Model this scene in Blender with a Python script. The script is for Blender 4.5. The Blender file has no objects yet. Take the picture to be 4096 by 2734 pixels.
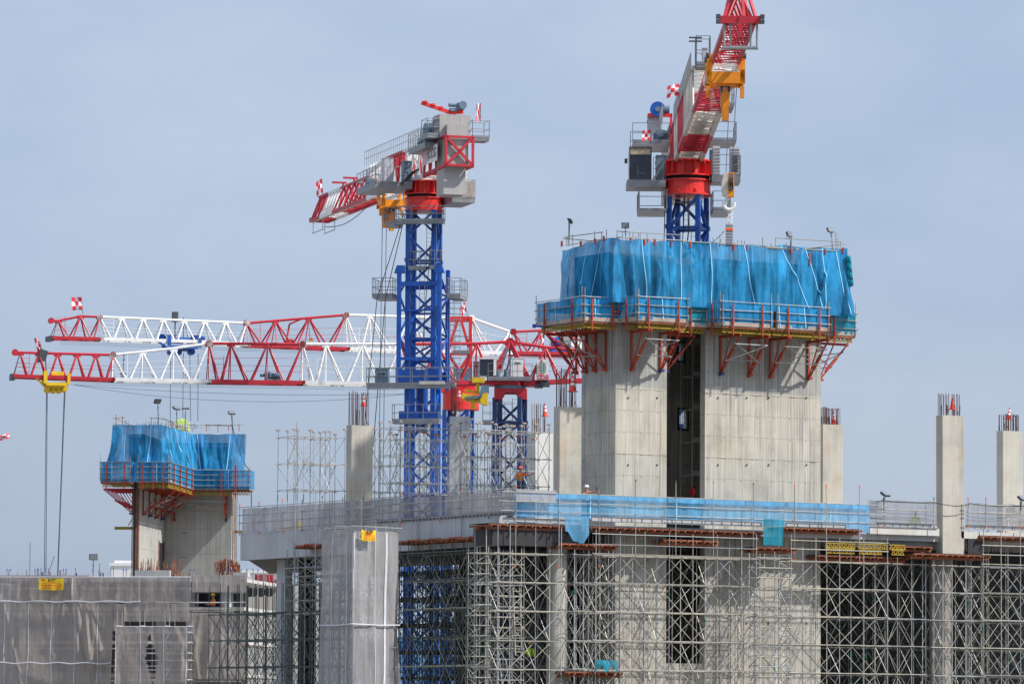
import bpy, math, random
from mathutils import Vector, Matrix, noise as mnoise
R_ = math.radians
rnd = random.Random(7)
SC = bpy.context.scene
# ------------------------------------------------------------------ camera
FPX = 19600.0; AZ = R_(31.5); HOR = 2950.0; ROLL = 0.006; CAMZ = 5.0; D0 = 272.0
PITCH = math.atan((HOR-1367)/FPX)
fwd_h = Vector((math.sin(AZ), math.cos(AZ), 0)); rgt_h = Vector((math.cos(AZ), -math.sin(AZ), 0)); Z = Vector((0, 0, 1))
FW = (fwd_h*math.cos(PITCH)+Z*math.sin(PITCH)).normalized()
UP0 = rgt_h.cross(FW).normalized()
RT = (rgt_h*math.cos(ROLL)+UP0*math.sin(ROLL)).normalized()      # picture leans slightly: level lines fall to the right
UP = RT.cross(FW).normalized()
def raydir(px, py): return FW + RT*((px-2048)/FPX) + UP*((1367-py)/FPX)
_r = raydir(2461, 2000); _r = _r*(D0/_r.dot(fwd_h))
CAM = Vector((-_r.x, -_r.y, CAMZ))
def P(px, py, D):
    d = raydir(px, py); return CAM + d*(D/d.dot(fwd_h))
def plane(px, py, n, k):                       # ray hits vertical plane n.p = k
    d = raydir(px, py); return CAM + d*((k-n.dot(CAM))/n.dot(d))
def fX(px, Y, py=2100): return plane(px, py, Vector((0, 1, 0)), Y).x
def fY(px, X, py=2100): return plane(px, py, Vector((1, 0, 0)), X).y
def fZ(py, X, Y):
    v0 = Vector((X, Y, 0))-CAM; k = (1367-py)/FPX
    return (k*v0.dot(FW)-v0.dot(UP))/(UP.z-k*FW.z)
cam = bpy.data.cameras.new('camera'); co = bpy.data.objects.new('camera', cam); SC.collection.objects.link(co)
cam.sensor_width = 36; cam.lens = FPX/4096*36; cam.clip_start = 1; cam.clip_end = 12000
m = Matrix((RT, UP, -FW)).transposed().to_4x4(); m.translation = CAM; co.matrix_world = m
SC.camera = co
# ------------------------------------------------------------------ sky and sun
u1 = Vector((1, 0, 0)); n1 = Vector((0, -1, 0))
SUN = (u1*1.42+n1*1.60+Z*2.33).normalized()
sun_el = math.asin(SUN.z); sun_az = math.atan2(SUN.x, SUN.y)
w = bpy.data.worlds.new('World'); SC.world = w; w.use_nodes = True
nt = w.node_tree; nt.nodes.clear()
wo = nt.nodes.new('ShaderNodeOutputWorld'); bg = nt.nodes.new('ShaderNodeBackground'); bg.inputs[1].default_value = 0.1
sky = nt.nodes.new('ShaderNodeTexSky'); sky.sky_type = 'NISHITA'; sky.sun_disc = False
sky.sun_elevation = sun_el; sky.sun_rotation = sun_az; sky.dust_density = 2.0; sky.ozone_density = 3.0; sky.air_density = 1.0
tc = nt.nodes.new('ShaderNodeTexCoord'); nz = nt.nodes.new('ShaderNodeTexNoise'); nz.inputs['Scale'].default_value = 9; nz.inputs['Detail'].default_value = 5; nz.inputs['Roughness'].default_value = .55
mp = nt.nodes.new('ShaderNodeMapping'); mp.inputs['Scale'].default_value = (1, 1, 2.2)
rp = nt.nodes.new('ShaderNodeValToRGB'); rp.color_ramp.elements[0].position = .36; rp.color_ramp.elements[1].position = .68
rp.color_ramp.elements[0].color = (3.2, 3.98, 5.4, 1); rp.color_ramp.elements[1].color = (4.1, 4.75, 5.9, 1)
mx = nt.nodes.new('ShaderNodeMixRGB'); mx.inputs[0].default_value = .82
nt.links.new(tc.outputs['Generated'], mp.inputs[0]); nt.links.new(mp.outputs[0], nz.inputs['Vector']); nt.links.new(nz.outputs['Fac'], rp.inputs[0])
nt.links.new(sky.outputs[0], mx.inputs[1]); nt.links.new(rp.outputs[0], mx.inputs[2]); sz = nt.nodes.new('ShaderNodeSeparateXYZ'); nt.links.new(tc.outputs['Generated'], sz.inputs[0]); zr_ = nt.nodes.new('ShaderNodeMapRange'); zr_.inputs[1].default_value = .2; zr_.inputs[2].default_value = .7; zr_.inputs[3].default_value = 1.0; zr_.inputs[4].default_value = 1.75; nt.links.new(sz.outputs[2], zr_.inputs[0])      # hazy sky is brighter overhead
vm = nt.nodes.new('ShaderNodeVectorMath'); vm.operation = 'SCALE'; nt.links.new(mx.outputs[0], vm.inputs[0]); nt.links.new(zr_.outputs[0], vm.inputs[3]); zl_ = nt.nodes.new('ShaderNodeMapRange'); zl_.inputs[1].default_value = .015; zl_.inputs[2].default_value = .10; zl_.inputs[3].default_value = .87; zl_.inputs[4].default_value = 1.02; nt.links.new(sz.outputs[2], zl_.inputs[0])
vm2 = nt.nodes.new('ShaderNodeVectorMath'); vm2.operation = 'SCALE'; nt.links.new(vm.outputs[0], vm2.inputs[0]); nt.links.new(zl_.outputs[0], vm2.inputs[3]); nt.links.new(vm2.outputs[0], bg.inputs[0]); nt.links.new(bg.outputs[0], wo.inputs[0])
sl = bpy.data.lights.new('sun', 'SUN'); sl.energy = 4.3; sl.angle = R_(1.2); sl.color = (1, .955, .89)
so = bpy.data.objects.new('sun', sl); SC.collection.objects.link(so); so.rotation_euler = (-SUN).to_track_quat('-Z', 'Y').to_euler()
SC.view_settings.view_transform = 'Standard'; SC.view_settings.look = 'None'; SC.view_settings.exposure = 0.42; SC.view_settings.gamma = 1
SC.render.engine = 'CYCLES'; SC.cycles.max_bounces = 6; SC.cycles.transparent_max_bounces = 12
SC.cycles.diffuse_bounces = 3; SC.cycles.glossy_bounces = 2; SC.cycles.transmission_bounces = 3
# ------------------------------------------------------------------ materials
def mk(name):
    m = bpy.data.materials.new(name); m.use_nodes = True; t = m.node_tree; b = t.nodes['Principled BSDF']; return m, t, b
def N(t, typ, **kw):
    n = t.nodes.new('ShaderNode'+typ)
    for k, v in kw.items():
        if k in ('operation', 'blend_type', 'data_type', 'interpolation'): setattr(n, k, v)
        else: n.inputs[int(k[1:]) if k[0] == 'i' and k[1:].isdigit() else k].default_value = v
    return n
def noise_f(t, vec, scale, detail=4, rough=.6, mscale=(1, 1, 1)):
    mp = N(t, 'Mapping'); mp.inputs['Scale'].default_value = mscale
    n = N(t, 'TexNoise'); n.inputs['Scale'].default_value = scale; n.inputs['Detail'].default_value = detail; n.inputs['Roughness'].default_value = rough
    t.links.new(vec, mp.inputs[0]); t.links.new(mp.outputs[0], n.inputs['Vector']); return n.outputs['Fac']
def ramp(t, fac, stops):
    r = N(t, 'ValToRGB'); e = r.color_ramp.elements
    while len(e) < len(stops): e.new(.5)
    for q, (p, c) in zip(e, stops): q.position = p; q.color = tuple(c)+(1,) if len(c) == 3 else c
    t.links.new(fac, r.inputs[0]); return r.outputs[0]
def mixc(t, mode, fac, a, b):
    n = t.nodes.new('ShaderNodeMixRGB'); n.blend_type = mode
    for i, v in ((0, fac), (1, a), (2, b)):
        if isinstance(v, (int, float)): n.inputs[i].default_value = v if i == 0 else (v, v, v, 1)
        elif isinstance(v, tuple): n.inputs[i].default_value = v+(1,) if len(v) == 3 else v
        else: t.links.new(v, n.inputs[i])
    return n.outputs[0]
def mth(t, op, a, b=0.0, c=None):
    n = t.nodes.new('ShaderNodeMath'); n.operation = op
    for i, v in enumerate((a, b) if c is None else (a, b, c)):
        if isinstance(v, (int, float)): n.inputs[i].default_value = v
        else: t.links.new(v, n.inputs[i])
    return n.outputs[0]
def M(name, col, rough=.55, metal=0., var=.25, sc=2.0, dirt=(.12, .10, .08), dirta=.35, objvar=0., hue2=None, bump=0., streak=True, spec=.4):
    m, t, b = mk(name); g = N(t, 'NewGeometry'); pos = g.outputs['Position']
    n1_ = noise_f(t, pos, sc, 5); c = ramp(t, n1_, [(.3, tuple(x*(1-var) for x in col)), (.7, tuple(min(1, x*(1+var*.6)) for x in col))])
    if hue2 is not None or objvar:
        oi = N(t, 'ObjectInfo')
        if hue2 is not None: c = mixc(t, 'MIX', ramp(t, oi.outputs['Random'], [(.45, (0, 0, 0)), (.6, (1, 1, 1))]), c, hue2)
        if objvar: c = mixc(t, 'MULTIPLY', 1.0, c, ramp(t, mth(t, 'FRACT', mth(t, 'MULTIPLY', oi.outputs['Random'], 7.31)), [(0, (1-objvar,)*3), (1, (1.0,)*3)]))
    if dirta:
        n2 = noise_f(t, pos, sc*1.7, 6, .7, (1, 1, .25) if streak else (1, 1, 1))
        c = mixc(t, 'MIX', mth(t, 'MULTIPLY', ramp(t, n2, [(.52, (0, 0, 0)), (.72, (1, 1, 1))]), dirta), c, dirt)
    t.links.new(c, b.inputs['Base Color']); b.inputs['Roughness'].default_value = rough; b.inputs['Metallic'].default_value = metal
    b.inputs['Specular IOR Level'].default_value = spec
    if bump:
        bp = N(t, 'Bump'); bp.inputs['Strength'].default_value = bump; bp.inputs['Distance'].default_value = .05
        t.links.new(n1_, bp.inputs['Height']); t.links.new(bp.outputs[0], b.inputs['Normal'])
    return m
def concrete(name, base=(.43, .41, .36), pours=None, grid=None, var=.22, streaks=.5, warm=(.5, .42, .30), warmth=.35, dark=(.19, .185, .18)):
    m, t, b = mk(name); g = N(t, 'NewGeometry'); pos = g.outputs['Position']; sep = N(t, 'SeparateXYZ'); t.links.new(pos, sep.inputs[0])
    n1_ = noise_f(t, pos, .45, 6, .65); c = ramp(t, n1_, [(.28, tuple(x*(1-var) for x in base)), (.5, base), (.72, tuple(x*(1+var*.5) for x in base))])
    wn = noise_f(t, pos, .8, 4, .6, (1, 1, .5)); c = mixc(t, 'MIX', mth(t, 'MULTIPLY', ramp(t, wn, [(.5, (0, 0, 0)), (.75, (1, 1, 1))]), warmth), c, warm)
    if pours:                                     # pour bands: each lift has its own tone
        z0 = pours[0]; z1 = pours[1]; r = N(t, 'ValToRGB'); r.color_ramp.interpolation = 'CONSTANT'; e = r.color_ramp.elements
        st = pours[2]
        while len(e) < len(st): e.new(.5)
        for q, (zz, k) in zip(e, st): q.position = (zz-z0)/(z1-z0); q.color = k+(1,)
        wob = mth(t, 'MULTIPLY', mth(t, 'SUBTRACT', noise_f(t, pos, 1.2, 3), .5), .12)
        t.links.new(mth(t, 'DIVIDE', mth(t, 'SUBTRACT', mth(t, 'ADD', sep.outputs[2], wob), z0), z1-z0), r.inputs[0]); c = mixc(t, 'MULTIPLY', 1.0, c, r.outputs[0])
    if pours:                                     # cement drips and blotches under the newest pour
        zf = ramp(t, mth(t, 'DIVIDE', mth(t, 'SUBTRACT', sep.outputs[2], pours[2][-1][0]-3.5), pours[1]-pours[2][-1][0]+3.5), [(.0, (0, 0, 0)), (.5, (.55,)*3), (1, (1, 1, 1))])
        dr = ramp(t, noise_f(t, pos, 1.0, 2, .5, (9, 9, .05)), [(.56, (0, 0, 0)), (.63, (1, 1, 1))]); c = mixc(t, 'MIX', mth(t, 'MULTIPLY', mth(t, 'MULTIPLY', dr, zf), .75), c, (.07, .07, .07))
        bl = ramp(t, noise_f(t, pos, .55, 5, .7, (1, 1, .6)), [(.48, (0, 0, 0)), (.66, (1, 1, 1))]); c = mixc(t, 'MIX', mth(t, 'MULTIPLY', bl, .5), c, (.2, .185, .16)); st_ = ramp(t, noise_f(t, pos, 1.0, 2, .5, (2.2, 2.2, .06)), [(.6, (0, 0, 0)), (.68, (1, 1, 1))]); c = mixc(t, 'MIX', mth(t, 'MULTIPLY', st_, .35), c, (.2, .14, .08))
    s1 = noise_f(t, pos, 1.0, 3, .6, (6.5, 6.5, .10)); msk = ramp(t, noise_f(t, pos, .35, 3, .6, (1, 1, .5)), [(.38, (.15,)*3), (.62, (1, 1, 1))])
    c = mixc(t, 'MIX', mth(t, 'MULTIPLY', mth(t, 'MULTIPLY', ramp(t, s1, [(.52, (0, 0, 0)), (.62, (1, 1, 1))]), msk), streaks), c, dark)
    s2 = noise_f(t, pos, 1.0, 3, .6, (8, 8, .16)); c = mixc(t, 'MIX', mth(t, 'MULTIPLY', ramp(t, s2, [(.52, (0, 0, 0)), (.62, (1, 1, 1))]), streaks*.5), c, (.60, .585, .54))
    if grid:
        gz, gh, z0, hz = grid                     # lift spacing, hole spacing, z offset
        f = mth(t, 'FRACT', mth(t, 'DIVIDE', mth(t, 'SUBTRACT', sep.outputs[2], z0), gz))
        ln = mth(t, 'LESS_THAN', f, .022); c = mixc(t, 'MIX', mth(t, 'MULTIPLY', ln, .6), c, (.2, .19, .18))
        h = mth(t, 'ADD', sep.outputs[0], sep.outputs[1])
        fh = mth(t, 'MULTIPLY', mth(t, 'SUBTRACT', mth(t, 'FRACT', mth(t, 'DIVIDE', h, gh)), .5), gh)
        fz = mth(t, 'MULTIPLY', mth(t, 'SUBTRACT', mth(t, 'FRACT', mth(t, 'DIVIDE', mth(t, 'SUBTRACT', sep.outputs[2], z0+hz), gz)), .5), gz)
        r2 = mth(t, 'ADD', mth(t, 'MULTIPLY', fh, fh), mth(t, 'MULTIPLY', fz, fz))
        c = mixc(t, 'MIX', mth(t, 'MULTIPLY', mth(t, 'LESS_THAN', r2, .0012), .75), c, (.03, .03, .03))
        f2 = mth(t, 'LESS_THAN', mth(t, 'FRACT', mth(t, 'DIVIDE', mth(t, 'ADD', h, .4), 2.44)), .008); c = mixc(t, 'MIX', mth(t, 'MULTIPLY', f2, .6), c, (.2, .19, .18))
    t.links.new(c, b.inputs['Base Color']); b.inputs['Roughness'].default_value = .88; b.inputs['Specular IOR Level'].default_value = .2
    bp = N(t, 'Bump'); bp.inputs['Strength'].default_value = .25; bp.inputs['Distance'].default_value = .03; t.links.new(noise_f(t, pos, 9, 5), bp.inputs['Height']); t.links.new(bp.outputs[0], b.inputs['Normal'])
    return m
def netmat(name, col, alpha, var=.3, trans=.35, av=.08):
    m, t, b = mk(name); t.nodes.remove(b); out = t.nodes['Material Output']; g = N(t, 'NewGeometry'); pos = g.outputs['Position']
    c = ramp(t, noise_f(t, pos, 1.3, 4, .6, (1, 1, .5)), [(.3, tuple(x*(1-var) for x in col)), (.7, tuple(min(1, x*(1+var)) for x in col))])
    lay = noise_f(t, pos, 1.0, 2, .5, (1.6, 1.6, .10))           # doubled and overlapping widths of cloth
    c = mixc(t, 'MULTIPLY', 1.0, c, ramp(t, lay, [(.42, (1, 1, 1)), (.47, (1-var,)*3), (.56, (1-var*.8,)*3), (.6, (1.08,)*3)]))
    d = N(t, 'BsdfDiffuse'); tr = N(t, 'BsdfTranslucent'); tp = N(t, 'BsdfTransparent'); t.links.new(c, d.inputs[0]); t.links.new(c, tr.inputs[0])
    w1 = mth(t, 'ABSOLUTE', mth(t, 'SUBTRACT', noise_f(t, pos, 1.0, 3, .5, (2.4, 2.4, .45)), .5)); w2 = mth(t, 'ABSOLUTE', mth(t, 'SUBTRACT', noise_f(t, pos, 1.0, 2, .5, (1.1, 1.1, .9)), .5))
    bp = N(t, 'Bump'); bp.inputs['Strength'].default_value = .35; bp.inputs['Distance'].default_value = .22      # sharp pulled creases
    t.links.new(mth(t, 'ADD', mth(t, 'MULTIPLY', w1, -1.0), mth(t, 'MULTIPLY', w2, -.8)), bp.inputs['Height']); t.links.new(bp.outputs[0], d.inputs['Normal']); t.links.new(bp.outputs[0], tr.inputs['Normal'])
    m1 = N(t, 'MixShader'); m1.inputs[0].default_value = trans; t.links.new(d.outputs[0], m1.inputs[1]); t.links.new(tr.outputs[0], m1.inputs[2])
    m2 = N(t, 'MixShader'); a = ramp(t, noise_f(t, pos, .7, 4, .6), [(.35, (alpha-av,)*3), (.65, (min(1, alpha+av),)*3)])
    t.links.new(a, m2.inputs[0]); t.links.new(tp.outputs[0], m2.inputs[1]); t.links.new(m1.outputs[0], m2.inputs[2]); t.links.new(m2.outputs[0], out.inputs[0])
    return m
# ------------------------------------------------------------------ geometry helpers
class Frame:
    def __init__(s, o, ang):                      # ang: direction of u in the world XY plane
        s.o = Vector((o[0], o[1], 0)); s.u = Vector((math.cos(ang), math.sin(ang), 0)); s.v = Vector((-math.sin(ang), math.cos(ang), 0)); s.ang = ang
    def p(s, u, v, z): return s.o+s.u*u+s.v*v+Z*z
    def inv(s, P): d = P-s.o; return d.dot(s.u), d.dot(s.v), P.z
    def onv(s, px, py, v): q = plane(px, py, s.v, v+s.o.dot(s.v)); return s.inv(q)     # -> u,v,z
    def onu(s, px, py, u): q = plane(px, py, s.u, u+s.o.dot(s.u)); return s.inv(q)
    def z(s, py, u, v): q = s.p(u, v, 0); return fZ(py, q.x, q.y)
W0 = Frame((0, 0), 0)
class MB:
    def __init__(s, fr=W0): s.v = []; s.f = []; s.m = []; s.fr = fr; s.mi = 0; s.smooth = False
    def add(s, vs, fs, raw=False):
        b = len(s.v); s.v += [Vector(q) if raw else s.fr.p(*q) for q in vs]
        for f in fs: s.f.append([b+i for i in f]); s.m.append(s.mi)
        return s
    BF = [(0, 3, 2, 1), (4, 5, 6, 7), (0, 1, 5, 4), (1, 2, 6, 5), (2, 3, 7, 6), (3, 0, 4, 7)]
    def box(s, x0, x1, y0, y1, z0, z1):
        return s.add([(x0, y0, z0), (x1, y0, z0), (x1, y1, z0), (x0, y1, z0), (x0, y0, z1), (x1, y0, z1), (x1, y1, z1), (x0, y1, z1)], MB.BF)
    def hexa(s, b, t, raw=False): return s.add(list(b)+list(t), MB.BF, raw)
    def tube(s, a, b, r, n=6, r2=None, caps=True):
        a = s.fr.p(*a); b = s.fr.p(*b); d = b-a
        if d.length < 1e-6: return s
        d.normalize(); h = Z if abs(d.z) < .9 else Vector((1, 0, 0)); x = d.cross(h).normalized(); y = d.cross(x); r2 = r if r2 is None else r2
        vs = []
        for q, rr in ((a, r), (b, r2)):
            for i in range(n): t = 2*math.pi*(i+.5)/n; vs.append(q+x*(rr*math.cos(t))+y*(rr*math.sin(t)))
        fs = [(i, (i+1) % n, n+(i+1) % n, n+i) for i in range(n)]
        if caps: fs += [tuple(range(n))[::-1], tuple(range(n, 2*n))]
        return s.add(vs, fs, True)
    def beam(s, a, b, w, h=None, up=None):          # rectangular bar
        h = h or w; a = s.fr.p(*a); b = s.fr.p(*b); d = b-a
        if d.length < 1e-6: return s
        d.normalize(); k = up or (Z if abs(d.z) < .95 else s.fr.v); x = d.cross(k).normalized(); y = x.cross(d).normalized()
        def ring(q): return [q-x*w/2-y*h/2, q+x*w/2-y*h/2, q+x*w/2+y*h/2, q-x*w/2+y*h/2]
        return s.hexa(ring(a), ring(b), True)
    def path(s, pts, r, n=5):
        for a, b in zip(pts[:-1], pts[1:]): s.tube(a, b, r, n, caps=True)
        return s
    def cyl(s, x, y, z0, z1, r, n=24, r2=None): return s.tube((x, y, z0), (x, y, z1), r, n, r2)
    def prism(s, pts, y0, y1, ax='y'):               # outline in (x,z) extruded along v (or (y,z) along u)
        n = len(pts); f = (lambda p, k: (p[0], k, p[1])) if ax == 'y' else (lambda p, k: (k, p[0], p[1]))
        return s.add([f(p, y0) for p in pts]+[f(p, y1) for p in pts], [tuple(range(n)), tuple(range(n, 2*n))[::-1]]+[(i, n+i, n+(i+1) % n, (i+1) % n) for i in range(n)])
    def build(s, name, mat, parent=None, label=None):
        if not s.v: return None
        o0 = parent['_o'] if parent is not None else (0, 0, 0)
        if parent is None:
            zs = min(q.z for q in s.v); o0 = (sum(q.x for q in s.v)/len(s.v), sum(q.y for q in s.v)/len(s.v), zs)
        ov = Vector(o0); me = bpy.data.meshes.new(name); me.from_pydata([q-ov for q in s.v], [], s.f)
        for mm in (mat if isinstance(mat, (list, tuple)) else [mat]): me.materials.append(mm)
        if isinstance(mat, (list, tuple)): me.polygons.foreach_set('material_index', s.m)
        if s.smooth: me.polygons.foreach_set('use_smooth', [True]*len(s.f))
        me.update(); o = bpy.data.objects.new(name, me); SC.collection.objects.link(o)
        if parent is not None: o.parent = parent
        else: o.location = ov
        o['_o'] = tuple(o0)
        if label: o['label'] = label
        return o
def tag(o, label=None, cat=None, group=None, kind=None):
    if label: o['label'] = label
    if cat: o['category'] = cat
    if group: o['group'] = group
    if kind: o['kind'] = kind
    return o
def thing(name, loc, label, cat, group=None):
    o = bpy.data.objects.new(name, None); SC.collection.objects.link(o); o.location = loc; o['_o'] = tuple(loc); o.empty_display_size = .5
    return tag(o, label, cat, group)
def dup(root, loc, label, rotz=None, scale=None):
    r = root.copy(); SC.collection.objects.link(r); r.location = loc; r['label'] = label
    if rotz is not None: r.rotation_euler = (0, 0, rotz)
    if scale: r.scale = (scale,)*3
    for c in list(root.children):
        d = c.copy(); SC.collection.objects.link(d); d.parent = r
        for g in list(c.children): e = g.copy(); SC.collection.objects.link(e); e.parent = d
    return r
# ------------------------------------------------------------------ materials used
blue = M('crane_blue', (.012, .105, .46), .45, var=.25, dirt=(.03, .05, .12), dirta=.45, objvar=.2)
navy = M('crane_navy', (.02, .05, .17), .5, dirta=.4)
red = M('crane_red', (.5, .022, .038), .45, var=.2, dirt=(.2, .05, .04), dirta=.3, objvar=.15)
hotred = M('slew_red', (.72, .035, .03), .4, var=.15, dirt=(.35, .06, .05), dirta=.5)
white = M('crane_white', (.74, .73, .71), .5, var=.08, dirt=(.35, .3, .25), dirta=.45)
cream = M('crane_cream', (.55, .51, .45), .6, var=.15, dirt=(.25, .2, .16), dirta=.5)
orange = M('trolley_orange', (.78, .27, .01), .5, var=.15, dirt=(.25, .1, .03), dirta=.4)
yellow = M('machine_yellow', (.75, .5, .015), .5, var=.15, dirt=(.2, .12, .03), dirta=.4)
galv = M('galvanised_steel', (.3, .31, .325), .45, .45, var=.2, dirt=(.2, .18, .15), dirta=.5, objvar=.25)
dgrey = M('dark_grey_steel', (.07, .08, .09), .5, .2)
slate = M('slate_blue_machine', (.13, .19, .25), .45, dirta=.3)
cabgrey = M('cabinet_grey', (.47, .46, .48), .5, var=.08, dirta=.3)
ballast = concrete('ballast_concrete', (.36, .345, .335), var=.1, streaks=.25, warm=(.42, .36, .3), warmth=.35)
black = M('black_rubber', (.015, .015, .017), .6, dirta=0)
cable = M('steel_rope', (.10, .12, .16), .5, .3, dirta=0)
glass = M('dark_glass', (.012, .02, .035), .12, var=.3, dirta=0, spec=.6)
tan = M('blind_tan', (.5, .4, .28), .8, dirta=.1)
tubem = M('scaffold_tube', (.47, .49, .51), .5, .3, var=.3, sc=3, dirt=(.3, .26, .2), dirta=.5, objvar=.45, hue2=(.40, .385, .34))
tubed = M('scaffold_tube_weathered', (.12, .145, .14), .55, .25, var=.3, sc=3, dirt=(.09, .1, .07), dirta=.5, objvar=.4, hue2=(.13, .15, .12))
tube_shade = M('scaffold_tube_shaded', (.05, .055, .055), .6, .2, var=.3, sc=3, objvar=.4)  # tube colour darkened to paint in the shade of the deep rows
tubew = M('scaffold_tube_wood_tone', (.44, .41, .34), .7, 0, var=.3, sc=3, dirt=(.12, .12, .12), dirta=.5, objvar=.3)
green = M('green_coupler', (.02, .13, .07), .5, dirta=.3)
tiporange = M('orange_tip', (.85, .13, .02), .5, dirta=0)
formred = M('bracket_orange_red', (.40, .05, .02), .5, var=.2, dirt=(.25, .07, .05), dirta=.5, objvar=.25)
timber = M('rusty_timber', (.32, .10, .045), .8, var=.4, dirt=(.12, .05, .04), dirta=.6, objvar=.4)
boards = M('pale_scaffold_board', (.42, .33, .28), .85, var=.25, dirt=(.18, .13, .11), dirta=.6, objvar=.25)
ply_shade = M('black_plywood_and_shade', (.025, .024, .026), .6, var=.3, dirta=.1)  # plywood; also painted shade on the wing soffit and backing walls
toem = M('galvanised_mesh_board', (.4, .4, .4), .6, .1, var=.15, dirta=.3)
girdy = M('yellow_timber_girder', (.33, .22, .02), .7, var=.25, dirt=(.2, .13, .04), dirta=.5)
rust = M('rusty_rebar', (.13, .055, .04), .8, var=.4, dirt=(.05, .03, .03), dirta=.5, objvar=.3)
rusto = M('orange_rusty_rebar', (.34, .11, .04), .85, var=.4, objvar=.3)
netblue = netmat('blue_debris_net', (.04, .31, .60), .86, .36, .3)
netteal = netmat('teal_debris_net', (.03, .30, .42), .8, .2, .3)
netpale = netmat('pale_blue_net', (.16, .44, .70), .76, .15, .35)
netgrey = netmat('grey_debris_net', (.42, .41, .42), .86, .08, .3, .03)
nettaupe = netmat('taupe_debris_net', (.44, .385, .345), .83, .07, .25, .03)
netpar = netmat('parapet_net', (.30, .285, .30), .82, .18, .3)
netwrap = netmat('pale_wrap', (.38, .365, .36), .84, .1, .25, .03)
netsheer = netmat('sheer_grey_net', (.34, .34, .36), .62, .12, .4)
seamm = M('light_blue_seam', (.3, .66, .95), .8, var=.1, dirta=0)
seamg = M('pale_grey_seam', (.6, .6, .62), .8, var=.1, dirta=.2)
conered = M('cone_red', (.85, .07, .04), .6, var=.1, dirta=.1)
conewhite = M('cone_white', (.8, .8, .8), .5, var=.05, dirta=.1)
flagred = M('flag_red', (.85, .05, .06), .8, var=.05, dirta=0); flagwhite = M('flag_white', (.85, .82, .85), .8, var=.05, dirta=0)
lampglass = M('lamp_glass', (.16, .17, .18), .25, var=.1, dirta=0, spec=.7)
logo_g = M('logo_green', (.02, .2, .09), .6, dirta=0, var=.05); logo_r = M('logo_red', (.7, .02, .04), .6, dirta=0, var=.05)
logo_p = M('faded_plum_lettering', (.28, .2, .25), .7, dirta=0); pinkish = M('faded_pink_panel', (.66, .42, .46), .6, dirta=.1, var=.1)
skin = M('skin', (.45, .24, .15), .6, var=.1, dirta=0); hiviz = M('hi_vis_yellow', (.55, .85, .05), .8, var=.1, dirta=0)
hiorange = M('work_orange', (.9, .2, .03), .8, var=.1, dirta=0); jeans = M('dark_blue_trousers', (.03, .05, .12), .9, dirta=0)
helmetw = M('helmet_white', (.8, .79, .75), .35, var=.03, dirta=0); helmety = M('helmet_yellow', (.85, .6, .03), .4, var=.03, dirta=0); helmetr = M('helmet_red_orange', (.85, .1, .04), .4, dirta=0)
peach = M('peach_sleeve', (.7, .36, .22), .8, dirta=0)
groundm = M('dirt_ground', (.2, .18, .15), .95, var=.3, sc=.2)
dirtyfloor = M('site_floor', (.2, .19, .17), .95, var=.3)
# ------------------------------------------------------------------ levels
zpl = lambda py: fZ(py, 0, -2.1)
ZD = fZ(2103, .6, -1.25)                                # deck top level
zj = [fZ(y, 0, 0) for y in (1552, 1812, 2200)]
zt = fZ(1240, 0, 0)
zb = 0.0
core_pours = (zb, zt+2, [(zb, (.95, .93, .88)), (zj[2], (1.0, .98, .92)), (zj[1], (1.05, 1.02, .94)), (zj[0], (.78, .80, .82))])
conc_core = concrete('core_concrete', (.40, .388, .352), core_pours, grid=((zj[0]-zj[1])/3, 1.12, zj[0], .55), streaks=.8)
conc_col = concrete('column_concrete', (.41, .385, .33), var=.3, streaks=.3, warm=(.42, .29, .17), warmth=.65)
conc_grey = concrete('beam_concrete', (.43, .435, .44), var=.2, streaks=.4, warm=(.42, .4, .36), warmth=.3)
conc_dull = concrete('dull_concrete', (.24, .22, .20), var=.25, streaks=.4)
conc_pale = concrete('edge_concrete', (.5, .49, .46), var=.15, streaks=.2)
conc_left = concrete('tower_concrete', (.36, .355, .33), grid=(1.9, 1.15, 2.0, .7), streaks=.45, warm=(.42, .36, .27), warmth=.45)
# ------------------------------------------------------------------ ground
mb = MB(); mb.add([(-5000, -5000, 0), (6000, -5000, 0), (6000, 7000, 0), (-5000, 7000, 0)], [(0, 1, 2, 3)])
tag(mb.build('ground', groundm), kind='structure')
# ------------------------------------------------------------------ main core tower
core = thing('concrete_core', (0, 0, 0), 'tall pale concrete core with a dark vertical slot, standing behind the blue guard net', 'building core')
CT = fZ(1215, 0, 0); LB = 3.15; X1 = fX(2667, 0, 1700); X2 = fX(2820, 0, 1700); X3 = fX(3283, 0, 1700)
Xi = X2-.05
mb = MB(); mb.box(0, X1, 0, LB, 0, CT); mb.build('left_pier', conc_core, core)
mb = MB()
zs0 = fZ(2650, X1, 0)
mb.box(X2, X3, 0, .5, 0, CT); mb.box(X3-.45, X3, .5, 7, 0, CT)
mb.build('right_pier', conc_core, core)
mb = MB()                                                # back wall with two window openings
yb = 7.0
def wx(px, py=1675): return fX(px, yb, py)
wz = lambda py: fZ(py, wx(2730), yb)
wins = [(wx(2716), wx(2747), wz(1713), wz(1638)), (wx(2714, 1400), wx(2733, 1400), wz(1442), wz(1376))]
xa, xb = X1-1.0, X3
zz = 0
for (a, b, c, d) in wins:
    mb.box(xa, xb, yb, yb+.35, zz, c); mb.box(xa, a, yb, yb+.35, c, d); mb.box(b, xb, yb, yb+.35, c, d); zz = d
mb.box(xa, xb, yb, yb+.35, zz, CT); mb.box(xa, xa+.35, LB, yb, 0, CT)
mb.build('back_wall', conc_core, core)
mb = MB(); mb.box(X1, X2, .06, .4, 0, zs0); mb.build('sill_wall', conc_core, core)
mb = MB(); mb.box(.1, X3-.1, .1, yb+.2, CT+.01, CT+.25); mb.build('shade_cap', ply_shade, core)  # unseen lid added to keep skylight out of the core slot
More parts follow.
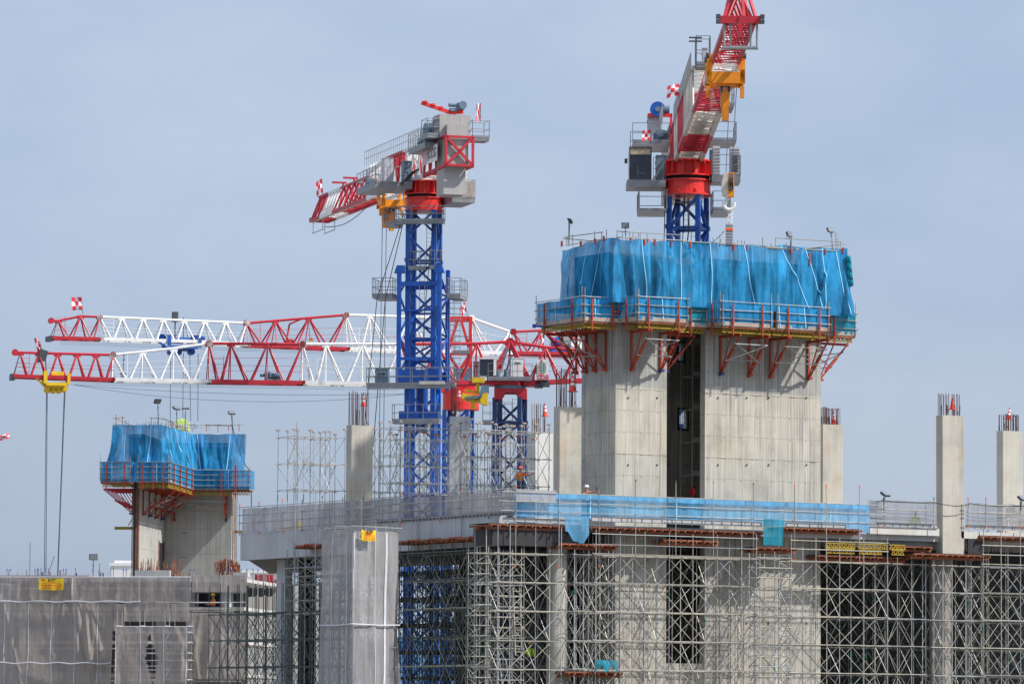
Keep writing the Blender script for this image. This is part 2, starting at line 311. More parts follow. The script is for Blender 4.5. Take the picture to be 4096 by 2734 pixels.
for (a, b, c, d) in wins:
    f = MB(); t = .12
    f.box(a-t, b+t, yb-.05, yb+.05, d, d+t); f.box(a-t, b+t, yb-.05, yb+.05, c-t, c); f.box(a-t, a, yb-.05, yb+.05, c, d); f.box(b, b+t, yb-.05, yb+.05, c, d); f.build('window_frame', dgrey, core)
# anchor recess cones on the faces
for k, py in enumerate((1590, 1858, 2490)):
    for px in (2512, 2628, 2871, 2986, 3074, 3225):
        X = fX(px, 0, py); z = fZ(py, X, 0); mb = MB(); mb.tube((X, -.05, z), (X, .02, z), .05, 8); mb.build('anchor_cone', dgrey, core)
# ragged pour joint ledge: one lip per pour on each pier
for xa_, xb_ in ((0.05, X1-.05), (X2+.05, X3-.05)):
    for zz in (zj[0], zj[1]):
        mb = MB(); K = int((xb_-xa_)/.16); V = []
        for k in range(K+1):
            x = xa_+(xb_-xa_)*k/K; e = .004+.045*max(0, mnoise.noise(Vector((x*1.6, zz, 2)))+.1); h = .015+.05*abs(mnoise.noise(Vector((x*2.5, zz, 7))))
            V += [(x, -.002, zz-h), (x, -e, zz-h*.5), (x, -e, zz+h*.4), (x, -.002, zz+h)]
        mb.add(V, [(4*k+q, 4*k+4+q, 4*k+5+q, 4*k+1+q) for k in range(K) for q in range(3)]); mb.build('pour_joint', conc_core, core)
# ------------------------------------------------------------------ podium: slab, beams, deck edge
XL = fX(2062, -1.2); 
podium = thing('concrete_podium', (0, 0, 0), 'long concrete deck with a grey side beam and open bays full of scaffolding below', 'building')
XE = fX(3470, -1.2); YW = fY(962, XL, 2130)
mb = MB(); mb.box(XL+.35, 46, -1.1, YW-.4, ZD-.32, ZD); mb.build('slab', conc_grey, podium)
zbt = lambda px: 0
mb = MB()                                                # left wing fascia beam, deeper than the slab
zt_ = fZ(2130, XL, YW); zb_ = fZ(2240, XL, YW)
mb.box(XL, XL+.34, .5, YW, zb_, zt_); mb.box(XL+.34, XL+14, YW-.35, YW, zb_, zt_-.01)
mb.build('fascia_beam', conc_grey, podium)
mb = MB(); mb.box(XL+.34, XL+14, 1, YW-.36, zb_+.01, zb_+.2); mb.build('beam_soffit', ply_shade, podium)  # shade under the wing is put into the soffit's black colour
print('beam z', zb_, zt_, 'deck', ZD, 'XL', XL, 'YW', YW, 'X', X1, X2, X3, 'CT', CT)
XC = fX(3800, -1.4)
mb = MB(); mb.box(XE, XC-.8, -1.45, -1.101, fZ(2133, XE, -1.4), fZ(2104, XE, -1.4)); mb.box(XC+.8, 46, -1.45, -1.101, fZ(2150, XC, -1.4), fZ(2122, XC, -1.4)); mb.build('slab_edge', conc_pale, podium)
xa_ = fX(3420, -.5, 2160)
mb = MB(); mb.box(xa_, XC-.7, -.5, 0, fZ(2187, xa_, -.5), ZD-.33); mb.build('drop_beam', conc_grey, podium)
kk = 1.62; mb = MB(); e = XL+.36; mb.hexa([(e, YW-.3, zb_+.03), (e+13, YW-.3, zb_+.03), (e+13, YW-.3+13*kk, zb_+.03), (e, YW-.29, zb_+.03)], [(e, YW-.3, zt_-.05), (e+13, YW-.3, zt_-.05), (e+13, YW-.3+13*kk, zt_-.05), (e, YW-.29, zt_-.05)], True); mb.build('skewed_end_bay', ply_shade, podium)  # black end bay added to carry the soffit's painted shade further
# columns below deck
for nm, px, Y, r in (('round_column', 2226, -.6, .56), ('round_column', 3760, -1.0, .62)):
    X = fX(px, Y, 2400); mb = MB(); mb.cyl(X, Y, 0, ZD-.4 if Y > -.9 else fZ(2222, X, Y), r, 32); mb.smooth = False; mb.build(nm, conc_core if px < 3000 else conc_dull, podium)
mb = MB(); Xp = XL+1.6; Yp0 = fY(1170, Xp, 2300); mb.box(Xp-.5, Xp, Yp0, Yp0+1.0, 0, zb_+.02); mb.build('square_column', conc_grey, podium); mb = MB(); mb.box(Xp+1.3, Xp+2.2, Yp0+1, Yp0+1.6, 0, zb_+.02); mb.build('square_column', ply_shade, podium)
mb = MB(); mb.box(fX(1850, 16.5), 60, 16.5, 16.9, 0, ZD-.33); mb.build('dark_backing', ply_shade, podium)  # black sheet added behind the shoring to block skylight from the back
mb = MB(); mb.box(14, 60, 9, 9.3, 0, ZD-.33); mb.build('backing_wall', ply_shade, podium)  # second black wall added to keep the right bay dark
# ------------------------------------------------------------------ columns above deck with starter bars and cones
def cone_proto():
    t = thing('traffic_cone', (0, 0, 0), '', 'traffic cone', 'traffic cones capping the starter bars')
    mb = MB(); mb.box(-.2, .2, -.2, .2, 0, .035); mb.build('base', conered, t)
    mb = MB(); z = [.035, .3, .42, .5, .62, .74]; rr = lambda q: .155-.125*(q/.74)
    def band(m, a, b, mat, nm): q = MB(); q.tube((0, 0, a), (0, 0, b), rr(a)+m, 16, rr(b)+m); q.build(nm, mat, t)
    band(0, .035, .74, conered, 'body'); band(.006, .28, .4, conewhite, 'white_band'); band(.006, .5, .6, conewhite, 'white_band')
    return t
CONE = None
def cone(loc, label, plain=False, s=1.0, tilt=0):
    global CONE
    if CONE is None: CONE = cone_proto(); r = CONE; r.location = loc; r['label'] = label
    else: r = dup(CONE, loc, label)
    r.scale = (s,)*3; r.rotation_euler = (tilt, tilt*.6, rnd.uniform(0, 1))
    if plain:
        for c in list(r.children):
            if c.name.startswith('white'): bpy.data.objects.remove(c)
    return r
def column(px0, px1, pytop, pybot, Y, label, w=None, dep=.62, rot=0, barh=2.0, nb=10, hoop=False, mat=None, cn=None, clabel=None, plain=False, ctilt=0, cs=1.0):
    """concrete column whose lit front face spans px0..px1 in a plane of constant Y"""
    if rot == 0:
        X = fX(px0, Y, pytop); w = fX(px1, Y, pytop)-X; fr = Frame((X, Y), 0)
    else:
        D = (Vector((fX((px0+px1)/2, Y, pytop), Y, 0))-Vector((CAM.x, CAM.y, 0))).dot(fwd_h)
        q = P(px0, pytop, D); q2 = P(px1, pytop, D); w = (q2-q).length; fr = Frame((q.x, q.y), math.atan2(q2.y-q.y, q2.x-q.x))
    zt = fr.z(pytop, 0, 0); z0 = ZD+.003 if pybot < 2100 else fr.z(pybot, 0, 0)
    t = thing('concrete_column', fr.p(w/2, dep/2, z0), label, 'column', 'concrete columns rising above the deck')
    mb = MB(fr); c = .03; mb.prism([(c, 0), (w-c, 0), (w, c), (w, dep-c), (w-c, dep), (c, dep), (0, dep-c), (0, c)], z0, zt) if 0 else None
    vs = [(c, 0), (w-c, 0), (w, c), (w, dep-c), (w-c, dep), (c, dep), (0, dep-c), (0, c)]; n = 8
    mb.add([(x, y, z0) for x, y in vs]+[(x, y, zt) for x, y in vs], [tuple(range(n))[::-1], tuple(range(n, 2*n))]+[(i, (i+1) % n, n+(i+1) % n, n+i) for i in range(n)])
    mb.build('shaft', mat or conc_col, t)
    bars = []; gaps = [.05, .09, .17, .23, .31, .47, .55, .71, .78, .84, .92]
    for k in range(nb):
        g = gaps[k % 11]*(w-.12)+.06
        for yy in (.08, dep-.08):
            if rnd.random() < .85: bars.append((g+rnd.uniform(-.02, .02), yy+rnd.uniform(-.02, .02)))
    for x, y in bars:
        mb = MB(fr); h = barh*rnd.uniform(.93, 1.02); lean = rnd.uniform(-.012, .012)
        mb.tube((x, y, zt-.05), (x+lean, y, zt+h), .019, 5)
        if rnd.random() < .35: mb.tube((x+.03, y, zt-.02), (x+.05+lean, y, zt+h*.5), .016, 5)
        if hoop and rnd.random() < .5: x2 = min(x+.2, w-.05); mb.tube((x+lean, y, zt+h-.01), (x2, y, zt+h-.01), .017, 5); mb.tube((x2, y, zt+h), (x2, y, zt), .017, 5)
        mb.build('rebar', rust, t)
    mb = MB(fr)
    for g in (.25, .7): mb.tube((g*w, .1, zt), (g*w+.08, .1, zt+.32), .012, 5); mb.tube((g*w+.08, .1, zt+.32), (g*w+.16, .1, zt+.05), .012, 5)
    mb.build('wire_loop', rust, t)
    if cn:
        cx, cy0, cy1 = cn                                   # cone centre px, top and foot py
        u = fr.onv(cx, cy1, dep/2)[0]; zf = fr.z(cy1, u, dep/2); ztop = fr.z(cy0, u, dep/2)
        mb = MB(fr); mb.tube((u, dep/2, zt-.05), (u, dep/2, max(zf+.02, zt+.02)), .022, 5); mb.build('rebar', rust, t)
        cone(fr.p(u, dep/2, zf), clabel, plain, (ztop-zf)/.74*cs, ctilt)
    return t, fr, w, zt
G_ = 2010
column(1405, 1493, 1699, 2030, 27, 'blotchy concrete column among the scaffolding left of the blue crane mast, bars tall and bare', barh=2.05, cn=(1454, 1578, 1624), clabel='striped cone on the bars of the column left of the blue crane mast')
column(1799, 1880, 1664, 2030, 21, 'smooth grey concrete column just right of the blue crane mast', rot=1, barh=1.9, nb=4, dep=.8, mat=conc_grey, cn=(1837, 1554, 1604), clabel='striped cone on the grey column in front of the yellow boom')
column(2238, 2327, 1624, 2040, 1.2, 'beige concrete column beside the left edge of the tall core', barh=2.1, cn=(2291, 1500, 1566), clabel='largest striped cone, on the tall column beside the core')
column(3290, 3372, 1695, 2060, 6.5, 'rust stained concrete column behind the right edge of the core', barh=1.0, hoop=True, cn=(3334, 1646, 1695), clabel='striped cone standing on the rust stained column right of the core')
column(3769, 3857, 1659, 2213, -1.45, 'long concrete column rising through the deck edge at the right', barh=1.3, cn=(3809, 1588, 1637), clabel='plain red cone without stripes on the long column at the right', plain=True, mat=conc_col)
column(4010, 4091, 1721, 2060, 5.5, 'concrete column with hooped bars at the right edge of the photo', barh=1.0, hoop=True, cn=(4032, 1628, 1677), clabel='tilted striped cone among hooped bars at the right edge', ctilt=.12)
column(2140, 2213, 1729, 2000, 34, 'white concrete wall column behind the scaffolding left of the core', barh=1.9, nb=7, mat=conc_pale, dep=.9, cn=(2180, 1613, 1664), clabel='striped cone on a thin bar above the white wall column', w=None)
# ------------------------------------------------------------------ draped nets
def netsheet(name, label, path, z0, z1, mat, amp=.18, seed=0, slant=.25, seams=(), seammat=None, group=None, fr=W0, step=.075, flare=None, scallop=.12, cat='safety net', seamw=.045, free=0., hole=None, bunch=1.0):
    """hanging cloth along a plan polyline; z0,z1 numbers or functions of distance"""
    f0 = z0 if callable(z0) else (lambda s: z0); f1 = z1 if callable(z1) else (lambda s: z1)
    L = [0]
    for a, b in zip(path[:-1], path[1:]): L.append(L[-1]+math.hypot(b[0]-a[0], b[1]-a[1]))
    T = L[-1]; ns = max(2, int(T/step)); hz = abs(f1(T/2)-f0(T/2)); nz_ = max(3, int(hz/(step*1.3)))
    RC = random.Random(seed*7+1); CR = {}                 # long straight pulled creases
    for _ in range(int((T+4)*2.3)):
        st = RC.uniform(-2, T+2); lean = RC.gauss(0, .35+slant)*min(hz, 4)*.45; w_ = RC.uniform(.12, .42); CR.setdefault(int(st-lean/2), []).append((st, st-lean, w_, RC.choice((1, 1, -.8))*RC.uniform(.25, .8), RC.gauss(0, .25)))
    def base(s):
        s = max(0, min(T, s)); k = 0
        while k < len(L)-2 and s > L[k+1]: k += 1
        t = (s-L[k])/max(1e-6, L[k+1]-L[k]); a, b = path[k], path[k+1]; dx, dy = (b[0]-a[0]), (b[1]-a[1]); q = math.hypot(dx, dy)
        return a[0]+dx*t, a[1]+dy*t, dy/q, -dx/q
    def pt(s, t, off=0.):
        x, y, nx, ny = base(s); z = f0(s)+(f1(s)-f0(s))*t; zz = z*slant
        wv = mnoise.noise(Vector((s*.35, z*.3, seed+3)))
        a = .45*mnoise.noise(Vector((s*.6+zz*.6, z*.2, seed)))-.15
        k0 = int(s); 
        for k in range(k0-3, k0+4):
            for (st, sb, wd, hh, bend) in CR.get(k, ()):
                q = sb+(st-sb)*t+bend*t*(1-t); e = abs(s-q)/wd
                if e < 1: a += hh*(1-e)*(.55+.45*math.sin(math.pi*t*.8+q))
        pin = .35+.65*math.sin(math.pi*min(1, max(0, t*.9+.08)))
        d = amp*a*pin*(.5 if hz < 2 else 1)+(flare(s, t) if flare else 0)
        lat = amp*.6*mnoise.noise(Vector((s*.9+7, z*.5, seed+20)))*(1-t*.4)
        sc = -scallop*abs(math.sin(s*1.3+seed+wv))*max(0, t-.8)*5*(.2+abs(mnoise.noise(Vector((s*.7, 0, seed)))))+free*(1-t)*mnoise.noise(Vector((s*1.1, 3, seed)))*2
        dx, dy = ny, -nx
        return (x+nx*(d+off)-dx*lat*.5, y+ny*(d+off)-dy*lat*.5, z+sc)
    mb = MB(fr); vs = []; fs = []
    for i in range(ns+1):
        for j in range(nz_+1): vs.append(pt(T*i/ns, j/nz_))
    for i in range(ns):
        for j in range(nz_):
            if hole and hole(T*(i+.5)/ns, (j+.5)/nz_): continue
            a = i*(nz_+1)+j; fs.append((a, a+nz_+1, a+nz_+2, a+1))
    mb.add(vs, fs); mb.smooth = True
    if not seams: o = mb.build(name, mat); tag(o, label, cat, group); return o
    c = sum((Vector(p) for p in vs), Vector())/len(vs); b = fr.p(c.x, c.y, min(v[2] for v in vs)); t_ = thing(name, b, label, cat, group)
    mb.build('mesh_cloth', mat, t_)
    for sm in seams:
        sa, sb, w_ = sm[0], sm[1], sm[2] if len(sm) > 2 else seamw
        ta, tb = (sm[3], sm[4]) if len(sm) > 4 else (.02, .99)
        q = MB(fr); v = []; f = []
        K = 14 if sb > -90 else 30
        for j in range(K+1):
            t = ta+(tb-ta)*j/K; s = sb+(sa-sb)*t
            v += [pt(s-w_/2, t, .03), pt(s+w_/2, t, .03)]
        f = [(2*j, 2*j+1, 2*j+3, 2*j+2) for j in range(K)]
        q.add(v, f); q.smooth = True; q.build('seam_strip', seammat or seamm, t_)
    return t_
def hseam(t_, fr, pts, w_, mat):                      # horizontal rope band
    pass
# ------------------------------------------------------------------ climbing platform
def bracket(th, fr, base, dirn, ztop, h=2.15, L=2.1, mat=None):
    mat = mat or formred; bx, by = base; dx, dy = dirn
    q = lambda d, z: (bx+dx*d, by+dy*d, z)
    mb = MB(fr); s = fr.p(*q(0, 0)); side = fr.u*dy-fr.v*dx
    mb.beam(q(.09, ztop), q(.09, ztop-h), .09, .11, side); mb.beam(q(0, ztop-.06), q(L, ztop-.06), .09, .14)
    mb.beam(q(L-.1, ztop-.12), q(.22, ztop-h+.1), .075, .08); mb.beam(q(L*.52, ztop-.12), q(.16, ztop-h+.14), .055, .06)
    mb.beam(q(L*.62, ztop-.86), q(.55, ztop-h+.5), .13, .15)
    o = mb.build('bracket', mat, th)
    mb = MB(fr); mb.beam(q(-.02, ztop-h), q(.34, ztop-h), .2, .14); mb.beam(q(.02, ztop-h-.1), q(.02, ztop-h+.08), .12, .1, side); mb.build('foot_shoe', formred if rnd.random() < .6 else navy, o)
    return q
def ties(th, fr, qa, qb, ztop, L=2.1, h=2.15):
    def pt(q, k): d = .22+(L-.32)*k; return q(d+.06, ztop-h+.1+(h-.22)*k)
    def ext(a, b, e): a = Vector(a); b = Vector(b); d = (b-a).normalized(); return tuple(a-d*e), tuple(b+d*e)
    for a, b in ((pt(qa, .78), pt(qb, .78)), (pt(qa, .34), pt(qb, .34)), (pt(qa, .78), pt(qb, .34)), (pt(qa, .34), pt(qb, .74))):
        a, b = ext(a, b, .18); mb = MB(fr); mb.tube(a, b, .03, 6); mb.build('tie_tube', tubem, th)
def girder(th, fr, a, b, z, h=.2, mat=None):
    """timber lattice girder: two flanges and a zigzag web"""
    a = Vector(a); b = Vector(b); d = b-a; L = d.length; mb = MB(fr); g = lambda t, zz: (a.x+d.x*t, a.y+d.y*t, zz)
    mb.beam(g(0, z), g(1, z), .09, .055); mb.beam(g(0, z-h), g(1, z-h), .09, .055)
    n = max(2, int(L/.26))
    for k in range(n):
        t0 = (k+.08)/n; t1 = (k+.5)/n; t2 = (k+.92)/n
        mb.beam(g(t0, z-h+.02), g(t1, z-.02), .045, .05); mb.beam(g(t1, z-.02), g(t2, z-h+.02), .045, .05)
    return mb.build('lattice_girder', mat or girdy, th)
def run_guard(th, fr, a, b, zd, rails=(.38, .86, 1.33), posts=2, mat=formred, ext=.15, poles=(), endpole=True, toe=.22, inset=0.):
    """guard rail run from a to b above deck level zd: tubes, red posts, toe board"""
    a = Vector(a); b = Vector(b); d = (b-a); L = d.length; d.normalize(); nrm = Vector((d.y, -d.x))
    g = lambda s, o, z: (a.x+d.x*s+nrm.x*o, a.y+d.y*s+nrm.y*o, z)
    mb = MB(fr); mb.beam(g(-.02, .03, zd+toe/2-.02), g(L+.02, .03, zd+toe/2-.02), .05, toe); mb.build('toe_board', boards, th)
    for r in rails:
        mb = MB(fr); j = rnd.uniform(-.025, .025); mb.tube(g(-ext*rnd.uniform(.2, 1.3), .1, zd+r+j), g(L+ext*rnd.uniform(.2, 1.3), .1, zd+r-j*.5), .027, 6); mb.build('rail_tube', tubem, th)
    for k in range(posts):
        s = L*(k+.5)/posts if posts > 1 else L*.5
        if posts == 2: s = L*(.2, .8)[k]
        mb = MB(fr); mb.beam(g(s, .16, zd-.55), g(s, .16, zd+rails[-1]-.1), .075, .075); mb.beam(g(s, .16, zd+.1), g(s, .16, zd+.3), .1, .1); mb.build('guard_post', mat, th)
    if endpole:
        for s in (.02, L-.02):
            mb = MB(fr); mb.tube(g(s, .1, zd-.05), g(s, .1, zd+rails[-1]+.3+rnd.random()*.3), .027, 6)
            for r in rails: mb.tube(g(s-.07, .12, zd+r), g(s+.07, .12, zd+r), .045, 5)
            mb.build('standard', tubem, th)
def deck_bay(th, fr, x0, x1, y0, y1, zd, gird='x'):
    mb = MB(fr); mb.box(x0, x1, y0, y1, zd-.05, zd); mb.build('deck_board', boards, th)
    nj = max(2, int((x1-x0)/.8)) if gird == 'x' else max(2, int((y1-y0)/.8))
    mb = MB(fr)
    if gird == 'x': mb.box(x0, x1, y0-.02, y0+.09, zd-.14, zd-.052); mb.box(x0, x1, y1-.5, y1-.4, zd-.14, zd-.052)
    else: mb.box(x0-.02, x0+.09, y0, y1, zd-.14, zd-.052); mb.box(x1-.5, x1-.4, y0, y1, zd-.14, zd-.052)
    mb.build('timber_edge', timber, th)
def floodlight(loc, label, h=.9, yaw=0, tilt=.5, sway=.05, s=1.0):
    t = thing('floodlight', loc, label, 'floodlight', 'floodlights on thin poles')
    fr = Frame((loc[0], loc[1]), 0); z = loc[2]; mb = MB(fr)
    mb.path([(0, 0, z-.3), (sway*.5, 0, z+h*.5), (sway, 0, z+h)], .022*s, 6); mb.build('pole', dgrey, t)
    mb = MB(fr)
    for k in range(7): mb.tube((sway*.3+.03*math.sin(k*2.1), .04, z+h*(k/8)), (sway*.3+.03*math.sin(k*2.1+2.1), .04, z+h*((k+1)/8)), .014, 5)
    mb.build('power_lead', black, t)
    f2 = Frame(fr.p(sway, 0, 0)[:2], yaw); c, sn = math.cos(tilt), math.sin(tilt); w, hh, d = .2*s, .15*s, .035*s; zc = z+h+.12*s
    def q(a, b, e): return (a, b*sn+e*c, zc+b*c-e*sn)
    mb = MB(f2); mb.hexa([f2.p(*q(a, b, e)) for a, b, e in ((-w, -hh, -d), (w, -hh, -d), (w, -hh, d), (-w, -hh, d))], [f2.p(*q(a, b, e)) for a, b, e in ((-w, hh, -d), (w, hh, -d), (w, hh, d), (-w, hh, d))], True)
    for k in range(5): a = -w+.4*s*k/4*.96+.008; mb.hexa([f2.p(*q(x, b, e)) for x, b, e in ((a-.006, -hh*.8, d), (a+.006, -hh*.8, d), (a+.006, -hh*.8, d+.04), (a-.006, -hh*.8, d+.04))], [f2.p(*q(x, b, e)) for x, b, e in ((a-.006, hh*.8, d), (a+.006, hh*.8, d), (a+.006, hh*.8, d+.04), (a-.006, hh*.8, d+.04))], True)
    o = mb.build('lamp_housing', dgrey, t)
    mb = MB(f2); mb.hexa([f2.p(*q(a, b, e)) for a, b, e in ((-w*.85, -hh*.8, -d-.008), (w*.85, -hh*.8, -d-.008), (w*.85, -hh*.8, -d-.002), (-w*.85, -hh*.8, -d-.002))], [f2.p(*q(a, b, e)) for a, b, e in ((-w*.85, hh*.8, -d-.008), (w*.85, hh*.8, -d-.008), (w*.85, hh*.8, -d-.002), (-w*.85, hh*.8, -d-.002))], True); mb.build('lens', lampglass, o)
    return t
zd = zpl(1279)
pf = thing('climbing_platform', (0, 0, zd), 'large orange-bracketed climbing platform wrapped round the top of the tall core', 'work platform', 'climbing formwork platforms')
bays = [(-2.3, 0, -.25, 4.6), (.05, 3.35, -2.1, 0), (3.4, 5.62, -.6, 0), (5.68, 12.95, -2.1, 0), (13.0, 16.1, -.3, 4.4)]
for x0, x1, y0, y1 in bays: deck_bay(pf, W0, x0, x1, y0, y1, zd)
run_guard(pf, W0, (-2.3, 4.6), (-2.3, -.25), zd, posts=2); run_guard(pf, W0, (-2.3, -.25), (0, -.25), zd, posts=2)
run_guard(pf, W0, (.05, -.3), (.05, -2.1), zd, posts=1); run_guard(pf, W0, (.05, -2.1), (3.35, -2.1), zd, posts=2)
run_guard(pf, W0, (3.4, -.6), (5.6, -.6), zd-.02, posts=1); run_guard(pf, W0, (5.68, -.6), (5.68, -2.1), zd, posts=1)
run_guard(pf, W0, (5.68, -2.1), (9.0, -2.1), zd, posts=2); run_guard(pf, W0, (9.4, -2.1), (12.95, -2.1), zd, posts=2)
run_guard(pf, W0, (13.0, -.3), (16.1, -.3), zd, posts=1); run_guard(pf, W0, (16.1, -.3), (16.1, 4.4), zd, posts=2)
for a, b in (((-2.15, 4.4), (-2.15, -.15)), ((-.9, 4.4), (-.9, -.15)), ((.2, -1.95), (3.3, -1.95)), ((.2, -.8), (3.3, -.8)), ((3.6, -.5), (5.5, -.5)), ((5.8, -1.95), (9.1, -1.95)), ((9.2, -1.95), (12.85, -1.95)), ((5.8, -.8), (12.8, -.8)), ((13.1, -.15), (16, -.15)), ((-2.2, -.1), (-.1, -.1))):
    girder(pf, W0, a, b, zd-.17)
mb = MB(); mb.box(-2.1, -.2, 1.0, 1.06, zd+.22, zd+.45)
zb2 = zd-.42; qs = []
for Y in (.95, 2.0, 3.0): bracket(pf, W0, (0, Y), (-1, 0), zb2)
bracket(pf, W0, (0, 4.0), (-1, 0), zb2)
ql = [bracket(pf, W0, (fX(px, 0, 1440), 0), (0, -1), zb2) for px in (2524, 2640)]; ties(pf, W0, ql[0], ql[1], zb2)
bracket(pf, W0, (X1, .3), (1, 0), zb2)
ql = [bracket(pf, W0, (fX(px, 0, 1440), 0), (0, -1), zb2) for px in (2879, 2993, 3078, 3231)]; ties(pf, W0, ql[0], ql[1], zb2); ties(pf, W0, ql[2], ql[3], zb2)
q1 = bracket(pf, W0, (X3, .3), (1, 0), zb2); q2 = bracket(pf, W0, (X3, 2.6), (1, 0), zb2); ties(pf, W0, q1, q2, zb2)
ties(pf, W0, lambda d, z: (-d, .95, z), lambda d, z: (-d, 3.0, z), zb2)
# formwork shutters inside the net
zft = fZ(1010, 0, 0); fw = thing('wall_formwork', (4, 0, zd), 'timber and steel wall shutters showing dimly through the upper blue net', 'formwork')
for x0, x1, y0, y1 in ((-.45, X1+.2, -.42, -.05), (X2-.4, X3+.4, -.42, -.05), (-.45, -.05, 0, LB+.5), (X1+.4, X2-.6, .5, .8), (X3+.05, X3+.4, 0, 4)):
    mb = MB(); mb.box(x0, x1, y0+.2 if x1-x0 > 1 else y0, y1, zd+.05, zft); mb.build('shutter', ply_shade if rnd.random() < .4 else boards, fw)
    if x1-x0 > 1:
        n = int((x1-x0)/.62)
        for k in range(n+1): mb = MB(); x = x0+(x1-x0)*k/n; mb.box(x-.04, x+.04, y0, y0+.2, zd+.1, zft-.1+rnd.uniform(-.1, .1)); mb.build('yellow_stud', girdy if rnd.random() < .6 else formred, fw)
        for z in (zd+.5, zd+1.3, zft-.35): mb = MB(); mb.box(x0, x1, y0-.1, y0-.01, z, z+.13); mb.build('waling', boards if z > zd+1.5 else formred, fw)
# upper blue net
zn1 = fZ(948, -.8, -.9); zn0 = zd+1.05
def topz(s): return zn1+(-.28 if s < 3 else 0)*(1-s/3 if s < 3 else 0)-.06*abs(math.sin(s*.55))+max(0, s-5.5)*.022
up_path = [(-.8, 4.6), (-.8, -.9), (15.2, -.9), (15.2, 4)]
def flare_(s, t): return .06*math.sin(t*3.1)+(.45*(1-t)**2 if s > 21.2 else 0)
netsheet('debris_net', 'tall crumpled bright blue net curtaining the top of the main core', up_path, zn0, topz, netblue, .33, 3, .28, seams=[(1.0, .6), (2.9, 2.0), (4.4, 3.1), (7.4, 7.7), (10.0, 10.1), (12.0, 12.1), (14.3, 15.1), (16.8, 19.0), (18.5, 19.9), (19.7, 20.0), (20.6, 21.4)], group='blue debris nets', flare=flare_, scallop=.22)
# dark gathered cloth bunch at the right corner
mb = MB(); xq = 15.1
for k in range(7):
    a = k*.9; pts = [(xq+.12*math.sin(a)+.05*j, -.98-.1*math.cos(a), zn1-.25-.4*j+.1*math.cos(a+j)) for j in range(5)]
    mb.path(pts, .09-.006*k, 7)
mb.smooth = True; tag(mb.build('bundled_net', netteal), 'bunched knot of dark blue net at the upper right corner of the main curtain', 'net bundle')
# guard nets round the edge of the platform
gn = [('left hand guard net of the main platform, below the left end of the tall curtain', [(-2.33, 4.6), (-2.33, -.28), (0, -.28)], netblue, (2.0, 5.6)),
      ('guard net of the boxed-out front bay left of the dark slot', [(.05, -.35), (.05, -2.15), (3.35, -2.15)], netblue, (3.4,)),
      ('teal guard net of the recessed bay above the dark slot', [(3.4, -.65), (5.6, -.65)], netteal, ()),
      ('deep blue guard net of the long bay right of the recess', [(5.66, -.5), (5.66, -2.15), (9.15, -2.15)], netblue, (1.2,)),
      ('guard net of the right front bay, with a white vertical tie at its left', [(9.35, -2.15), (12.95, -2.15)], netblue, (.15, 1.9)),
      ('guard net round the stepped-back right end of the main platform', [(13.0, -.35), (16.15, -.35), (16.15, 4)], netteal, (1.0,))]
for i, (lb, pth, mt, ss) in enumerate(gn):
    netsheet('debris_net', lb, pth, zd+.05, zd+1.28, mt, .12, 11+i*3, .5, seams=[(s, s+.1, .05) for s in ss] or [(.3, .3, .04)], group='blue debris nets', scallop=.08)
# clutter on top: rebar, tubes, posts
tp = thing('starter_bars', (4, 0, zn1-1), 'thin reinforcement bars sticking up behind the top edge of the tall blue curtain', 'reinforcement')
k = 0; x = -.2
while x < X3:
    if k < 95 and not (X1+.3 < x < X2-.2 and rnd.random() < .6):
        mb = MB(); y = rnd.choice((.05, .35)); h = rnd.choice((.25, .3, .5, .75)) if x < 9 else rnd.uniform(.15, .3)
        mb.tube((x, y, CT-.2), (x+rnd.uniform(-.03, .03), y, zn1+h*.75-.1), .014, 4); mb.build('rebar', rust, tp); k += 1
    x += rnd.choice((.07, .1, .14, .3))
tt = thing('top_rail_frame', (4, 0, zn1), 'loose scaffold tubes and short posts railing off the top of the main core', 'scaffold rail')
def TP(px, py, Y=-.9): X = fX(px, Y, py); return (X, Y, fZ(py, X, Y))
def tt_t(a, b, mat=None, r=.027): mb = MB(); mb.tube(a, b, r, 6); mb.build('rail_tube', mat or (tubew if rnd.random() < .4 else tubem), tt)
for a, b, Y in (((2258, 948), (2412, 928), 2.5), ((2252, 953), (2360, 963), 2.6), ((2360, 963), (2480, 948), 1), ((2468, 925), (2731, 940), -.9), ((2480, 948), (2740, 962), -.9), ((2740, 965), (3060, 985), -.9), ((3042, 983), (3170, 996), -.9), ((3103, 951), (3365, 967), -.9), ((3175, 1000), (3378, 975), -.9), ((3060, 990), (3355, 1003), -.9), ((2262, 980), (2480, 950), .5)):
    tt_t(TP(a[0], a[1], Y), TP(b[0], b[1], Y))
for px, y0, y1, Y in ((2275, 878, 985, 2.5), (2267, 944, 985, 2.6), (2291, 938, 985, 2.4), (2378, 924, 963, 1.5), (2407, 927, 955, 1.2), (2426, 918, 960, 0), (2468, 918, 950, -.9), (2542, 944, 970, -.9), (2733, 935, 975, -.9), (2853, 950, 985, -.9), (2880, 943, 985, -.9), (3051, 948, 990, -.9), (3084, 974, 1000, -.9), (3103, 950, 990, -.9), (3146, 970, 1000, -.9), (3166, 948, 1000, -.9), (3327, 928, 1005, -.9), (3344, 928, 1002, -.9), (3352, 953, 1000, -.9), (3362, 966, 1000, -.9)):
    a = TP(px, y0, Y); b = TP(px, y1, Y); mb = MB(); mb.tube(b, a, .027, 6); mb.build('short_post', tubem, tt)
for px, py in ((2247, 972), (2323, 972), (2380, 962), (2415, 952), (2523, 958), (2578, 965), (2590, 963), (2620, 965), (2685, 972), (2760, 975), (2935, 985), (2988, 988), (3165, 998), (3238, 1020), (3300, 1003), (3372, 998)):
    a = TP(px, py-8); b = TP(px, py+(40 if px == 3238 else 14)); mb = MB(); mb.beam(b, a, .09, .09); mb.build('clamp', formred, tt)
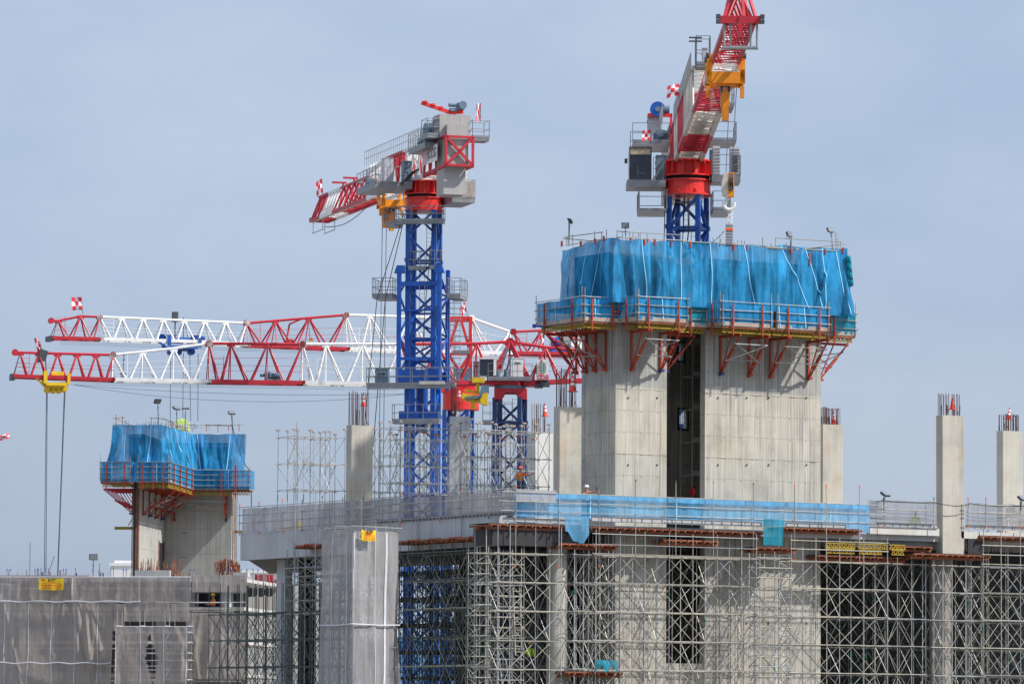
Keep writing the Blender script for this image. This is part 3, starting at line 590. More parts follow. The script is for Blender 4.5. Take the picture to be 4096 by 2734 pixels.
for (px, py, hgt, yaw, tilt, sway, lb, Y) in ((2276, 960, .75, -1.9, -.5, .05, 'floodlight on the far left corner of the tall core, facing left', 2.5), (2504, 945, .28, .1, .15, -.05, 'upright floodlight beside the rail at the left end of the big curtain', -.9), (3166, 985, .35, .9, .35, -.15, 'small tilted floodlight right of the middle of the big curtain', -.9), (3333, 985, .6, .7, .5, -.2, 'floodlight on a kinked pole at the right end of the big curtain', -.9)):
    q = TP(px, py, Y); floodlight(q, lb, hgt+.2, yaw-AZ, tilt, sway, 1.05)
mb = MB(); a = TP(2133, 1303, 3); b = TP(2175, 1306, 3); mb.tube(a, b, .06, 8); mb.tube(a, (a[0]+.12, a[1], a[2]), .12, 8); mb.build('strut_end', blue, pf)
# scaffold stair tower in the slot
st = thing('slot_ladder_scaffold', (X1+2, 4, 0), 'dim galvanised scaffold with platforms standing inside the dark slot of the core', 'scaffold')
Xs = [fX(2770, 3.2, 1700), fX(2815, 3.2, 1700)]
for x in Xs:
    for y in (3.2, 4.4): mb = MB(); mb.tube((x, y, 0), (x, y, CT-.5), .03, 6); mb.build('standard', tubem, st)
for k, py in enumerate(range(1340, 2000, 33)):
    z = fZ(py, Xs[0], 3.2); mb = MB()
    mb.tube((Xs[0]-.1, 3.2, z), (Xs[1]+.6, 3.2, z), .024, 5); mb.build('ledger', tubem, st)
    if k % 4 == 1: mb = MB(); mb.box(Xs[0], Xs[1]+.6, 3.25, 4.3, z, z+.06); mb.box(Xs[0], Xs[1]+.6, 3.22, 3.25, z, z+.3); mb.build('toe_board', toem, st)
# ------------------------------------------------------------------ scaffolding
def scaffold(name, label, xs, ys, zs, z0=0., ztop=None, mats=(tubem, tubem, tubew), r=.027, group='scaffolding', fr=W0, brace='zig', heads=None, zmin=5.5, lad=None, order='front', cat='scaffold', sub=None, skipy=(), nobrace_rows=(), nb=1.0, seed=1, jit=.015):
    """standards at xs*ys, ledgers at zs. zs sorted from top down; braces in every lift on each row"""
    R = random.Random(seed); ztop = ztop if ztop is not None else zs[0]+.25
    c = fr.p(sum(xs)/len(xs), sum(ys)/len(ys), z0); th = thing(name, c, label, cat, group)
    gap = (zs[0]-zs[-1])/max(1, len(zs)-1)
    parts = []
    for j, y in enumerate(ys):
        for i, x in enumerate(xs):
            mb = MB(fr); jx, jy = R.uniform(-jit, jit), R.uniform(-jit, jit); zt = ztop+R.uniform(-.05, .1)
            mb.mi = 0; n = 6 if j == 0 else 4
            mb.tube((x+jx, y+jy, z0), (x-jx, y-jy, zt), r, n, caps=False)
            if j < 3:
                for z in zs:
                    mb.tube((x, y, z-.04), (x, y, z+.04), r*1.7, n)
                    if sub:
                        for q in range(1, sub): mb.tube((x, y, z-gap*q/sub-.015), (x, y, z-gap*q/sub+.015), r*1.55, n)
                mb.mi = 1
                if R.random() < .5: zz = zs[0]-gap*R.randint(1, max(1, len(zs)-1))-gap*.4; mb.tube((x, y, zz), (x, y, zz+.42), r*1.25, n)
            if heads and R.random() < heads:
                hz = zt+R.uniform(-.1, .12); mb.mi = 0; mb.tube((x, y, zt-.1), (x, y, hz+.1), .018, n); mb.mi = 2; mb.box(x-.1, x+.1, y-.07, y+.07, hz+.08, hz+.18)
            parts.append(('standard', j, mb, [mats[0], green, timber if (heads or 0) > .9 else boards]))
    for j, y in enumerate(ys):
        for k, z in enumerate(zs):
            mb = MB(fr); s = R.uniform(-.02, .02); e = R.uniform(.05, .25); mb.tube((xs[0]-e, y-.05, z+s), (xs[-1]+R.uniform(.05, .2), y-.05, z+s), r*.92, 5 if j else 6)
            parts.append(('ledger', j, mb, mats[2] if R.random() < .55 else mats[1]))
    if len(ys) > 1:
        for i, x in enumerate(xs):
            for z in zs[::1]:
                mb = MB(fr); mb.tube((x+.05, ys[0], z+.05), (x+.05, ys[-1], z+.05), r*.85, 4); parts.append(('transom', 1+i*.01, mb, mats[1]))
    if brace:
        for j, y in enumerate(ys):
            if j in nobrace_rows: continue
            for k in range(len(zs)-1):
                za, zb_ = zs[k], zs[k+1]
                for i in range(len(xs)-1):
                    if R.random() > nb: continue
                    a, b = (xs[i], xs[i+1]) if (i+k+j) % 2 == 0 else (xs[i+1], xs[i])
                    mb = MB(fr); mb.tube((a, y-.09*(1 if j % 2 else -1), zb_+.06), (b, y-.09*(1 if j % 2 else -1), za-.06), r*.72, 4, caps=False); parts.append(('diagonal_brace', j+k*.01, mb, mats[2] if R.random() < .6 else mats[1]))
        for i, x in enumerate(xs):
            for j in range(len(ys)-1):
                if (i+j) % 2: continue
                for k in range(len(zs)-1):
                    a, b = (ys[j], ys[j+1]) if (k+j) % 2 else (ys[j+1], ys[j])
                    mb = MB(fr); mb.tube((x, a, zs[k+1]), (x, b, zs[k]), r*.75, 4, caps=False); parts.append(('diagonal_brace', j+.5+k*.01, mb, mats[1]))
    for nm in ('standard', 'ledger', 'transom', 'diagonal_brace'):
        L = sorted([p for p in parts if p[0] == nm], key=lambda p: p[1]); lim = {'standard': 90, 'ledger': 80, 'transom': 40, 'diagonal_brace': 90}[nm]
        for p in L[:lim]: p[2].build(nm, p[3], th)
        rest = L[lim:]
        if rest:
            mm = MB(); mats_ = [mats[0], mats[2], green, boards]
            for p in rest:
                b = len(mm.v); mm.v += p[2].v; mm.f += [[b+i for i in f] for f in p[2].f]
                mi = 1 if (nm != 'standard' and p[3] is mats[2]) else 0; mm.m += [mi]*len(p[2].f)
            o = mm.build(nm, mats_, th); tag(o, kind='stuff')
    return th
def pxs(lst, Y, py=2400): return [fX(p, Y, py) for p in lst]
def zsy(lst, X, Y): return [fZ(p, X, Y) for p in lst]
YF = -2.3
# front shoring, standing in front of the core
xa0 = fX(2580, YF)
zF = zsy([2222, 2333, 2447, 2562, 2678], xa0, YF); g0 = zF[-2]-zF[-1]; zF += [zF[-1]-g0*k for k in (1, 2, 3)]
zFt = fZ(2126, xa0, YF)
scaffold('front_scaffold', 'silver and tan scaffold with zigzag braces in front of the lower core wall', pxs([2382, 2481, 2578, 2676, 2772, 2870, 2966, 3025], YF), [YF, YF+1.25, YF+2.1], zF, 0, zFt, sub=3)
xb0 = fX(3350, YF)
scaffold('front_scaffold', 'bright scaffold bay at the right corner of the core under the blue net end', pxs([3165, 3263, 3358, 3455, 3550], YF), [YF, YF+1.25], [z-.02 for z in zF], 0, fZ(2148, xb0, YF), seed=5, sub=3)
def rails(label, pts, mats=tubem, r=.027, name='guard_rail', cat='guard rail', group='scaffold guard rails', poles=(), polemat=None):
    t = thing(name, pts[0][0], label, cat, group)
    for a, b in pts: mb = MB(); mb.tube(a, b, r, 6); mb.build('rail_tube', tubem if rnd.random() < .6 else tubew, t)
    for a, b in poles:
        mb = MB(); mb.mi = 0; mb.tube(a, b, r*1.05, 6); h = b[2]-a[2]; mb.mi = 1; mb.tube((b[0], b[1], b[2]-.03), (b[0], b[1], b[2]+.12), r*1.3, 6); mb.tube((a[0], a[1], a[2]-.06), (a[0], a[1], a[2]+.08), r*1.3, 6); mb.mi = 0
        mb.build('post', [tubew if rnd.random() < .3 else tubem, rnd.choice((tiporange, tiporange, green))], t)
    return t
# upper horizontal rails across the head of the front shoring
def rowpts(px0, px1, ys, Y, skew=0):
    out = []
    for y0 in ys:
        xa, xb = fX(px0, Y), fX(px1, Y); z = fZ(y0, fX(2481, Y), Y); out.append(((xa, Y, z), (xb, Y, z)))
    return out
rails('close-set rails across the head of the scaffold in front of the core', rowpts(2370, 3032, (2136, 2178, 2215), YF-.04), name='head_rails', cat='scaffold rails')
z3 = [fZ(y, xb0, YF) for y in (2165, 2199)]
rails('two rails across the head of the right corner scaffold bay', [((fX(3160, YF), YF-.04, z), (fX(3552, YF), YF-.04, z)) for z in z3], name='head_rails', cat='scaffold rails')
# tower with ladder frames between them
scaffold('ladder_frame_tower', 'narrow bright scaffold tower of ladder frames below the small hanging net at the core right', pxs([3038, 3098, 3157], YF-.9), [YF-.9, YF+.1], [fZ(2240, xb0, YF)-.55*k for k in range(16)], 0, fZ(2222, xb0, YF), brace='zig', seed=8, nb=.35)
# left front shoring (dense, 1906..2380)
xl = [1906, 1953, 2040, 2142, 2240, 2297, 2370]
zL = zsy([2215, 2330, 2443, 2562, 2676], fX(2150, YF), YF); zL += [zL[-1]-g0*k for k in (1, 2, 3)]
scaffold('front_scaffold', 'bright silver scaffold corner between the dark shoring and the round column', pxs([1990, 2040, 2142, 2245], YF-.2), [YF-.2, YF+1.0, YF+2.2], zL, 0, fZ(2105, fX(2100, YF), YF), seed=11, sub=3)
scaffold('front_scaffold', 'pale scaffold frames in front of the round light column', pxs([2297, 2355], YF+.2), [YF+.2, YF+1.5], [z+.06 for z in zL], 0, fZ(2200, fX(2300, YF), YF), seed=12, sub=2)
scaffold('ladder_frame_tower', 'close rung scaffold tower with an orange sleeve, left of the round light column', pxs([1996, 2048, 2085], YF+1.0), [YF+1.0, YF+1.9], [zL[0]-.57*k for k in range(15)], 0, zL[0]+.3, seed=13, nb=.3)
scaffold('ladder_frame_tower', 'slim silver scaffold tower at the outer corner of the dark shoring', pxs([1906, 1953], YF+.8), [YF+.8, YF+1.7], [fZ(2212, fX(1930, -1), -1)-.56*k for k in range(15)], 0, fZ(2190, fX(1930, -1), -1), seed=14, nb=.6)
# dark dense shoring under the left wing (x 1600..1990)
XS = [XL-1.3, XL-.1, XL+1.1, XL+2.3, XL+3.5, XL+4.7, XL+5.9]
ysd = [fY(p, XL-1.3, 2300) for p in (1905, 1865, 1822, 1779, 1735, 1690, 1645, 1600, 1560)]
fr90 = Frame((0, 0), -math.pi/2)      # u runs toward the camera side (-Y), v runs to +X
zW = zsy([2208, 2318, 2433, 2547, 2662], XL-1.3, ysd[4]); zW += [zW[-1]-1.62*k for k in (1, 2, 3)]
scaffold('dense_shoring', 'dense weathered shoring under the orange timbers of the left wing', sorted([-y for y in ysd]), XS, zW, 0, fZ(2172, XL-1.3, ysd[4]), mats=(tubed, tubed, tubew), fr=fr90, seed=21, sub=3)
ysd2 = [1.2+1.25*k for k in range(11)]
scaffold('dense_shoring', 'dark forest of shoring tubes behind the bright corner scaffold', [-4.5+1.2*k for k in range(9)], [.6+1.5*k for k in range(7)], [z+.1 for z in zL], 0, ZD-.6, mats=(tube_shade, tube_shade, tubed), seed=22)
scaffold('dense_shoring', 'darkest deep rows of shoring under the middle of the side wing', [XL+7+1.25*k for k in range(8)], [9+1.5*k for k in range(8)], [z-.3 for z in zL], 0, ZD-.6, mats=(tube_shade, tube_shade, tubed), seed=23)
scaffold('dense_shoring', 'deep shoring painted shade-dark in front of the lower blue mast under the wing', [-31+1.25*k for k in range(16)], [XL+7.2+1.3*k for k in range(6)], [z-.2 for z in zL], 0, zb_-.1, mats=(tube_shade, tube_shade, tubed), seed=24, fr=fr90)
# right hand shoring beyond the core
xr = [3590, 3646, 3703]
scaffold('shoring_bay', 'scaffold bay left of the dark round column at the right', pxs([3550, 3589, 3646, 3703], -1.6), [-1.6, -.4, .8], [z-.02 for z in zF], 0, fZ(2228, fX(3640, -1), -1), seed=31, sub=3)
scaffold('shoring_bay', 'scaffold in front of the dark round column under the long column', pxs([3735, 3774, 3809, 3867, 3928], -2), [-2, -1.9, -.9], [z-.06 for z in zF], 0, fZ(2238, fX(3830, -2), -2), seed=32, sub=2)
scaffold('shoring_bay', 'bright doubled scaffold bays at the lower right edge of the photo', pxs([3934, 4005, 4082, 4160], -2.3), [-2.3, -1.1, -.9], [z-.02 for z in zF], 0, fZ(2120, fX(4000, -2), -2), seed=33, sub=3)
rails('head rails of the scaffold at the lower right edge of the photo', [((fX(3925, -2.3), -2.34, fZ(y, fX(3990, -2.3), -2.3)), (fX(4250, -2.3), -2.34, fZ(y, fX(3990, -2.3), -2.3))) for y in (2181, 2218, 2256)], name='head_rails', cat='scaffold rails')
scaffold('dense_shoring', 'black thicket of shoring tubes in the open bay right of the core', [X3+.9+1.25*k for k in range(15)], [.3+1.35*k for k in range(6)], [z-.1 for z in zF], 0, ZD-.5, mats=(tube_shade, tubed, tubed), seed=34)
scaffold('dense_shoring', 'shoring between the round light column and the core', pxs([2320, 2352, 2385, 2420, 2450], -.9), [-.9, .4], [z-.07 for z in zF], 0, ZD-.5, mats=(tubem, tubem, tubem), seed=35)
# ------------------------------------------------------------------ deck edge: timber tables, toe boards, blue guard net
zde = lambda px, py, Y=-1.3: fZ(py, fX(px, Y), Y)
def timber_table(label, px0, px1, Y, z, depth=2.4, n=None, thick=.1, low=True, jo=True, post=None):
    xa, xb = fX(px0, Y), fX(px1, Y); t = thing('formwork_table', ((xa+xb)/2, Y, z), label, 'formwork', 'timber formwork tables')
    mb = MB(); mb.box(xa, xb, Y, Y+depth, z-.03, z); mb.build('plywood_sheet', ply_shade, t)
    mb = MB(); mb.beam((xa-.1, Y+.04, z-.07), (xb+.1, Y+.04, z-.07), .08, .07); mb.build('edge_timber', timber, t)
    n = n or max(2, int((xb-xa)/.5))
    for k in range(n+1):
        x = xa+(xb-xa)*k/n; mb = MB(); mb.beam((x, Y-rnd.uniform(.02, .25), z-.13), (x, Y+depth, z-.13), .08, .1); mb.build('joist', timber, t)
    if low:
        for y in (Y+.25, Y+depth*.6): mb = MB(); mb.beam((xa-.15, y, z-.26), (xb+.15, y, z-.26), .1, .13); mb.build('bearer', timber, t)
    return t
zc1 = zde(2500, 2106)
timber_table('rust coloured timber formwork table edge at the front left corner of the deck', 1962, 2325, -1.7, fZ(2094, fX(2100, -1.7), -1.7), 2.2)
timber_table('timber formwork edge running across in front of the core below the metal toe board', 2365, 3045, -1.7, zc1-.03, 2.2)
timber_table('timber formwork edge between the small hanging net and the concrete edge', 3140, 3440, -1.7, zde(3300, 2112), 2.2)
timber_table('lower timber platform beneath the big hanging tarpaulin', 2245, 2465, -2, fZ(2172, fX(2350, -2), -2), 1.6)
timber_table('lower timber platform beneath the small hanging net', 3025, 3180, -2.2, fZ(2187, fX(3100, -2), -2), 1.6)
timber_table('timber shelf near the bottom holding a blue rag', 2270, 2490, -2.2, fZ(2683, fX(2380, -2), -2), 1.4)
timber_table('rusty timber collar under the foot of the long column', 3660, 3950, -2.3, fZ(2214, fX(3800, -2), -2), 2.6)
timber_table('short timber table left of the long column under the drop beam', 3585, 3725, -1.8, fZ(2184, fX(3650, -1), -1), 1.6)
timber_table('timber formwork edge at the right edge of the photo', 3925, 4250, -1.75, fZ(2141, fX(4000, -2), -2), 2.0)
timber_table('inner timber soffit seen through the core slot scaffold', 2660, 2870, -1.6, fZ(2155, fX(2700, -1.6), -1.6), 1.3)
mb = MB(); xa, xb = fX(1975, -1.6), fX(2305, -1.6); mb.box(xa, xb, -1.45, -1.4, fZ(2178, xa, -1.5), fZ(2099, xa, -1.5)); mb.box(xa-.02, xa+.03, -1.4, .5, fZ(2178, xa, -1.5), fZ(2099, xa, -1.5)); tag(mb.build('shutter_panel', ply_shade), 'black plywood beam side below the front left corner of the deck', 'formwork panel')
mb = MB(); mb.box(fX(3862, -1.2), fX(3925, -1.2), -1.44, -1.36, fZ(2216, fX(3900, -1), -1), fZ(2141, fX(3900, -1), -1)); tag(mb.build('shutter_panel', ply_shade), 'black plywood panel just right of the foot of the long column', 'formwork panel')
gs = thing('girder_stack', (fX(3450, -1.9), -1.9, fZ(2225, fX(3450, -1.9), -1.9)), 'stacked yellow lattice girders lying under the deck right of the core', 'timber girders')
for k, (a, b) in enumerate(((3298, 3420), (3302, 3415), (3428, 3545), (3430, 3520), (3548, 3612), (3555, 3605))):
    z = fZ(2175 if k % 2 == 0 else 2197, fX(3450, -1.9), -1.9); girder(gs, W0, (fX(a, -1.9), -1.9-.05*k), (fX(b, -1.9), -1.9-.05*k), z, .24)
timber_table('dark timber shelf carrying the stacked yellow girders', 3270, 3620, -1.1, fZ(2222, fX(3450, -1), -1), 1.2)
def toe(label, px0, px1, py0, py1, Y, n, tilt=0.):
    xa, xb = fX(px0, Y), fX(px1, Y); X = (xa+xb)/2; z1, z0 = fZ(py0, X, Y), fZ(py1, X, Y); t = thing('toe_board', (X, Y, z0), label, 'toe board', 'galvanised toe boards')
    mb = MB(); mb.box(xa, xb, Y, Y+.02, z0, z1); mb.build('mesh_panel', toem, t)
    mb = MB()
    for z in (z0, z1): mb.box(xa, xb, Y-.03, Y-.002, z-.015, z+.015)
    for k in range(n+1): x = xa+(xb-xa)*k/n; mb.box(x-.015, x+.015, Y-.035, Y-.004, z0+.016, z1-.016)
    mb.build('frame_bars', galv, t); return t
toe('long galvanised toe board along the deck edge in front of the core', 2365, 3045, 2076, 2094, -1.62, 17)
toe('short galvanised toe board at the left end of the blue deck net', 2012, 2320, 2073, 2088, -1.62, 7)
toe('galvanised toe board at the right end of the blue deck net', 3142, 3382, 2093, 2108, -1.62, 5)
toe('toe board on the pale slab edge left of the long column', 3480, 3752, 2092, 2106, -1.5, 9)
toe('rusty toe board right of the long column', 3862, 4200, 2103, 2118, -1.5, 9)
zn_t = zde(2500, 1984); zn_b = zde(2500, 2080)
nx0, nx1 = fX(2057, -1.5), fX(3478, -1.5); Tn = nx1-nx0
netsheet('debris_net', 'long pale blue guard net along the front of the deck', [(nx0, -1.5), (nx1, -1.5)], lambda s: zn_b-(.25 if s > Tn-1.5 else 0)*min(1, (s-Tn+1.5)), zn_t, netpale, .1, 41, .3, seams=[(4.9, 4.9, .07), (10.6, 10.55, .06), (15.7, 15.7, .06), (21.1, 21.0, .05)], group='blue debris nets', scallop=.06)
mb = MB()
v = []; K = 150
for k in range(K+1):
    x = nx0+.1+(Tn-.2)*k/K; d = .05*mnoise.noise(Vector((x*1.2, 0, 5))); v += [(x, -1.63-d, zn_t-.02+.02*mnoise.noise(Vector((x*2, 1, 3)))), (x, -1.64-d, zn_t-.26-.1*abs(mnoise.noise(Vector((x*.9, 4, 3)))))]
mb.add(v, [(2*k, 2*k+1, 2*k+3, 2*k+2) for k in range(K)]); tag(mb.build('net_hem', netpale), 'folded brighter blue top hem of the long deck guard net', 'net hem')
# guard rail in front of the net
xg0, xg1 = fX(2052, -1.9), fX(3560, -1.9)
gp = [fX(p, -1.95) for p in (2062, 2235, 2395, 2541, 2702, 2852, 3012, 3177, 3304, 3437)]
gpy = [(1948, 2262)]+[(1945, 2262), (1968, 2262), (1925, 2225), (1928, 2222), (1930, 2226), (1938, 2228), (1942, 2236), (1946, 2246), (1948, 2244)]
poles = []
for x, (a, b) in zip(gp, gpy): poles.append(((x, -1.98, fZ(b, x, -1.98)), (x, -1.98, fZ(a, x, -1.98))))
rl = []
for py in (1973, 2010, 2048):
    z = zde(2250, py, -1.9); rl += [((xg0-1.0+rnd.random()*.3, -1.93, z), (fX(2700, -1.9), -1.93, z)), ((fX(2680, -1.9), -1.88, z), (xg1-rnd.random(), -1.88, z))]
rails('front guard rail of the deck, tall tipped posts and three rails over the blue net', rl, poles=poles)
rl = []; poles = []
for py in (2007, 2038, 2076):
    z = zde(3600, py, -1.7); rl.append(((fX(3480, -1.7), -1.7, z), (fX(3745, -1.7), -1.7, z))); rl.append(((fX(3862, -1.7), -1.7, z+.02), (fX(4180, -1.7), -1.7, z+.02)))
for px in (3535, 3735, 3872, 3943, 4080): x = fX(px, -1.72); poles.append(((x, -1.74, zde(px, 2110)), (x, -1.74, zde(px, 1998))))
rails('guard rail over the grey netting at the right part of the deck', rl, poles=poles)
netsheet('debris_net', 'sheer grey net on the deck between the blue net and the long column', [(nx1-.05, -1.4), (fX(3748, -1.4), -1.4)], zde(3600, 2092), zde(3600, 2000), netsheer, .08, 51, .4, seams=[(1, 1.1, .04)], seammat=seamg, group='grey debris nets')
netsheet('debris_net', 'sagging sheer grey net right of the long column', [(fX(3862, -1.4), -1.4), (fX(4250, -1.4), -1.4)], zde(3950, 2106), zde(3950, 2010), netsheer, .12, 52, .6, seams=[(3, 3.1, .04)], seammat=seamg, group='grey debris nets', scallop=.3)
netsheet('debris_net', 'low grey net peeping above the left end of the blue deck net', [(nx0-.1, -1.9), (fX(2225, -1.9), -1.9)], zde(2100, 2010), zde(2100, 1957), netgrey, .05, 53, .4, group='grey debris nets')
# hanging tarpaulins
def tarp(label, px0, px1, py0, py1, Y, mat, seed, drop):
    xa, xb = fX(px0, Y), fX(px1, Y); zt = fZ(py0, xa, Y); zb = fZ(py1, xa, Y); T = xb-xa
    return netsheet('tarpaulin', label, [(xa, Y), (xb, Y)], lambda s: zb+drop(s/T)*(zt-zb), zt, mat, .22, seed, .5, cat='tarpaulin', step=.06, group='hanging blue cloths')
tarp('large bright blue tarpaulin hanging in a point below the deck net', 2262, 2356, 2060, 2172, -2.05, netpale, 61, lambda t: max(0, .8*abs(t-.6)-.04+.06*math.sin(t*14)))
tarp('small blue net square hanging over a timber platform right of the core slot', 3054, 3132, 2072, 2178, -2.1, netteal, 62, lambda t: 0)
tarp('torn blue rag tied low on the scaffold near the bottom', 2382, 2474, 2636, 2690, -2.5, netteal, 63, lambda t: .5*abs(math.sin(t*6.5)))
# black power cable slung along the right guard rail
pts = [TP(a, b, -1.85) for a, b in ((3525, 1998), (3560, 2004), (3640, 2008), (3700, 2009), (3735, 2008), (3775, 2017), (3820, 2023), (3862, 2020), (3880, 2012), (3930, 2019), (4000, 2025), (4060, 2022), (4110, 2020))]
mb = MB(); mb.path(pts, .022, 6); tag(mb.build('power_cable', black), 'black cable sagging across the long column at guard rail height', 'cable')
floodlight(TP(3533, 2000, -1.9), 'floodlight tipped upward on the guard rail left of the long column', .2, .9-AZ, .95, .15, 1.35)
floodlight(TP(4083, 2020, -1.9), 'floodlight on the guard rail at the right edge of the photo', .25, .9-AZ, .9, .1, 1.35)
# ------------------------------------------------------------------ left wing: parapet netting, rails, timbers, wrapped tower
zwt = fZ(2032, XL, YW); zwn = fZ(1957, XL, -1.2); print('wing parapet', zwt, zwn, zt_)
LW = YW+1.2
def wtop(s): return zwn+(zwt-zwn)*(s/LW)
netsheet('debris_net', 'long grey net on the side wing between the beam and the top rail', [(XL+.1, YW), (XL+.1, -1.2)], zt_-.02, lambda s: wtop(LW-s), netpar, .1, 71, .3, seams=[(4, 4.2, .04), (11, 11.2, .04), (22, 22.4, .04)], seammat=seamg, group='grey debris nets', scallop=.1)
pr = []; pol = []
for k, f in enumerate((1.0, .68, .36, .05)):
    zz = lambda s: zt_+.05+(wtop(s)-zt_)*f
    y = -1.2
    while y < YW-.5: y2 = min(YW, y+rnd.uniform(5, 6.5)); pr.append(((XL-.08-.04*(k % 2), y-.15, zz(y+1.2)), (XL-.08, y2+.15, zz(y2+1.2)))); y = y2
y = YW-.1
while y > -1: pol.append(((XL-.12, y, zt_-.1 if rnd.random() < .7 else zt_-1.1), (XL-.12, y, wtop(y+1.2)+rnd.uniform(.05, .35)))); y -= rnd.choice((1.9, 2.4, 2.9))
rails('guard rail of thin tubes along the grey netted side wing', pr, poles=pol)
toe_t = thing('toe_board', (XL, 5, zt_), 'ribbed steel edge form along the top of the side beam near the corner', 'toe board', 'galvanised toe boards')
mb = MB(); mb.box(XL-.04, XL-.02, -.8, 14, zt_, zt_+.2); mb.build('mesh_panel', galv, toe_t)
mb = MB()
for k in range(38): mb.beam((XL-.07, -.8+k*.39, zt_), (XL-.07, -.7+k*.39, zt_+.2), .03)
mb.build('frame_bars', dgrey, toe_t)
def wing_timbers(label, pa, pb, py, n):
    ya, yb_ = fY(pa, XL-.9, py), fY(pb, XL-.9, py); z = fZ(py, XL-.9, (ya+yb_)/2); t = thing('formwork_table', (XL-.9, (ya+yb_)/2, z), label, 'formwork', 'timber formwork tables')
    for k in range(n):
        a = ya+(yb_-ya)*k/n; b = ya+(yb_-ya)*(k+1.12)/n; mb = MB(); mb.beam((XL-1.0+.06*(k % 2), a, z+.05+.05*(k % 2)), (XL-1.0+.06*(k % 2), b, z+.05+.05*(k % 2)), .1, .11); mb.build('bearer', rnd.choice((timber, timber, formred)), t)
        for q in (0, .5): mb = MB(); yy = a+(b-a)*q; mb.beam((XL-1.15, yy, z-.06), (XL+3.5, yy, z-.06), .08, .1); mb.build('joist', timber, t)
    mb = MB(); mb.box(XL-.85, XL+5, min(ya, yb_), max(ya, yb_), z+.02, z+.05) if abs(z+.05-zb_) > .1 else None; mb.build('plywood_sheet', ply_shade, t)
    return t
wing_timbers('row of orange timbers under the side beam, right of the wrapped tower', 1597, 1965, 2160, 9)
wing_timbers('short row of orange timbers under the side beam, left of the wrapped tower', 1190, 1285, 2184, 3)
# wrapped scaffold tower
Yt = 2.0; Xt1 = fX(1598, Yt, 2300); Xt0 = fX(1413, Yt, 2300); Yt2 = fY(1284, Xt0, 2300); ztw = fZ(2114, Xt0, Yt)
scaffold('wrapped_tower_scaffold', 'scaffold tower standing inside the tall grey wrapping, its rails showing on top', [Xt0+.15+(Xt1-Xt0-.3)*k/2 for k in range(3)], [Yt+.15+(Yt2-Yt-.3)*k/3 for k in range(4)], [ztw-.1-1.05*k for k in range(11)], 0, ztw+.25, seed=41, nb=.6)
netsheet('scaffold_wrap', 'tall grey sheet wrapping a square scaffold tower at centre left', [(Xt0, Yt2), (Xt0, Yt), (Xt1, Yt), (Xt1, Yt+2)], 0.3, ztw, netwrap, .24, 81, .1, seams=[(Yt2-Yt+.03, Yt2-Yt-.02, .12), (Yt2-Yt+2.05, Yt2-Yt+1.9, .12), (1.3, 1.2, .06), (2.9, 2.6, .05), (4.9, 4.9, .03)], seammat=seamg, cat='scaffold sheeting', scallop=.15, bunch=.4, group='grey debris nets')
mb = MB(); zr = fZ(2497, Xt0, Yt); mb.path([(Xt0-.06, Yt2, zr+.03), (Xt0-.1, Yt+1.5, zr), (Xt0-.06, Yt-.06, zr+.05), (Xt0+1.5, Yt-.1, zr), (Xt1, Yt-.06, zr+.03)], .035, 6); tag(mb.build('lashing_rope', seamg), 'pale rope belt tied round the middle of the grey wrapped tower', 'rope')
rails('white and blue tipped tubes lying along the top of the wrapped tower', [((Xt0-1.3, Yt-.2, ztw+.1), (Xt0+.2, Yt-.2, ztw+.12)), ((Xt0-.2, Yt-.1, ztw+.16), (Xt1+.1, Yt-.1, ztw+.1)), ((Xt0-.1, Yt2, ztw+.08), (Xt0-.1, Yt, ztw+.08))], poles=[((Xt0+.4, Yt-.1, ztw-.4), (Xt0+.4, Yt-.1, ztw+2.2))])
fb = 0
# long loose standards and small frames outside the wing
loose = thing('outrigger_scaffold', (XL-1.2, Yt2, 0), 'tall thin scaffold standing outside the side wing left of the wrapped tower', 'scaffold', 'scaffolding')
for px, ya, yb_ in ((1178, 2330, 1690), (1193, 2330, 2200), (1262, 2330, 1960), (1328, 2115, 1960), (1370, 2115, 1990), (1416, 2120, 1985), (1505, 2115, 1990), (1560, 2120, 1960), (1582, 2120, 1960), (1597, 2110, 1960)):
    X = XL-1.3; Y = fY(px, X, 2100); mb = MB(); mb.tube((X, Y, fZ(ya, X, Y)), (X+(.1 if px == 1178 else 0), Y, fZ(yb_, X, Y)), .028, 6); mb.build('standard', tubem, loose)
for a, b, py in ((1338, 1500, 2040), (1383, 1525, 2082), (1467, 1600, 2099), (1500, 1605, 2107), (1300, 1380, 2118), (1500, 1600, 2020), (1500, 1600, 2050), (1512, 1600, 1996)):
    X = XL-1.35; ya, yb_ = fY(a, X, py), fY(b, X, py); z = fZ(py, X, ya); mb = MB(); mb.tube((X, ya, z), (X, yb_, z), .028, 6); mb.build('ledger', tubem, loose)
# green-grey shoring field at lower left
ysL = [fY(p, XL-1.2, 2450) for p in (1278, 1240, 1202, 1165, 1128, 1091, 1055, 1019, 984, 949, 914, 880, 836)]
zLf = [fZ(p, XL-1.2, ysL[7]) for p in (2452, 2558, 2666)]; gl = zLf[1]-zLf[2]; zLf += [zLf[-1]-gl*k for k in (1, 2)]
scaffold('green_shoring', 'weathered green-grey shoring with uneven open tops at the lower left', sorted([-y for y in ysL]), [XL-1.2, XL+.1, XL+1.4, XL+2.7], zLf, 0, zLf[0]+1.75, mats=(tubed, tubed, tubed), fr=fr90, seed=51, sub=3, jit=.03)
ysM = [fY(p, XL-.8, 2300) for p in (1284, 1262, 1222, 1180, 1148)]
scaffold('light_shoring', 'light tube frames under the short orange timbers of the wing', sorted([-y for y in ysM]), [XL-.8, XL+.4, XL+1.6, XL+2.8], [fZ(p, XL-.8, ysM[2]) for p in (2226, 2268, 2304, 2337, 2400, 2452)], 0, fZ(2196, XL-.8, ysM[2]), fr=fr90, seed=52)
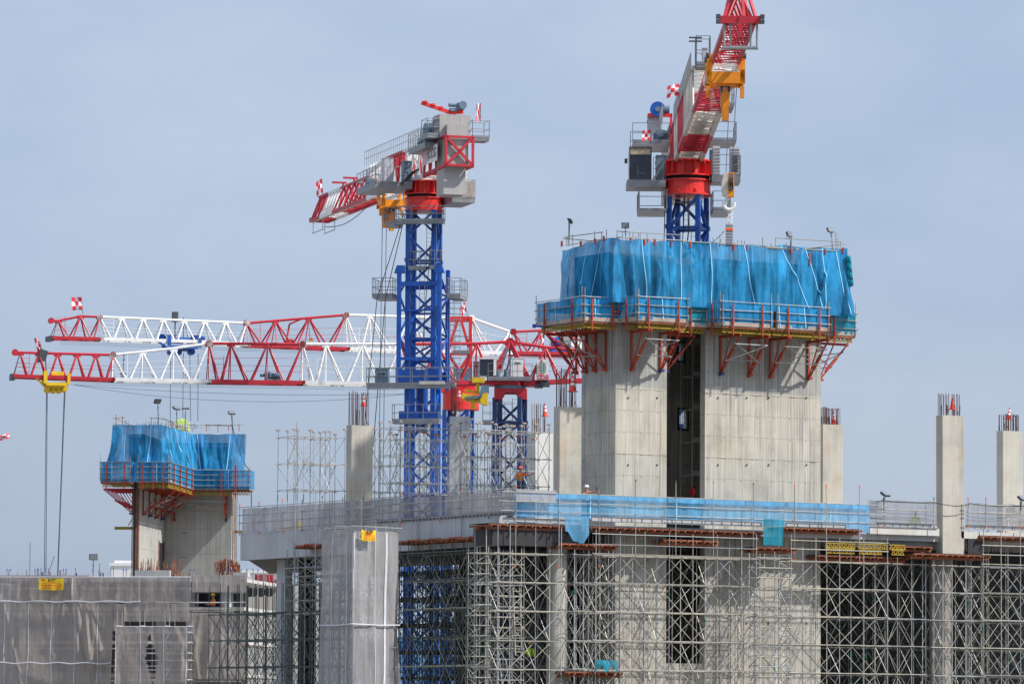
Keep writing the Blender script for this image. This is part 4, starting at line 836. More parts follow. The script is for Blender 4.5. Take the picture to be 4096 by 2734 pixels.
# ------------------------------------------------------------------ scaffolds standing on the deck
def deckscaf(label, pxl, ys, pyl, ptop, seed, heads=.9, refY=None, nb=.9, mats=(tubem, tubem, tubew), z0=None):
    Y0 = ys[0]; xr_ = fX(pxl[len(pxl)//2], Y0, 1850)
    return scaffold('deck_shoring', label, pxs(pxl, Y0, 1850), ys, [fZ(p, xr_, Y0) for p in pyl], ZD+.02 if z0 is None else z0, fZ(ptop, xr_, Y0), heads=heads, seed=seed, sub=3, nb=nb, mats=mats, r=.023)
deckscaf('open frame scaffold with fork heads standing left of the blotchy column', [1190, 1255, 1320, 1380], [24.5, 25.7, 26.9], (1750, 1856, 1962), 1733, 61)
deckscaf('frame scaffold between the blotchy column and the blue crane mast', [1500, 1560, 1600], [28.2, 29.4, 30.6], (1757, 1862, 1968), 1736, 62)
deckscaf('tall frame scaffold in front of the lower blue crane mast', [1602, 1642, 1720, 1790], [18.5, 19.7, 20.9], (1712, 1822, 1932, 2040), 1698, 63)
deckscaf('lower frame scaffold with orange capped jacks behind the grey column', [1625, 1680, 1740, 1795, 1860], [24, 25.2], (1760, 1866, 1972), 1742, 64, heads=1)
deckscaf('frame scaffold between the grey column and the tall beige column', [1884, 1910, 1966, 2024, 2085, 2140, 2196], [12.5, 13.7, 14.9], (1723, 1830, 1941, 2050), 1703, 65)
deckscaf('lower frame scaffold where a worker in an orange helmet stands', [1900, 1950, 2000, 2060, 2130], [19, 20.2], (1772, 1877, 1985), 1752, 66, heads=1)
deckscaf('scaffold sliver between the beige column and the core', [2300, 2345], [9, 10.2], (1731, 1841, 1950), 1728, 67, heads=0)
# ------------------------------------------------------------------ crane helpers
def latt_mast(th, fr, w, z0, z1, bay, mat, post=.19, dia=.1, sect=3, ladder=True, name='mast_section', phase=0):
    h = w/2; n = max(1, int(round((z1-z0)/bay))); bay = (z1-z0)/n; k = 0
    while k < n:
        e = min(n, k+sect); mb = MB(fr); za, zb_ = z0+k*bay, z0+e*bay
        for sx in (-1, 1):
            for sy in (-1, 1): mb.box(sx*h-post/2, sx*h+post/2, sy*h-post/2, sy*h+post/2, za, zb_)
        for j in range(k, e):
            a, b = z0+j*bay+.05, z0+(j+1)*bay-.05
            for q in range(4):
                c = [(-h, -h), (h, -h), (h, h), (-h, h)]; p0, p1 = c[q], c[(q+1) % 4]
                if (j+q+phase) % 2: p0, p1 = p1, p0
                mb.beam((p0[0], p0[1], a), (p1[0], p1[1], b), dia)
                if (j % sect) == 0: mb.beam((p0[0], p0[1], a), (p1[0], p1[1], a), dia)
        for sx in (-1, 1):
            for sy in (-1, 1): mb.box(sx*(h+.02)-post*.62, sx*(h+.02)+post*.62, sy*(h+.02)-post*.62, sy*(h+.02)+post*.62, za, za+.25)
        o = mb.build(name, mat, th)
        if ladder:
            lb = MB(fr); x = .15 if (k//sect) % 2 else -.35
            for s in (0, .38): lb.tube((x+s, .2, za), (x+s, .2, zb_), .02, 4)
            z = za
            while z < zb_: lb.tube((x, .2, z), (x+.38, .2, z), .014, 4); z += .3
            lb.build('ladder', galv, o)
            if (k//sect) % 2 == 0: pl = MB(fr); pl.box(-h*.8, h*.8, -h*.1, h*.8, zb_-.3, zb_-.25); pl.build('rest_platform', galv, o)
        k = e
def basket(th, fr, x0, x1, y0, y1, z, h=1.1, sides='nsew', mat=None, name='catwalk', thick=.12, infill=False, gap=None):
    o = MB(fr).box(x0, x1, y0, y1, z-thick, z).build(name, galv, th); g = gap or .95
    mb = MB(fr); r = .024
    runs = {'s': ((x0, y0), (x1, y0)), 'n': ((x0, y1), (x1, y1)), 'w': ((x0, y0), (x0, y1)), 'e': ((x1, y0), (x1, y1))}
    for c in sides:
        a, b = runs[c]; L = math.hypot(b[0]-a[0], b[1]-a[1]); n = max(1, int(L/g))
        for k in range(n+1): t = k/n; p = (a[0]+(b[0]-a[0])*t, a[1]+(b[1]-a[1])*t); mb.tube((p[0], p[1], z), (p[0], p[1], z+h), r, 5)
        for zz in (h, h*.5): mb.tube((a[0], a[1], z+zz), (b[0], b[1], z+zz), r, 5)
        mb.beam((a[0], a[1], z+.08), (b[0], b[1], z+.08), .03, .16)
        if infill:
            m_ = int(L/.28)
            for k in range(m_): t = (k+.5)/m_; p = (a[0]+(b[0]-a[0])*t, a[1]+(b[1]-a[1])*t); mb.tube((p[0], p[1], z), (p[0], p[1], z+h), .012, 4)
    mb.build('handrail', mat or galv, o); return o
def rail_line(th, fr, a, b, h=1.1, gap=.5, mat=None, name='handrail'):
    a = Vector(a); b = Vector(b); n = max(1, int((b-a).length/gap)); mb = MB(fr); up = Vector((0, 0, h))
    mb.tube(a+up, b+up, .024, 5); mb.tube(a+up*.5, b+up*.5, .02, 5)
    for k in range(n+1): p = a+(b-a)*k/n; mb.tube(p, p+up, .018, 4)
    return mb.build(name, mat or galv, th)
def cabinet(th, fr, x0, x1, y0, y1, z0, z1, mat=None, name='cabinet', ribs=0, face='s'):
    o = MB(fr).box(x0, x1, y0, y1, z0, z1).build(name, mat or cabgrey, th)
    mb = MB(fr); w = x1-x0
    mb.box(x0+.08*w, x1-.08*w, y0-.02, y0-.004, z0+.1, z1-.1); mb.box(x0-.03, x1+.03, y0-.03, y1+.03, z1+.003, z1+.05)
    for k in range(ribs): z = z0+(z1-z0)*(k+.5)/ribs; mb.box(x0-.02, x1+.02, y0-.04, y0-.021, z-.015, z+.015)
    mb.build('door_panel', mat or cabgrey, o)
    mb = MB(fr); mb.box(x0+.25*w, x1-.25*w, y0-.045, y0-.02, z1-.4, z1-.28); mb.build('vent', dgrey, o)
    return o
def motor(th, fr, x, y, z, s=1., mat=None, name='winch'):
    mb = MB(fr); mb.tube((x-.5*s, y, z+.35*s), (x+.15*s, y, z+.35*s), .24*s, 14); mb.box(x-.6*s, x+.5*s, y-.3*s, y+.3*s, z, z+.12*s)
    mb.tube((x+.15*s, y, z+.35*s), (x+.25*s, y, z+.35*s), .38*s, 16); mb.box(x+.25*s, x+.6*s, y-.2*s, y+.2*s, z+.1*s, z+.65*s); mb.tube((x+.6*s, y, z+.4*s), (x+.95*s, y, z+.4*s), .13*s, 10)
    for k in range(5): mb.tube((x-(.45-.1*k)*s, y, z+.35*s), (x-(.42-.1*k)*s, y, z+.35*s), .27*s, 14)
    return mb.build(name, mat or slate, th)
FLAG = []
def flag(P0, label, h=.9, w=1.0, hh=1.0, yaw=0., seed=0, lean=0., droop=0.):
    w *= .82; hh *= .82
    t = thing('warning_flag', P0, label, 'flag', 'red and white chequered flags on the cranes'); fr = Frame((P0[0], P0[1]), yaw); z = P0[2]
    MB(fr).tube((0, 0, z), (-lean, 0, z+h+hh), .02, 5).build('pole', dgrey, t)
    K = 9; mb = MB(fr); V = []
    for i in range(K+1):
        for j in range(K+1):
            a, b = i/K, j/K; dz = -droop*a*a; y = .14*math.sin(a*6+seed+b*2)*a+.05*math.sin(b*7+seed)
            V.append((-lean*(h+b*hh)/(h+hh)-a*w*(1-.25*droop*a), y, z+h+b*hh+dz+.12*a*math.sin(seed*2.3)))
    F0 = [(i*(K+1)+j, (i+1)*(K+1)+j, (i+1)*(K+1)+j+1, i*(K+1)+j+1) for i in range(K) for j in range(K)]
    mb.add(V, F0); mb.m = [((i//3)+(j//3)) % 2 for i in range(K) for j in range(K)]; mb.smooth = True
    mb.build('cloth', [flagred, flagwhite], t); return t
def text_mesh(txt, size, mat, fr, u, v, z, th, name='lettering', bold=.02, along=1, extr=.012, sx=1.0, tilt=0.):
    """letters lie in the vertical plane of the frame's u axis, facing -v"""
    cu = bpy.data.curves.new(name, 'FONT'); cu.body = txt; cu.size = size; cu.extrude = extr; cu.offset = bold; cu.align_x = 'CENTER'; cu.align_y = 'CENTER'
    ob = bpy.data.objects.new(name, cu); SC.collection.objects.link(ob); bpy.context.view_layer.update()
    me = bpy.data.meshes.new_from_object(ob); bpy.data.objects.remove(ob)
    o0 = Vector(th['_o'])
    for q in me.vertices:
        x, y, e = q.co; q.co = fr.p(u+x*sx*along, v-e, z+y+x*tilt)-o0
    me.materials.clear(); me.materials.append(mat); o = bpy.data.objects.new(name, me); SC.collection.objects.link(o); o.parent = th; o['_o'] = tuple(th['_o']); return o
def globe_logo(th, fr, u, v, z, rx, rz, arc=True):
    mb = MB(fr)
    K = 28; vs = [(u, v, z)]+[(u+rx*math.cos(2*math.pi*k/K), v, z+rz*math.sin(2*math.pi*k/K)) for k in range(K)]; mb.add(vs, [(0, 1+k, 1+(k+1) % K) for k in range(K)]); mb.build('globe_emblem', logo_g, th)
    mb = MB(fr)
    for f in (-.62, -.22, .22, .62): w_ = rx*math.sqrt(1-f*f)*1.0; mb.box(u-w_, u+w_, v-.012, v-.006, z+rz*f-.03*rz, z+rz*f+.03*rz)
    for c in (-.5, 0, .5):
        pts = [(u+rx*c*math.cos(a), z+rz*math.sin(a)) for a in [math.pi*(k/12-.5) for k in range(13)]]
        for p, q in zip(pts[:-1], pts[1:]): mb.beam((p[0], v-.012, p[1]), (q[0], v-.012, q[1]), .02, .03*rx*2)
    mb.build('globe_lines', white, th)
    if arc:
        mb = MB(fr); A = [math.pi*(.62+1.0*k/14) for k in range(15)]
        for a, b in zip(A[:-1], A[1:]): mb.beam((u+rx*1.3*math.cos(a), v-.015, z+rz*1.2*math.sin(a)), (u+rx*1.3*math.cos(b), v-.015, z+rz*1.2*math.sin(b)), .02, .14*rx)
        a = A[0]; mb.prism([(u+rx*1.3*math.cos(a)-.02*rx, z+rz*1.2*math.sin(a)-.25*rz), (u+rx*1.3*math.cos(a)+.55*rx, z+rz*1.2*math.sin(a)+.1*rz), (u+rx*1.3*math.cos(a)-.02*rx, z+rz*1.2*math.sin(a)+.3*rz)], v-.02, v-.01)
        mb.build('red_arrow', logo_r, th)
def truss(th, fr, u0, u1, zb, zt, w, n, matc, rect=True, name='jib_section', chord=.13, dia=.07, tw=None, rev=False):
    """jib piece from u0 to u1; zb/zt functions of u; rectangular or triangular section"""
    mb = MB(fr); tw = w if rect else 0.; h = w/2; ht = tw/2
    for s in (-1, 1): mb.beam((u0, s*h, zb(u0)), (u1, s*h, zb(u1)), chord, chord*1.5)
    for s in ((-1, 1) if rect else (0,)): mb.beam((u0, s*ht, zt(u0)), (u1, s*ht, zt(u1)), chord, chord)
    for k in range(n):
        a = u0+(u1-u0)*k/n; b = u0+(u1-u0)*(k+1)/n; mid = (a+b)/2
        for s in (-1, 1):
            mb.tube((a, s*h, zb(a)), (mid, s*ht, zt(mid)), dia/2, 5); mb.tube((mid, s*ht, zt(mid)), (b, s*h, zb(b)), dia/2, 5)
            if rect: mb.beam((a, s*h, zb(a)), (a, s*ht, zt(a)), dia)
        c, d = (1, -1) if k % 2 else (-1, 1)
        mb.tube((a, c*h, zb(a)), (b, d*h, zb(b)), dia*.36, 4); mb.tube((a, -h, zb(a)), (a, h, zb(a)), dia*.4, 4); mb.tube((mid, -h, zb(mid)), (mid, h, zb(mid)), dia*.36, 4)
        if rect: mb.tube((a, -ht, zt(a)), (a, ht, zt(a)), dia*.5, 4); mb.tube((a, ht, zt(a)), (b, -ht, zt(b)), dia*.36, 4)
    return mb.build(name, matc, th)
class ZS(Frame):                                       # frame with its own base height and vertical scale
    def __init__(s, fr, z0, k): s.o, s.u, s.v, s.ang = fr.o, fr.u, fr.v, fr.ang; s.z0 = z0; s.k = k
    def p(s, u, v, z): return s.o+s.u*u+s.v*v+Z*(s.z0+z*s.k)
def slew_unit(th, fr, z0_, s=1.0, k_=.8):
    """red lower drum, toothed ring, red upper ring with gussets; z = underside of drum"""
    r = 1.28*s; z = 0.0; fr = ZS(fr, z0_, k_)
    mb = MB(fr); mb.cyl(0, 0, z+.1, z+1.12, r, 32); mb.cyl(0, 0, z, z+.1, r*1.1, 32); mb.cyl(0, 0, z+1.06, z+1.16, r*1.07, 32)
    for k in range(8): a = k*math.pi/4+.3; mb.cyl(r*1.0*math.cos(a), r*1.0*math.sin(a), z+.25, z+.42, .1, 8)
    o = mb.build('slew_drum', hotred, th)
    mb = MB(fr); mb.cyl(0, 0, z+1.16, z+1.42, r*.9, 32)
    for k in range(56): a = 2*math.pi*k/56; c, s_ = math.cos(a), math.sin(a); mb.tube((r*.93*c, r*.93*s_, z+1.17), (r*.93*c, r*.93*s_, z+1.40), .035, 4)
    mb.build('gear_ring', black, th)
    mb = MB(fr); mb.cyl(0, 0, z+1.42, z+1.52, r*1.08, 24); mb.cyl(0, 0, z+1.52, z+2.5, r*.8, 12); mb.cyl(0, 0, z+2.5, z+2.62, r*1.05, 12)
    for k in range(12): a = 2*math.pi*(k+.5)/12; c, s_ = math.cos(a), math.sin(a); mb.hexa([fr.p(r*.75*c-.03*s_, r*.75*s_+.03*c, z+1.52), fr.p(r*1.06*c-.03*s_, r*1.06*s_+.03*c, z+1.52), fr.p(r*1.06*c+.03*s_, r*1.06*s_-.03*c, z+1.52), fr.p(r*.75*c+.03*s_, r*.75*s_-.03*c, z+1.52)], [fr.p(r*.75*c-.03*s_, r*.75*s_+.03*c, z+2.5), fr.p(r*1.03*c-.03*s_, r*1.03*s_+.03*c, z+2.5), fr.p(r*1.03*c+.03*s_, r*1.03*s_-.03*c, z+2.5), fr.p(r*.75*c+.03*s_, r*.75*s_-.03*c, z+2.5)], True)
    mb.build('slew_platform', hotred, th)
def trolley(th, fr, u, z, w, mat, drop):
    """frame hanging below the jib's bottom chords with rope sheaves"""
    mb = MB(fr); L = .8
    for s in (-1, 1):
        for e in (-1, 1): mb.box(u+e*L-.1, u+e*L+.1, s*(w/2+.28)-.12, s*(w/2+.28)+.12, z-1.15, z+.35)
        mb.box(u-L-.1, u+L+.1, s*(w/2+.28)-.1, s*(w/2+.28)+.1, z-.95, z-.45)
        mb.box(u-.12, u+.12, s*(w/2+.3)-.1, s*(w/2+.3)+.1, z-1.75, z-1.15)
    for e in (-1, 1): mb.box(u+e*L-.1, u+e*L+.1, -w/2-.4, w/2+.4, z-1.12, z-.55)
    mb.box(u-.7, u+.7, -.5, .5, z-1.2, z-1.0)
    o = mb.build('trolley', mat, th)
    mb = MB(fr)
    for y in (-.18, .18): MB(fr).tube((u, y-.05, z-1.35), (u, y+.05, z-1.35), .32, 18).build('sheave', dgrey, o)
    mb = MB(fr)
    for s in (-1, 1):
        for e in (-1, 1): mb.tube((u+e*L, s*(w/2+.45), z+.25), (u+e*L, s*(w/2+.28), z+.25), .16, 12)
    mb.build('wheel', dgrey, o); mb = MB(fr); mb.box(u-.28, u+.28, -.22, .22, z-2.2, z-1.4); mb.prism([(u-.2, z-2.9), (u+.2, z-2.9), (u+.28, z-2.2), (u-.28, z-2.2)], -.16, .16); mb.build('rope_guide', mat, o)
    return o
# ------------------------------------------------------------------ crane over the main core
DR = 285.0; cR = P(2752, 640, DR); frR = Frame((cR.x, cR.y), math.atan2(-fwd_h.y, -fwd_h.x)+.008)       # u towards the viewer, v to picture right
VR = lambda px, py=640: (P(px, py, DR)-cR).dot(frR.v)
zR = lambda py, u=0, v=0: frR.z(py, u, v)
tR = thing('tower_crane', (cR.x, cR.y, 0), 'crane rising behind the big blue curtain, its red and white jib pointing at the viewer', 'tower crane', 'tower cranes')
frRm = Frame((cR.x, cR.y), frR.ang+math.pi/2-R_(19))
latt_mast(tR, frRm, 1.75, 0, zR(788), 1.95, blue, post=.27, dia=.17, sect=3)
zs = zR(785); slew_unit(tR, frR, zs, 1.03)
basket(tR, frR, -1.9, 1.9, -2.9, -1.3, zR(847), sides='nsw', name='catwalk'); basket(tR, frR, -1.6, 1.6, 1.4, 2.4, zR(850), sides='nse', name='catwalk')
zj0 = zR(643); hJ = 2.35
def colR(u): return cream if u < 5 else red if u < 13 else cream if u < 23 else red if u < 34 else cream if u < 42 else red
cuts = [(-8, 0, 4), (0, 5, 3), (5, 13, 5), (13, 23, 6)]
mtR = [red, cream, red, cream]
for (a, b, n), mm in zip(cuts, mtR): truss(tR, frR, a, b, lambda u: zj0, lambda u: zj0+hJ-(0 if u < 0 else 0), 1.5, n, mm, True, chord=.2, dia=.16)
for (a, b, n, mm) in ((23, 34, 6, red), (34, 42, 5, white), (42, 55.5, 8, red)):
    truss(tR, frR, a, b, lambda u: zj0, lambda u: zj0+(hJ if u < 24 else 1.75), 1.32 if b > 40 else 1.42, n, mm, False, chord=.17, dia=.11)
# white root side panels and machinery between the chords, as seen from below
mb = MB(frR)
for k in range(9): u = 1.5+k*2.2; mb.box(u, u+.7, -.74, -.70, zj0+.15, zj0+hJ-.1)
mb.build('jib_web', white, tR)
mb = MB(frR); mb.box(2, 19, -.35, .35, zj0+.12, zj0+.18); mb.build('walkway', dgrey, tR)
for a, b in ((0, 22.5),): rail_line(tR, frR, (a, -.85, zj0+hJ-.1), (b, -.85, zj0+hJ-.1), .95, .55)
rail_line(tR, frR, (-9, -1.6, zj0+hJ-.6), (0, -1.5, zj0+hJ-.1), 1.15, .5)
basket(tR, frR, 22.2, 23.4, -.6, .15, zj0+hJ+.1, 1.55, sides='nsew', name='lamp_platform', thick=.16, gap=.5)
mb = MB(frR)
for z in (1.3, 1.5): mb.box(23.4, 23.5, -1.0, -.3, zj0+hJ+z, zj0+hJ+z+.08)
mb.tube((23.45, -.6, zj0+hJ), (23.45, -.6, zj0+hJ+1.6), .03, 6); mb.build('light_bar', dgrey, tR)
cabinet(tR, frR, 22.8, 23.1, -.25, .0, zj0+hJ+.2, zj0+hJ+1.0)
trolley(tR, frR, 42, zj0-.05, 1.1, orange, 0)
# jib end
mb = MB(frR); ue = 55.6; mb.box(ue-.15, ue+.15, -.95, .95, zj0-.05, zj0+.3); mb.box(ue-.1, ue+.2, -.08, .1, zj0-.55, zj0+.3); mb.build('end_beam', red, tR)
mb = MB(frR)
for v in (-.75, -.45, .5, .8): mb.tube((ue, v, zj0-1.25), (ue, v, zj0), .06, 6)
mb.tube((ue, -.85, zj0-1.2), (ue, .85, zj0-1.2), .09, 6); mb.build('end_step', galv, tR)
for s in (-1, 1):
    mb = MB(frR)
    for k in range(2): mb.box(ue-.15, ue+.25, s*1.04-.1, s*1.04+.1, zj0-.05+.24*k, zj0+.12+.24*k)
    mb.build('end_lamp', dgrey, tR)
mb = MB(frR)
for a, b in (((ue, -.75, zj0+.2), (ue-1.6, -.15, zj0+2.6)), ((ue, .75, zj0+.2), (ue-1.6, .15, zj0+2.6)), ((ue-2.2, -.6, zj0+.1), (ue-1.5, 0, zj0+2.6)), ((ue-2.2, .6, zj0+.1), (ue-1.5, 0, zj0+2.6)), ((ue, .2, zj0+.2), (ue-1.5, .05, zj0+2.6)), ((ue-1.6, 0, zj0+2.5), (ue-14, 0, zj0+1.8))): mb.beam(a, b, .13)
mb.build('jib_tip_frame', red, tR)
# counter jib, ballast, machinery
mb = MB(frR); mb.box(-9.5, -6.5, -1.2, 1.2, zj0-1.6, zj0+2.6); mb.build('counterweight', ballast, tR)
basket(tR, frR, -5.5, -1.5, -3.2, -1.0, zj0+1.25, 1.15, sides='new', name='machine_deck', infill=False); cabinet(tR, frR, -5.2, -4.2, -2.2, -1.4, zj0+1.25, zj0+3.2)
motor(tR, frR, -3, -1.5, zj0+1.3, 1.2); basket(tR, frR, -4.5, -1.5, 1.1, 2.9, zj0+1.4, 1.1, sides='nse', name='machine_deck'); motor(tR, frR, 8, 1.5, zj0+1.9, 1.1)
basket(tR, frR, 6.5, 9.2, 1.0, 2.2, zj0+2.1, 1.25, sides='nse', name='machine_deck')
mb = MB(frR); mb.box(-4.2, -3.9, VR(2600), VR(2700), zR(468, -4), zR(455, -4)); mb.box(-4.2, -3.9, VR(2690), VR(2700), zj0+1.5, zR(455, -4)); mb.build('hoist_bracket', hotred, tR)
mb = MB(frR); v = VR(2640); z = zR(438, -4); mb.tube((-4.25, v, z), (-3.85, v, z), .45, 26); mb.build('cable_drum', blue, tR); mb = MB(frR); mb.tube((-3.84, v, z), (-3.8, v, z), .16, 12); mb.tube((-4.05, VR(2660), z), (-4.05, VR(2688), z), .25, 12); mb.build('drum_motor', slate, tR)
# cab to the left
cx0, cx1 = VR(2514), VR(2604); czt, czb = zR(597), zR(728)
mb = MB(frR); mb.box(-1.0, 1.0, cx0, cx1, czb, czt); o = mb.build('cab', white, tR)
mb = MB(frR); mb.box(1.0, 1.05, cx0+.06, cx1-.06, czb+.08, czt-.5); mb.build('windscreen', glass, o); mb = MB(frR); mb.box(1.0, 1.06, cx0+.06, cx1-.06, czt-.48, czt-.1); mb.build('top_window', tan, o)
mb = MB(frR)
for a, b, c, d in ((cx0, cx0+.06, czb, czt), (cx1-.06, cx1, czb, czt)): mb.box(1.0, 1.1, a, b, c, d)
mb.box(1.0, 1.1, cx0+.06, cx1-.06, czt-.1, czt); mb.box(1.0, 1.1, cx0+.06, cx1-.06, czb, czb+.08); mb.box(1.06, 1.1, cx0+.06, cx1-.06, czt-.5, czt-.45); mb.build('window_frame', dgrey, o)
mb = MB(frR); mb.tube((1.1, cx0-.05, czt-.7), (1.2, cx0-.16, czt-.75), .02, 5); mb.box(1.15, 1.22, cx0-.27, cx0-.1, czt-1.0, czt-.72); mb.build('mirror', black, o)
mb = MB(frR); mb.box(1.06, 1.12, cx0+.5, cx0+.53, czb+.1, czb+.8); mb.box(1.06, 1.12, cx0+.5, cx0+.95, czb+.35, czb+.38); mb.build('inner_frame', galv, o)
basket(tR, frR, -1.2, 1.2, cx0-.12, -1.35, czb-.02, 1.05, sides='', name='cab_deck', thick=.42); rail_line(tR, frR, (1.15, cx1+.1, czb), (1.15, -1.5, czb), 1.3, .5)
cabinet(tR, frR, -.8, .2, cx1+.3, cx1+.9, czb, czb+1.5, slate); mb = MB(frR); mb.beam((1.1, cx1+.1, czb), (1.1, -1.4, czb+1.1), .12); mb.build('deck_strut', galv, tR)
# right machine deck
basket(tR, frR, -1.1, 1.1, 1.35, VR(2958), zR(707), 1.15, sides='ns', name='machine_deck', thick=.4, gap=.8); rail_line(tR, frR, (1.1, 1.45, zR(705)), (1.1, VR(2955), zR(705)), 1.15, .9)
def rcab(v0, v1, pt, nm='cabinet', mat=None):
    z1 = zR(pt); z0 = zR(706); mb = MB(frR); mb.box(-.4, .5, v0, v1, z0, z1); o = mb.build(nm, mat or cabgrey, tR); mb = MB(frR)
    for k in range(9): z = z0+(z1-z0)*(k+.6)/9.5; mb.box(.5, .53, v0-.02, v1+.02, z-.02, z+.02)
    mb.build('rib', galv, o); return o
rcab(VR(2850), VR(2878), 587); o = rcab(VR(2918), VR(2956), 590); mb = MB(frR); mb.box(.54, .56, VR(2926), VR(2948), zR(690), zR(625)); mb.build('cable_panel', dgrey, o)
mb = MB(frR); mb.box(-.3, .3, VR(2838), VR(2849), zR(690), zR(600)); mb.build('cooler', slate, tR)
# hoist ropes, hook block and chains hanging from the trolley
hk = P(2912, 690, DR-42.2); u42, v42, z42 = frR.inv(hk)
rp_ = MB(frR); zt42 = zj0-1.3
for dv, tv in ((-.1, -.12), (.18, .22)): rp_.tube((u42, v42+dv, z42), (42, tv+.35, zt42), .02, 5)
rp_.build('hoist_rope', cable, tR)
mb = MB(frR); q = lambda py: frR.z(py, u42, v42)
mb.prism([(v42-.28, q(782)), (v42-.02, q(790)), (v42+.02, q(700)), (v42-.2, q(693)), (v42-.33, q(735))], u42-.2, u42-.12, 'x'); mb.prism([(v42-.28, q(782)), (v42-.02, q(790)), (v42+.02, q(700)), (v42-.2, q(693)), (v42-.33, q(735))], u42+.12, u42+.2, 'x'); mb.build('block_cheek', cream, tR)
mb = MB(frR); a0, a1, b0, b1 = v42-.02, v42+.3, q(788), q(692)
mb.box(u42-.2, u42+.2, a0, a0+.05, b0, b1); mb.box(u42-.2, u42+.2, a1-.05, a1, b0, b1); mb.box(u42-.2, u42+.2, a0+.05, a1-.05, b1-.05, b1); mb.box(u42-.2, u42+.2, a0+.05, a1-.05, b0, b0+.35); mb.box(u42-.2, u42+.22, a0+.05, a1-.05, q(730), q(727)); o = mb.build('hook_block', orange, tR)
mb = MB(frR)
for k in range(3): mb.tube((u42-.05, a0+.08+.07*k, q(740)), (u42-.05, a0+.1+.07*k, q(740)), .42, 18)
mb.build('sheave', black, o)
mb = MB(frR); vc = v42+.05; rr_ = .26; zc = q(818); A = [math.pi*(.75+1.35*k/16) for k in range(17)]
for a, b in zip(A[:-1], A[1:]): mb.tube((u42, vc+rr_*math.cos(a), zc+rr_*math.sin(a)), (u42, vc+rr_*math.cos(b), zc+rr_*math.sin(b)), .1, 8)
mb.tube((u42, vc, q(790)), (u42, vc-.15, zc+.2), .1, 8); mb.smooth = True; mb.build('hook', white, tR)
mb = MB(frR)
def chain(m, a, b, n, r, w_):
    a = Vector(a); b = Vector(b)
    for k in range(n):
        p = a+(b-a)*k/n; q2 = a+(b-a)*(k+1.15)/n; o_ = Vector((0, w_, 0)) if k % 2 else Vector((w_, 0, 0)); m.tube(p+o_, q2+o_, r, 4); m.tube(p-o_, q2-o_, r, 4)
chain(mb, (u42, vc+.05, q(835)), (u42, vc-.08, q(895)), 6, .022, .05); chain(mb, (u42, vc+.15, q(835)), (u42, vc+.1, q(895)), 6, .022, .05); mb.build('sling_chain', white, tR)
mb = MB(frR)
for k in range(4): chain(mb, (u42, vc-.12+.09*k, q(895)), (u42, vc-.12+.09*k, q(985)), 16, .015, .03)
chain(mb, (u42, vc-.2, q(922)), (u42, vc-.85, q(975)), 10, .012, .02); mb.build('sling_chain', rust, tR)
mb = MB(frR); mb.box(u42-.1, u42+.1, vc-.15, vc+.2, q(922), q(912)); mb.build('tag', tiporange, tR)
mb = MB(frRm); mb.path([(-1.0, -1.2, zs-.2), (-1.1, -1.3, zs-4), (-1.2, -1.3, zs-9)], .03, 5); mb.path([(.1, -1.0, zs-.1), (.0, -1.05, zs-2.8), (.25, -1.05, zs-3.2), (.35, -1.05, zs-2.2), (.3, -1.0, zs-.2)], .04, 6); mb.build('power_lead', black, tR)
text_mesh('Transition mast', .30, seamm, Frame(frRm.p(0, 0, 0)[:2], frRm.ang), 0, 0, 0, tR) if 0 else None
flag(P(2716, 398, DR-8), 'larger chequered flag on the left rail of the crane jib above the blue curtain', .2, .9, .85, frR.ang+math.pi/2, 1, 0, .25)
flag(P(2602, 575, DR-2), 'small chequered flag beside the dark cab of the crane above the blue curtain', .2, .6, .75, frR.ang+math.pi/2, 4, 0, .1)
# ------------------------------------------------------------------ crane at centre left (jib pointing away to the left)
class SF(Frame):                                       # frame whose own measures are scaled about one height
    def __init__(s, fr, k, zr): s.o, s.u, s.v, s.ang = fr.o, fr.u, fr.v, fr.ang; s.k = k; s.zr = zr
    def p(s, u, v, z): return s.o+(s.u*u+s.v*v)*s.k+Z*(s.zr+(z-s.zr)*s.k)
    def inv(s, P): d = P-s.o; return d.dot(s.u)/s.k, d.dot(s.v)/s.k, s.zr+(P.z-s.zr)/s.k
DL = 344.0; KL = .925; cL = P(1697, 830, DL)
jd = (fwd_h*.958-rgt_h*.287).normalized(); frL = Frame((cL.x, cL.y), math.atan2(jd.y, jd.x))      # v>0 is picture left
tL = thing('tower_crane', (cL.x, cL.y, 0), 'tall blue masted crane at centre left with a big grey counterweight facing the viewer', 'tower crane', 'tower cranes')
frLm = Frame((cL.x, cL.y), -AZ-R_(11)); zL_ = lambda py, u=0, v=0: frLm.z(py, 0, 0)
latt_mast(tL, frLm, 1.85, 0, zL_(845), 1.85, blue, post=.34, dia=.15, sect=3)
slew_unit(tL, frL, zL_(845), 1.0, .8); zj = zL_(718); hJ = 2.5; frL = SF(frL, KL, zj)
basket(tL, frLm, -1.75, 1.75, -1.75, -1.2, zL_(893), 1.05, name='catwalk', thick=.2); basket(tL, frLm, -2.5, -1.75, -1.6, .8, zL_(901), 1.1, name='catwalk')
mb = MB(frLm); mb.tube((-2.7, -1.3, zL_(872)), (-2.5, -1.3, zL_(872)), .22, 10); mb.build('siren', galv, tL)
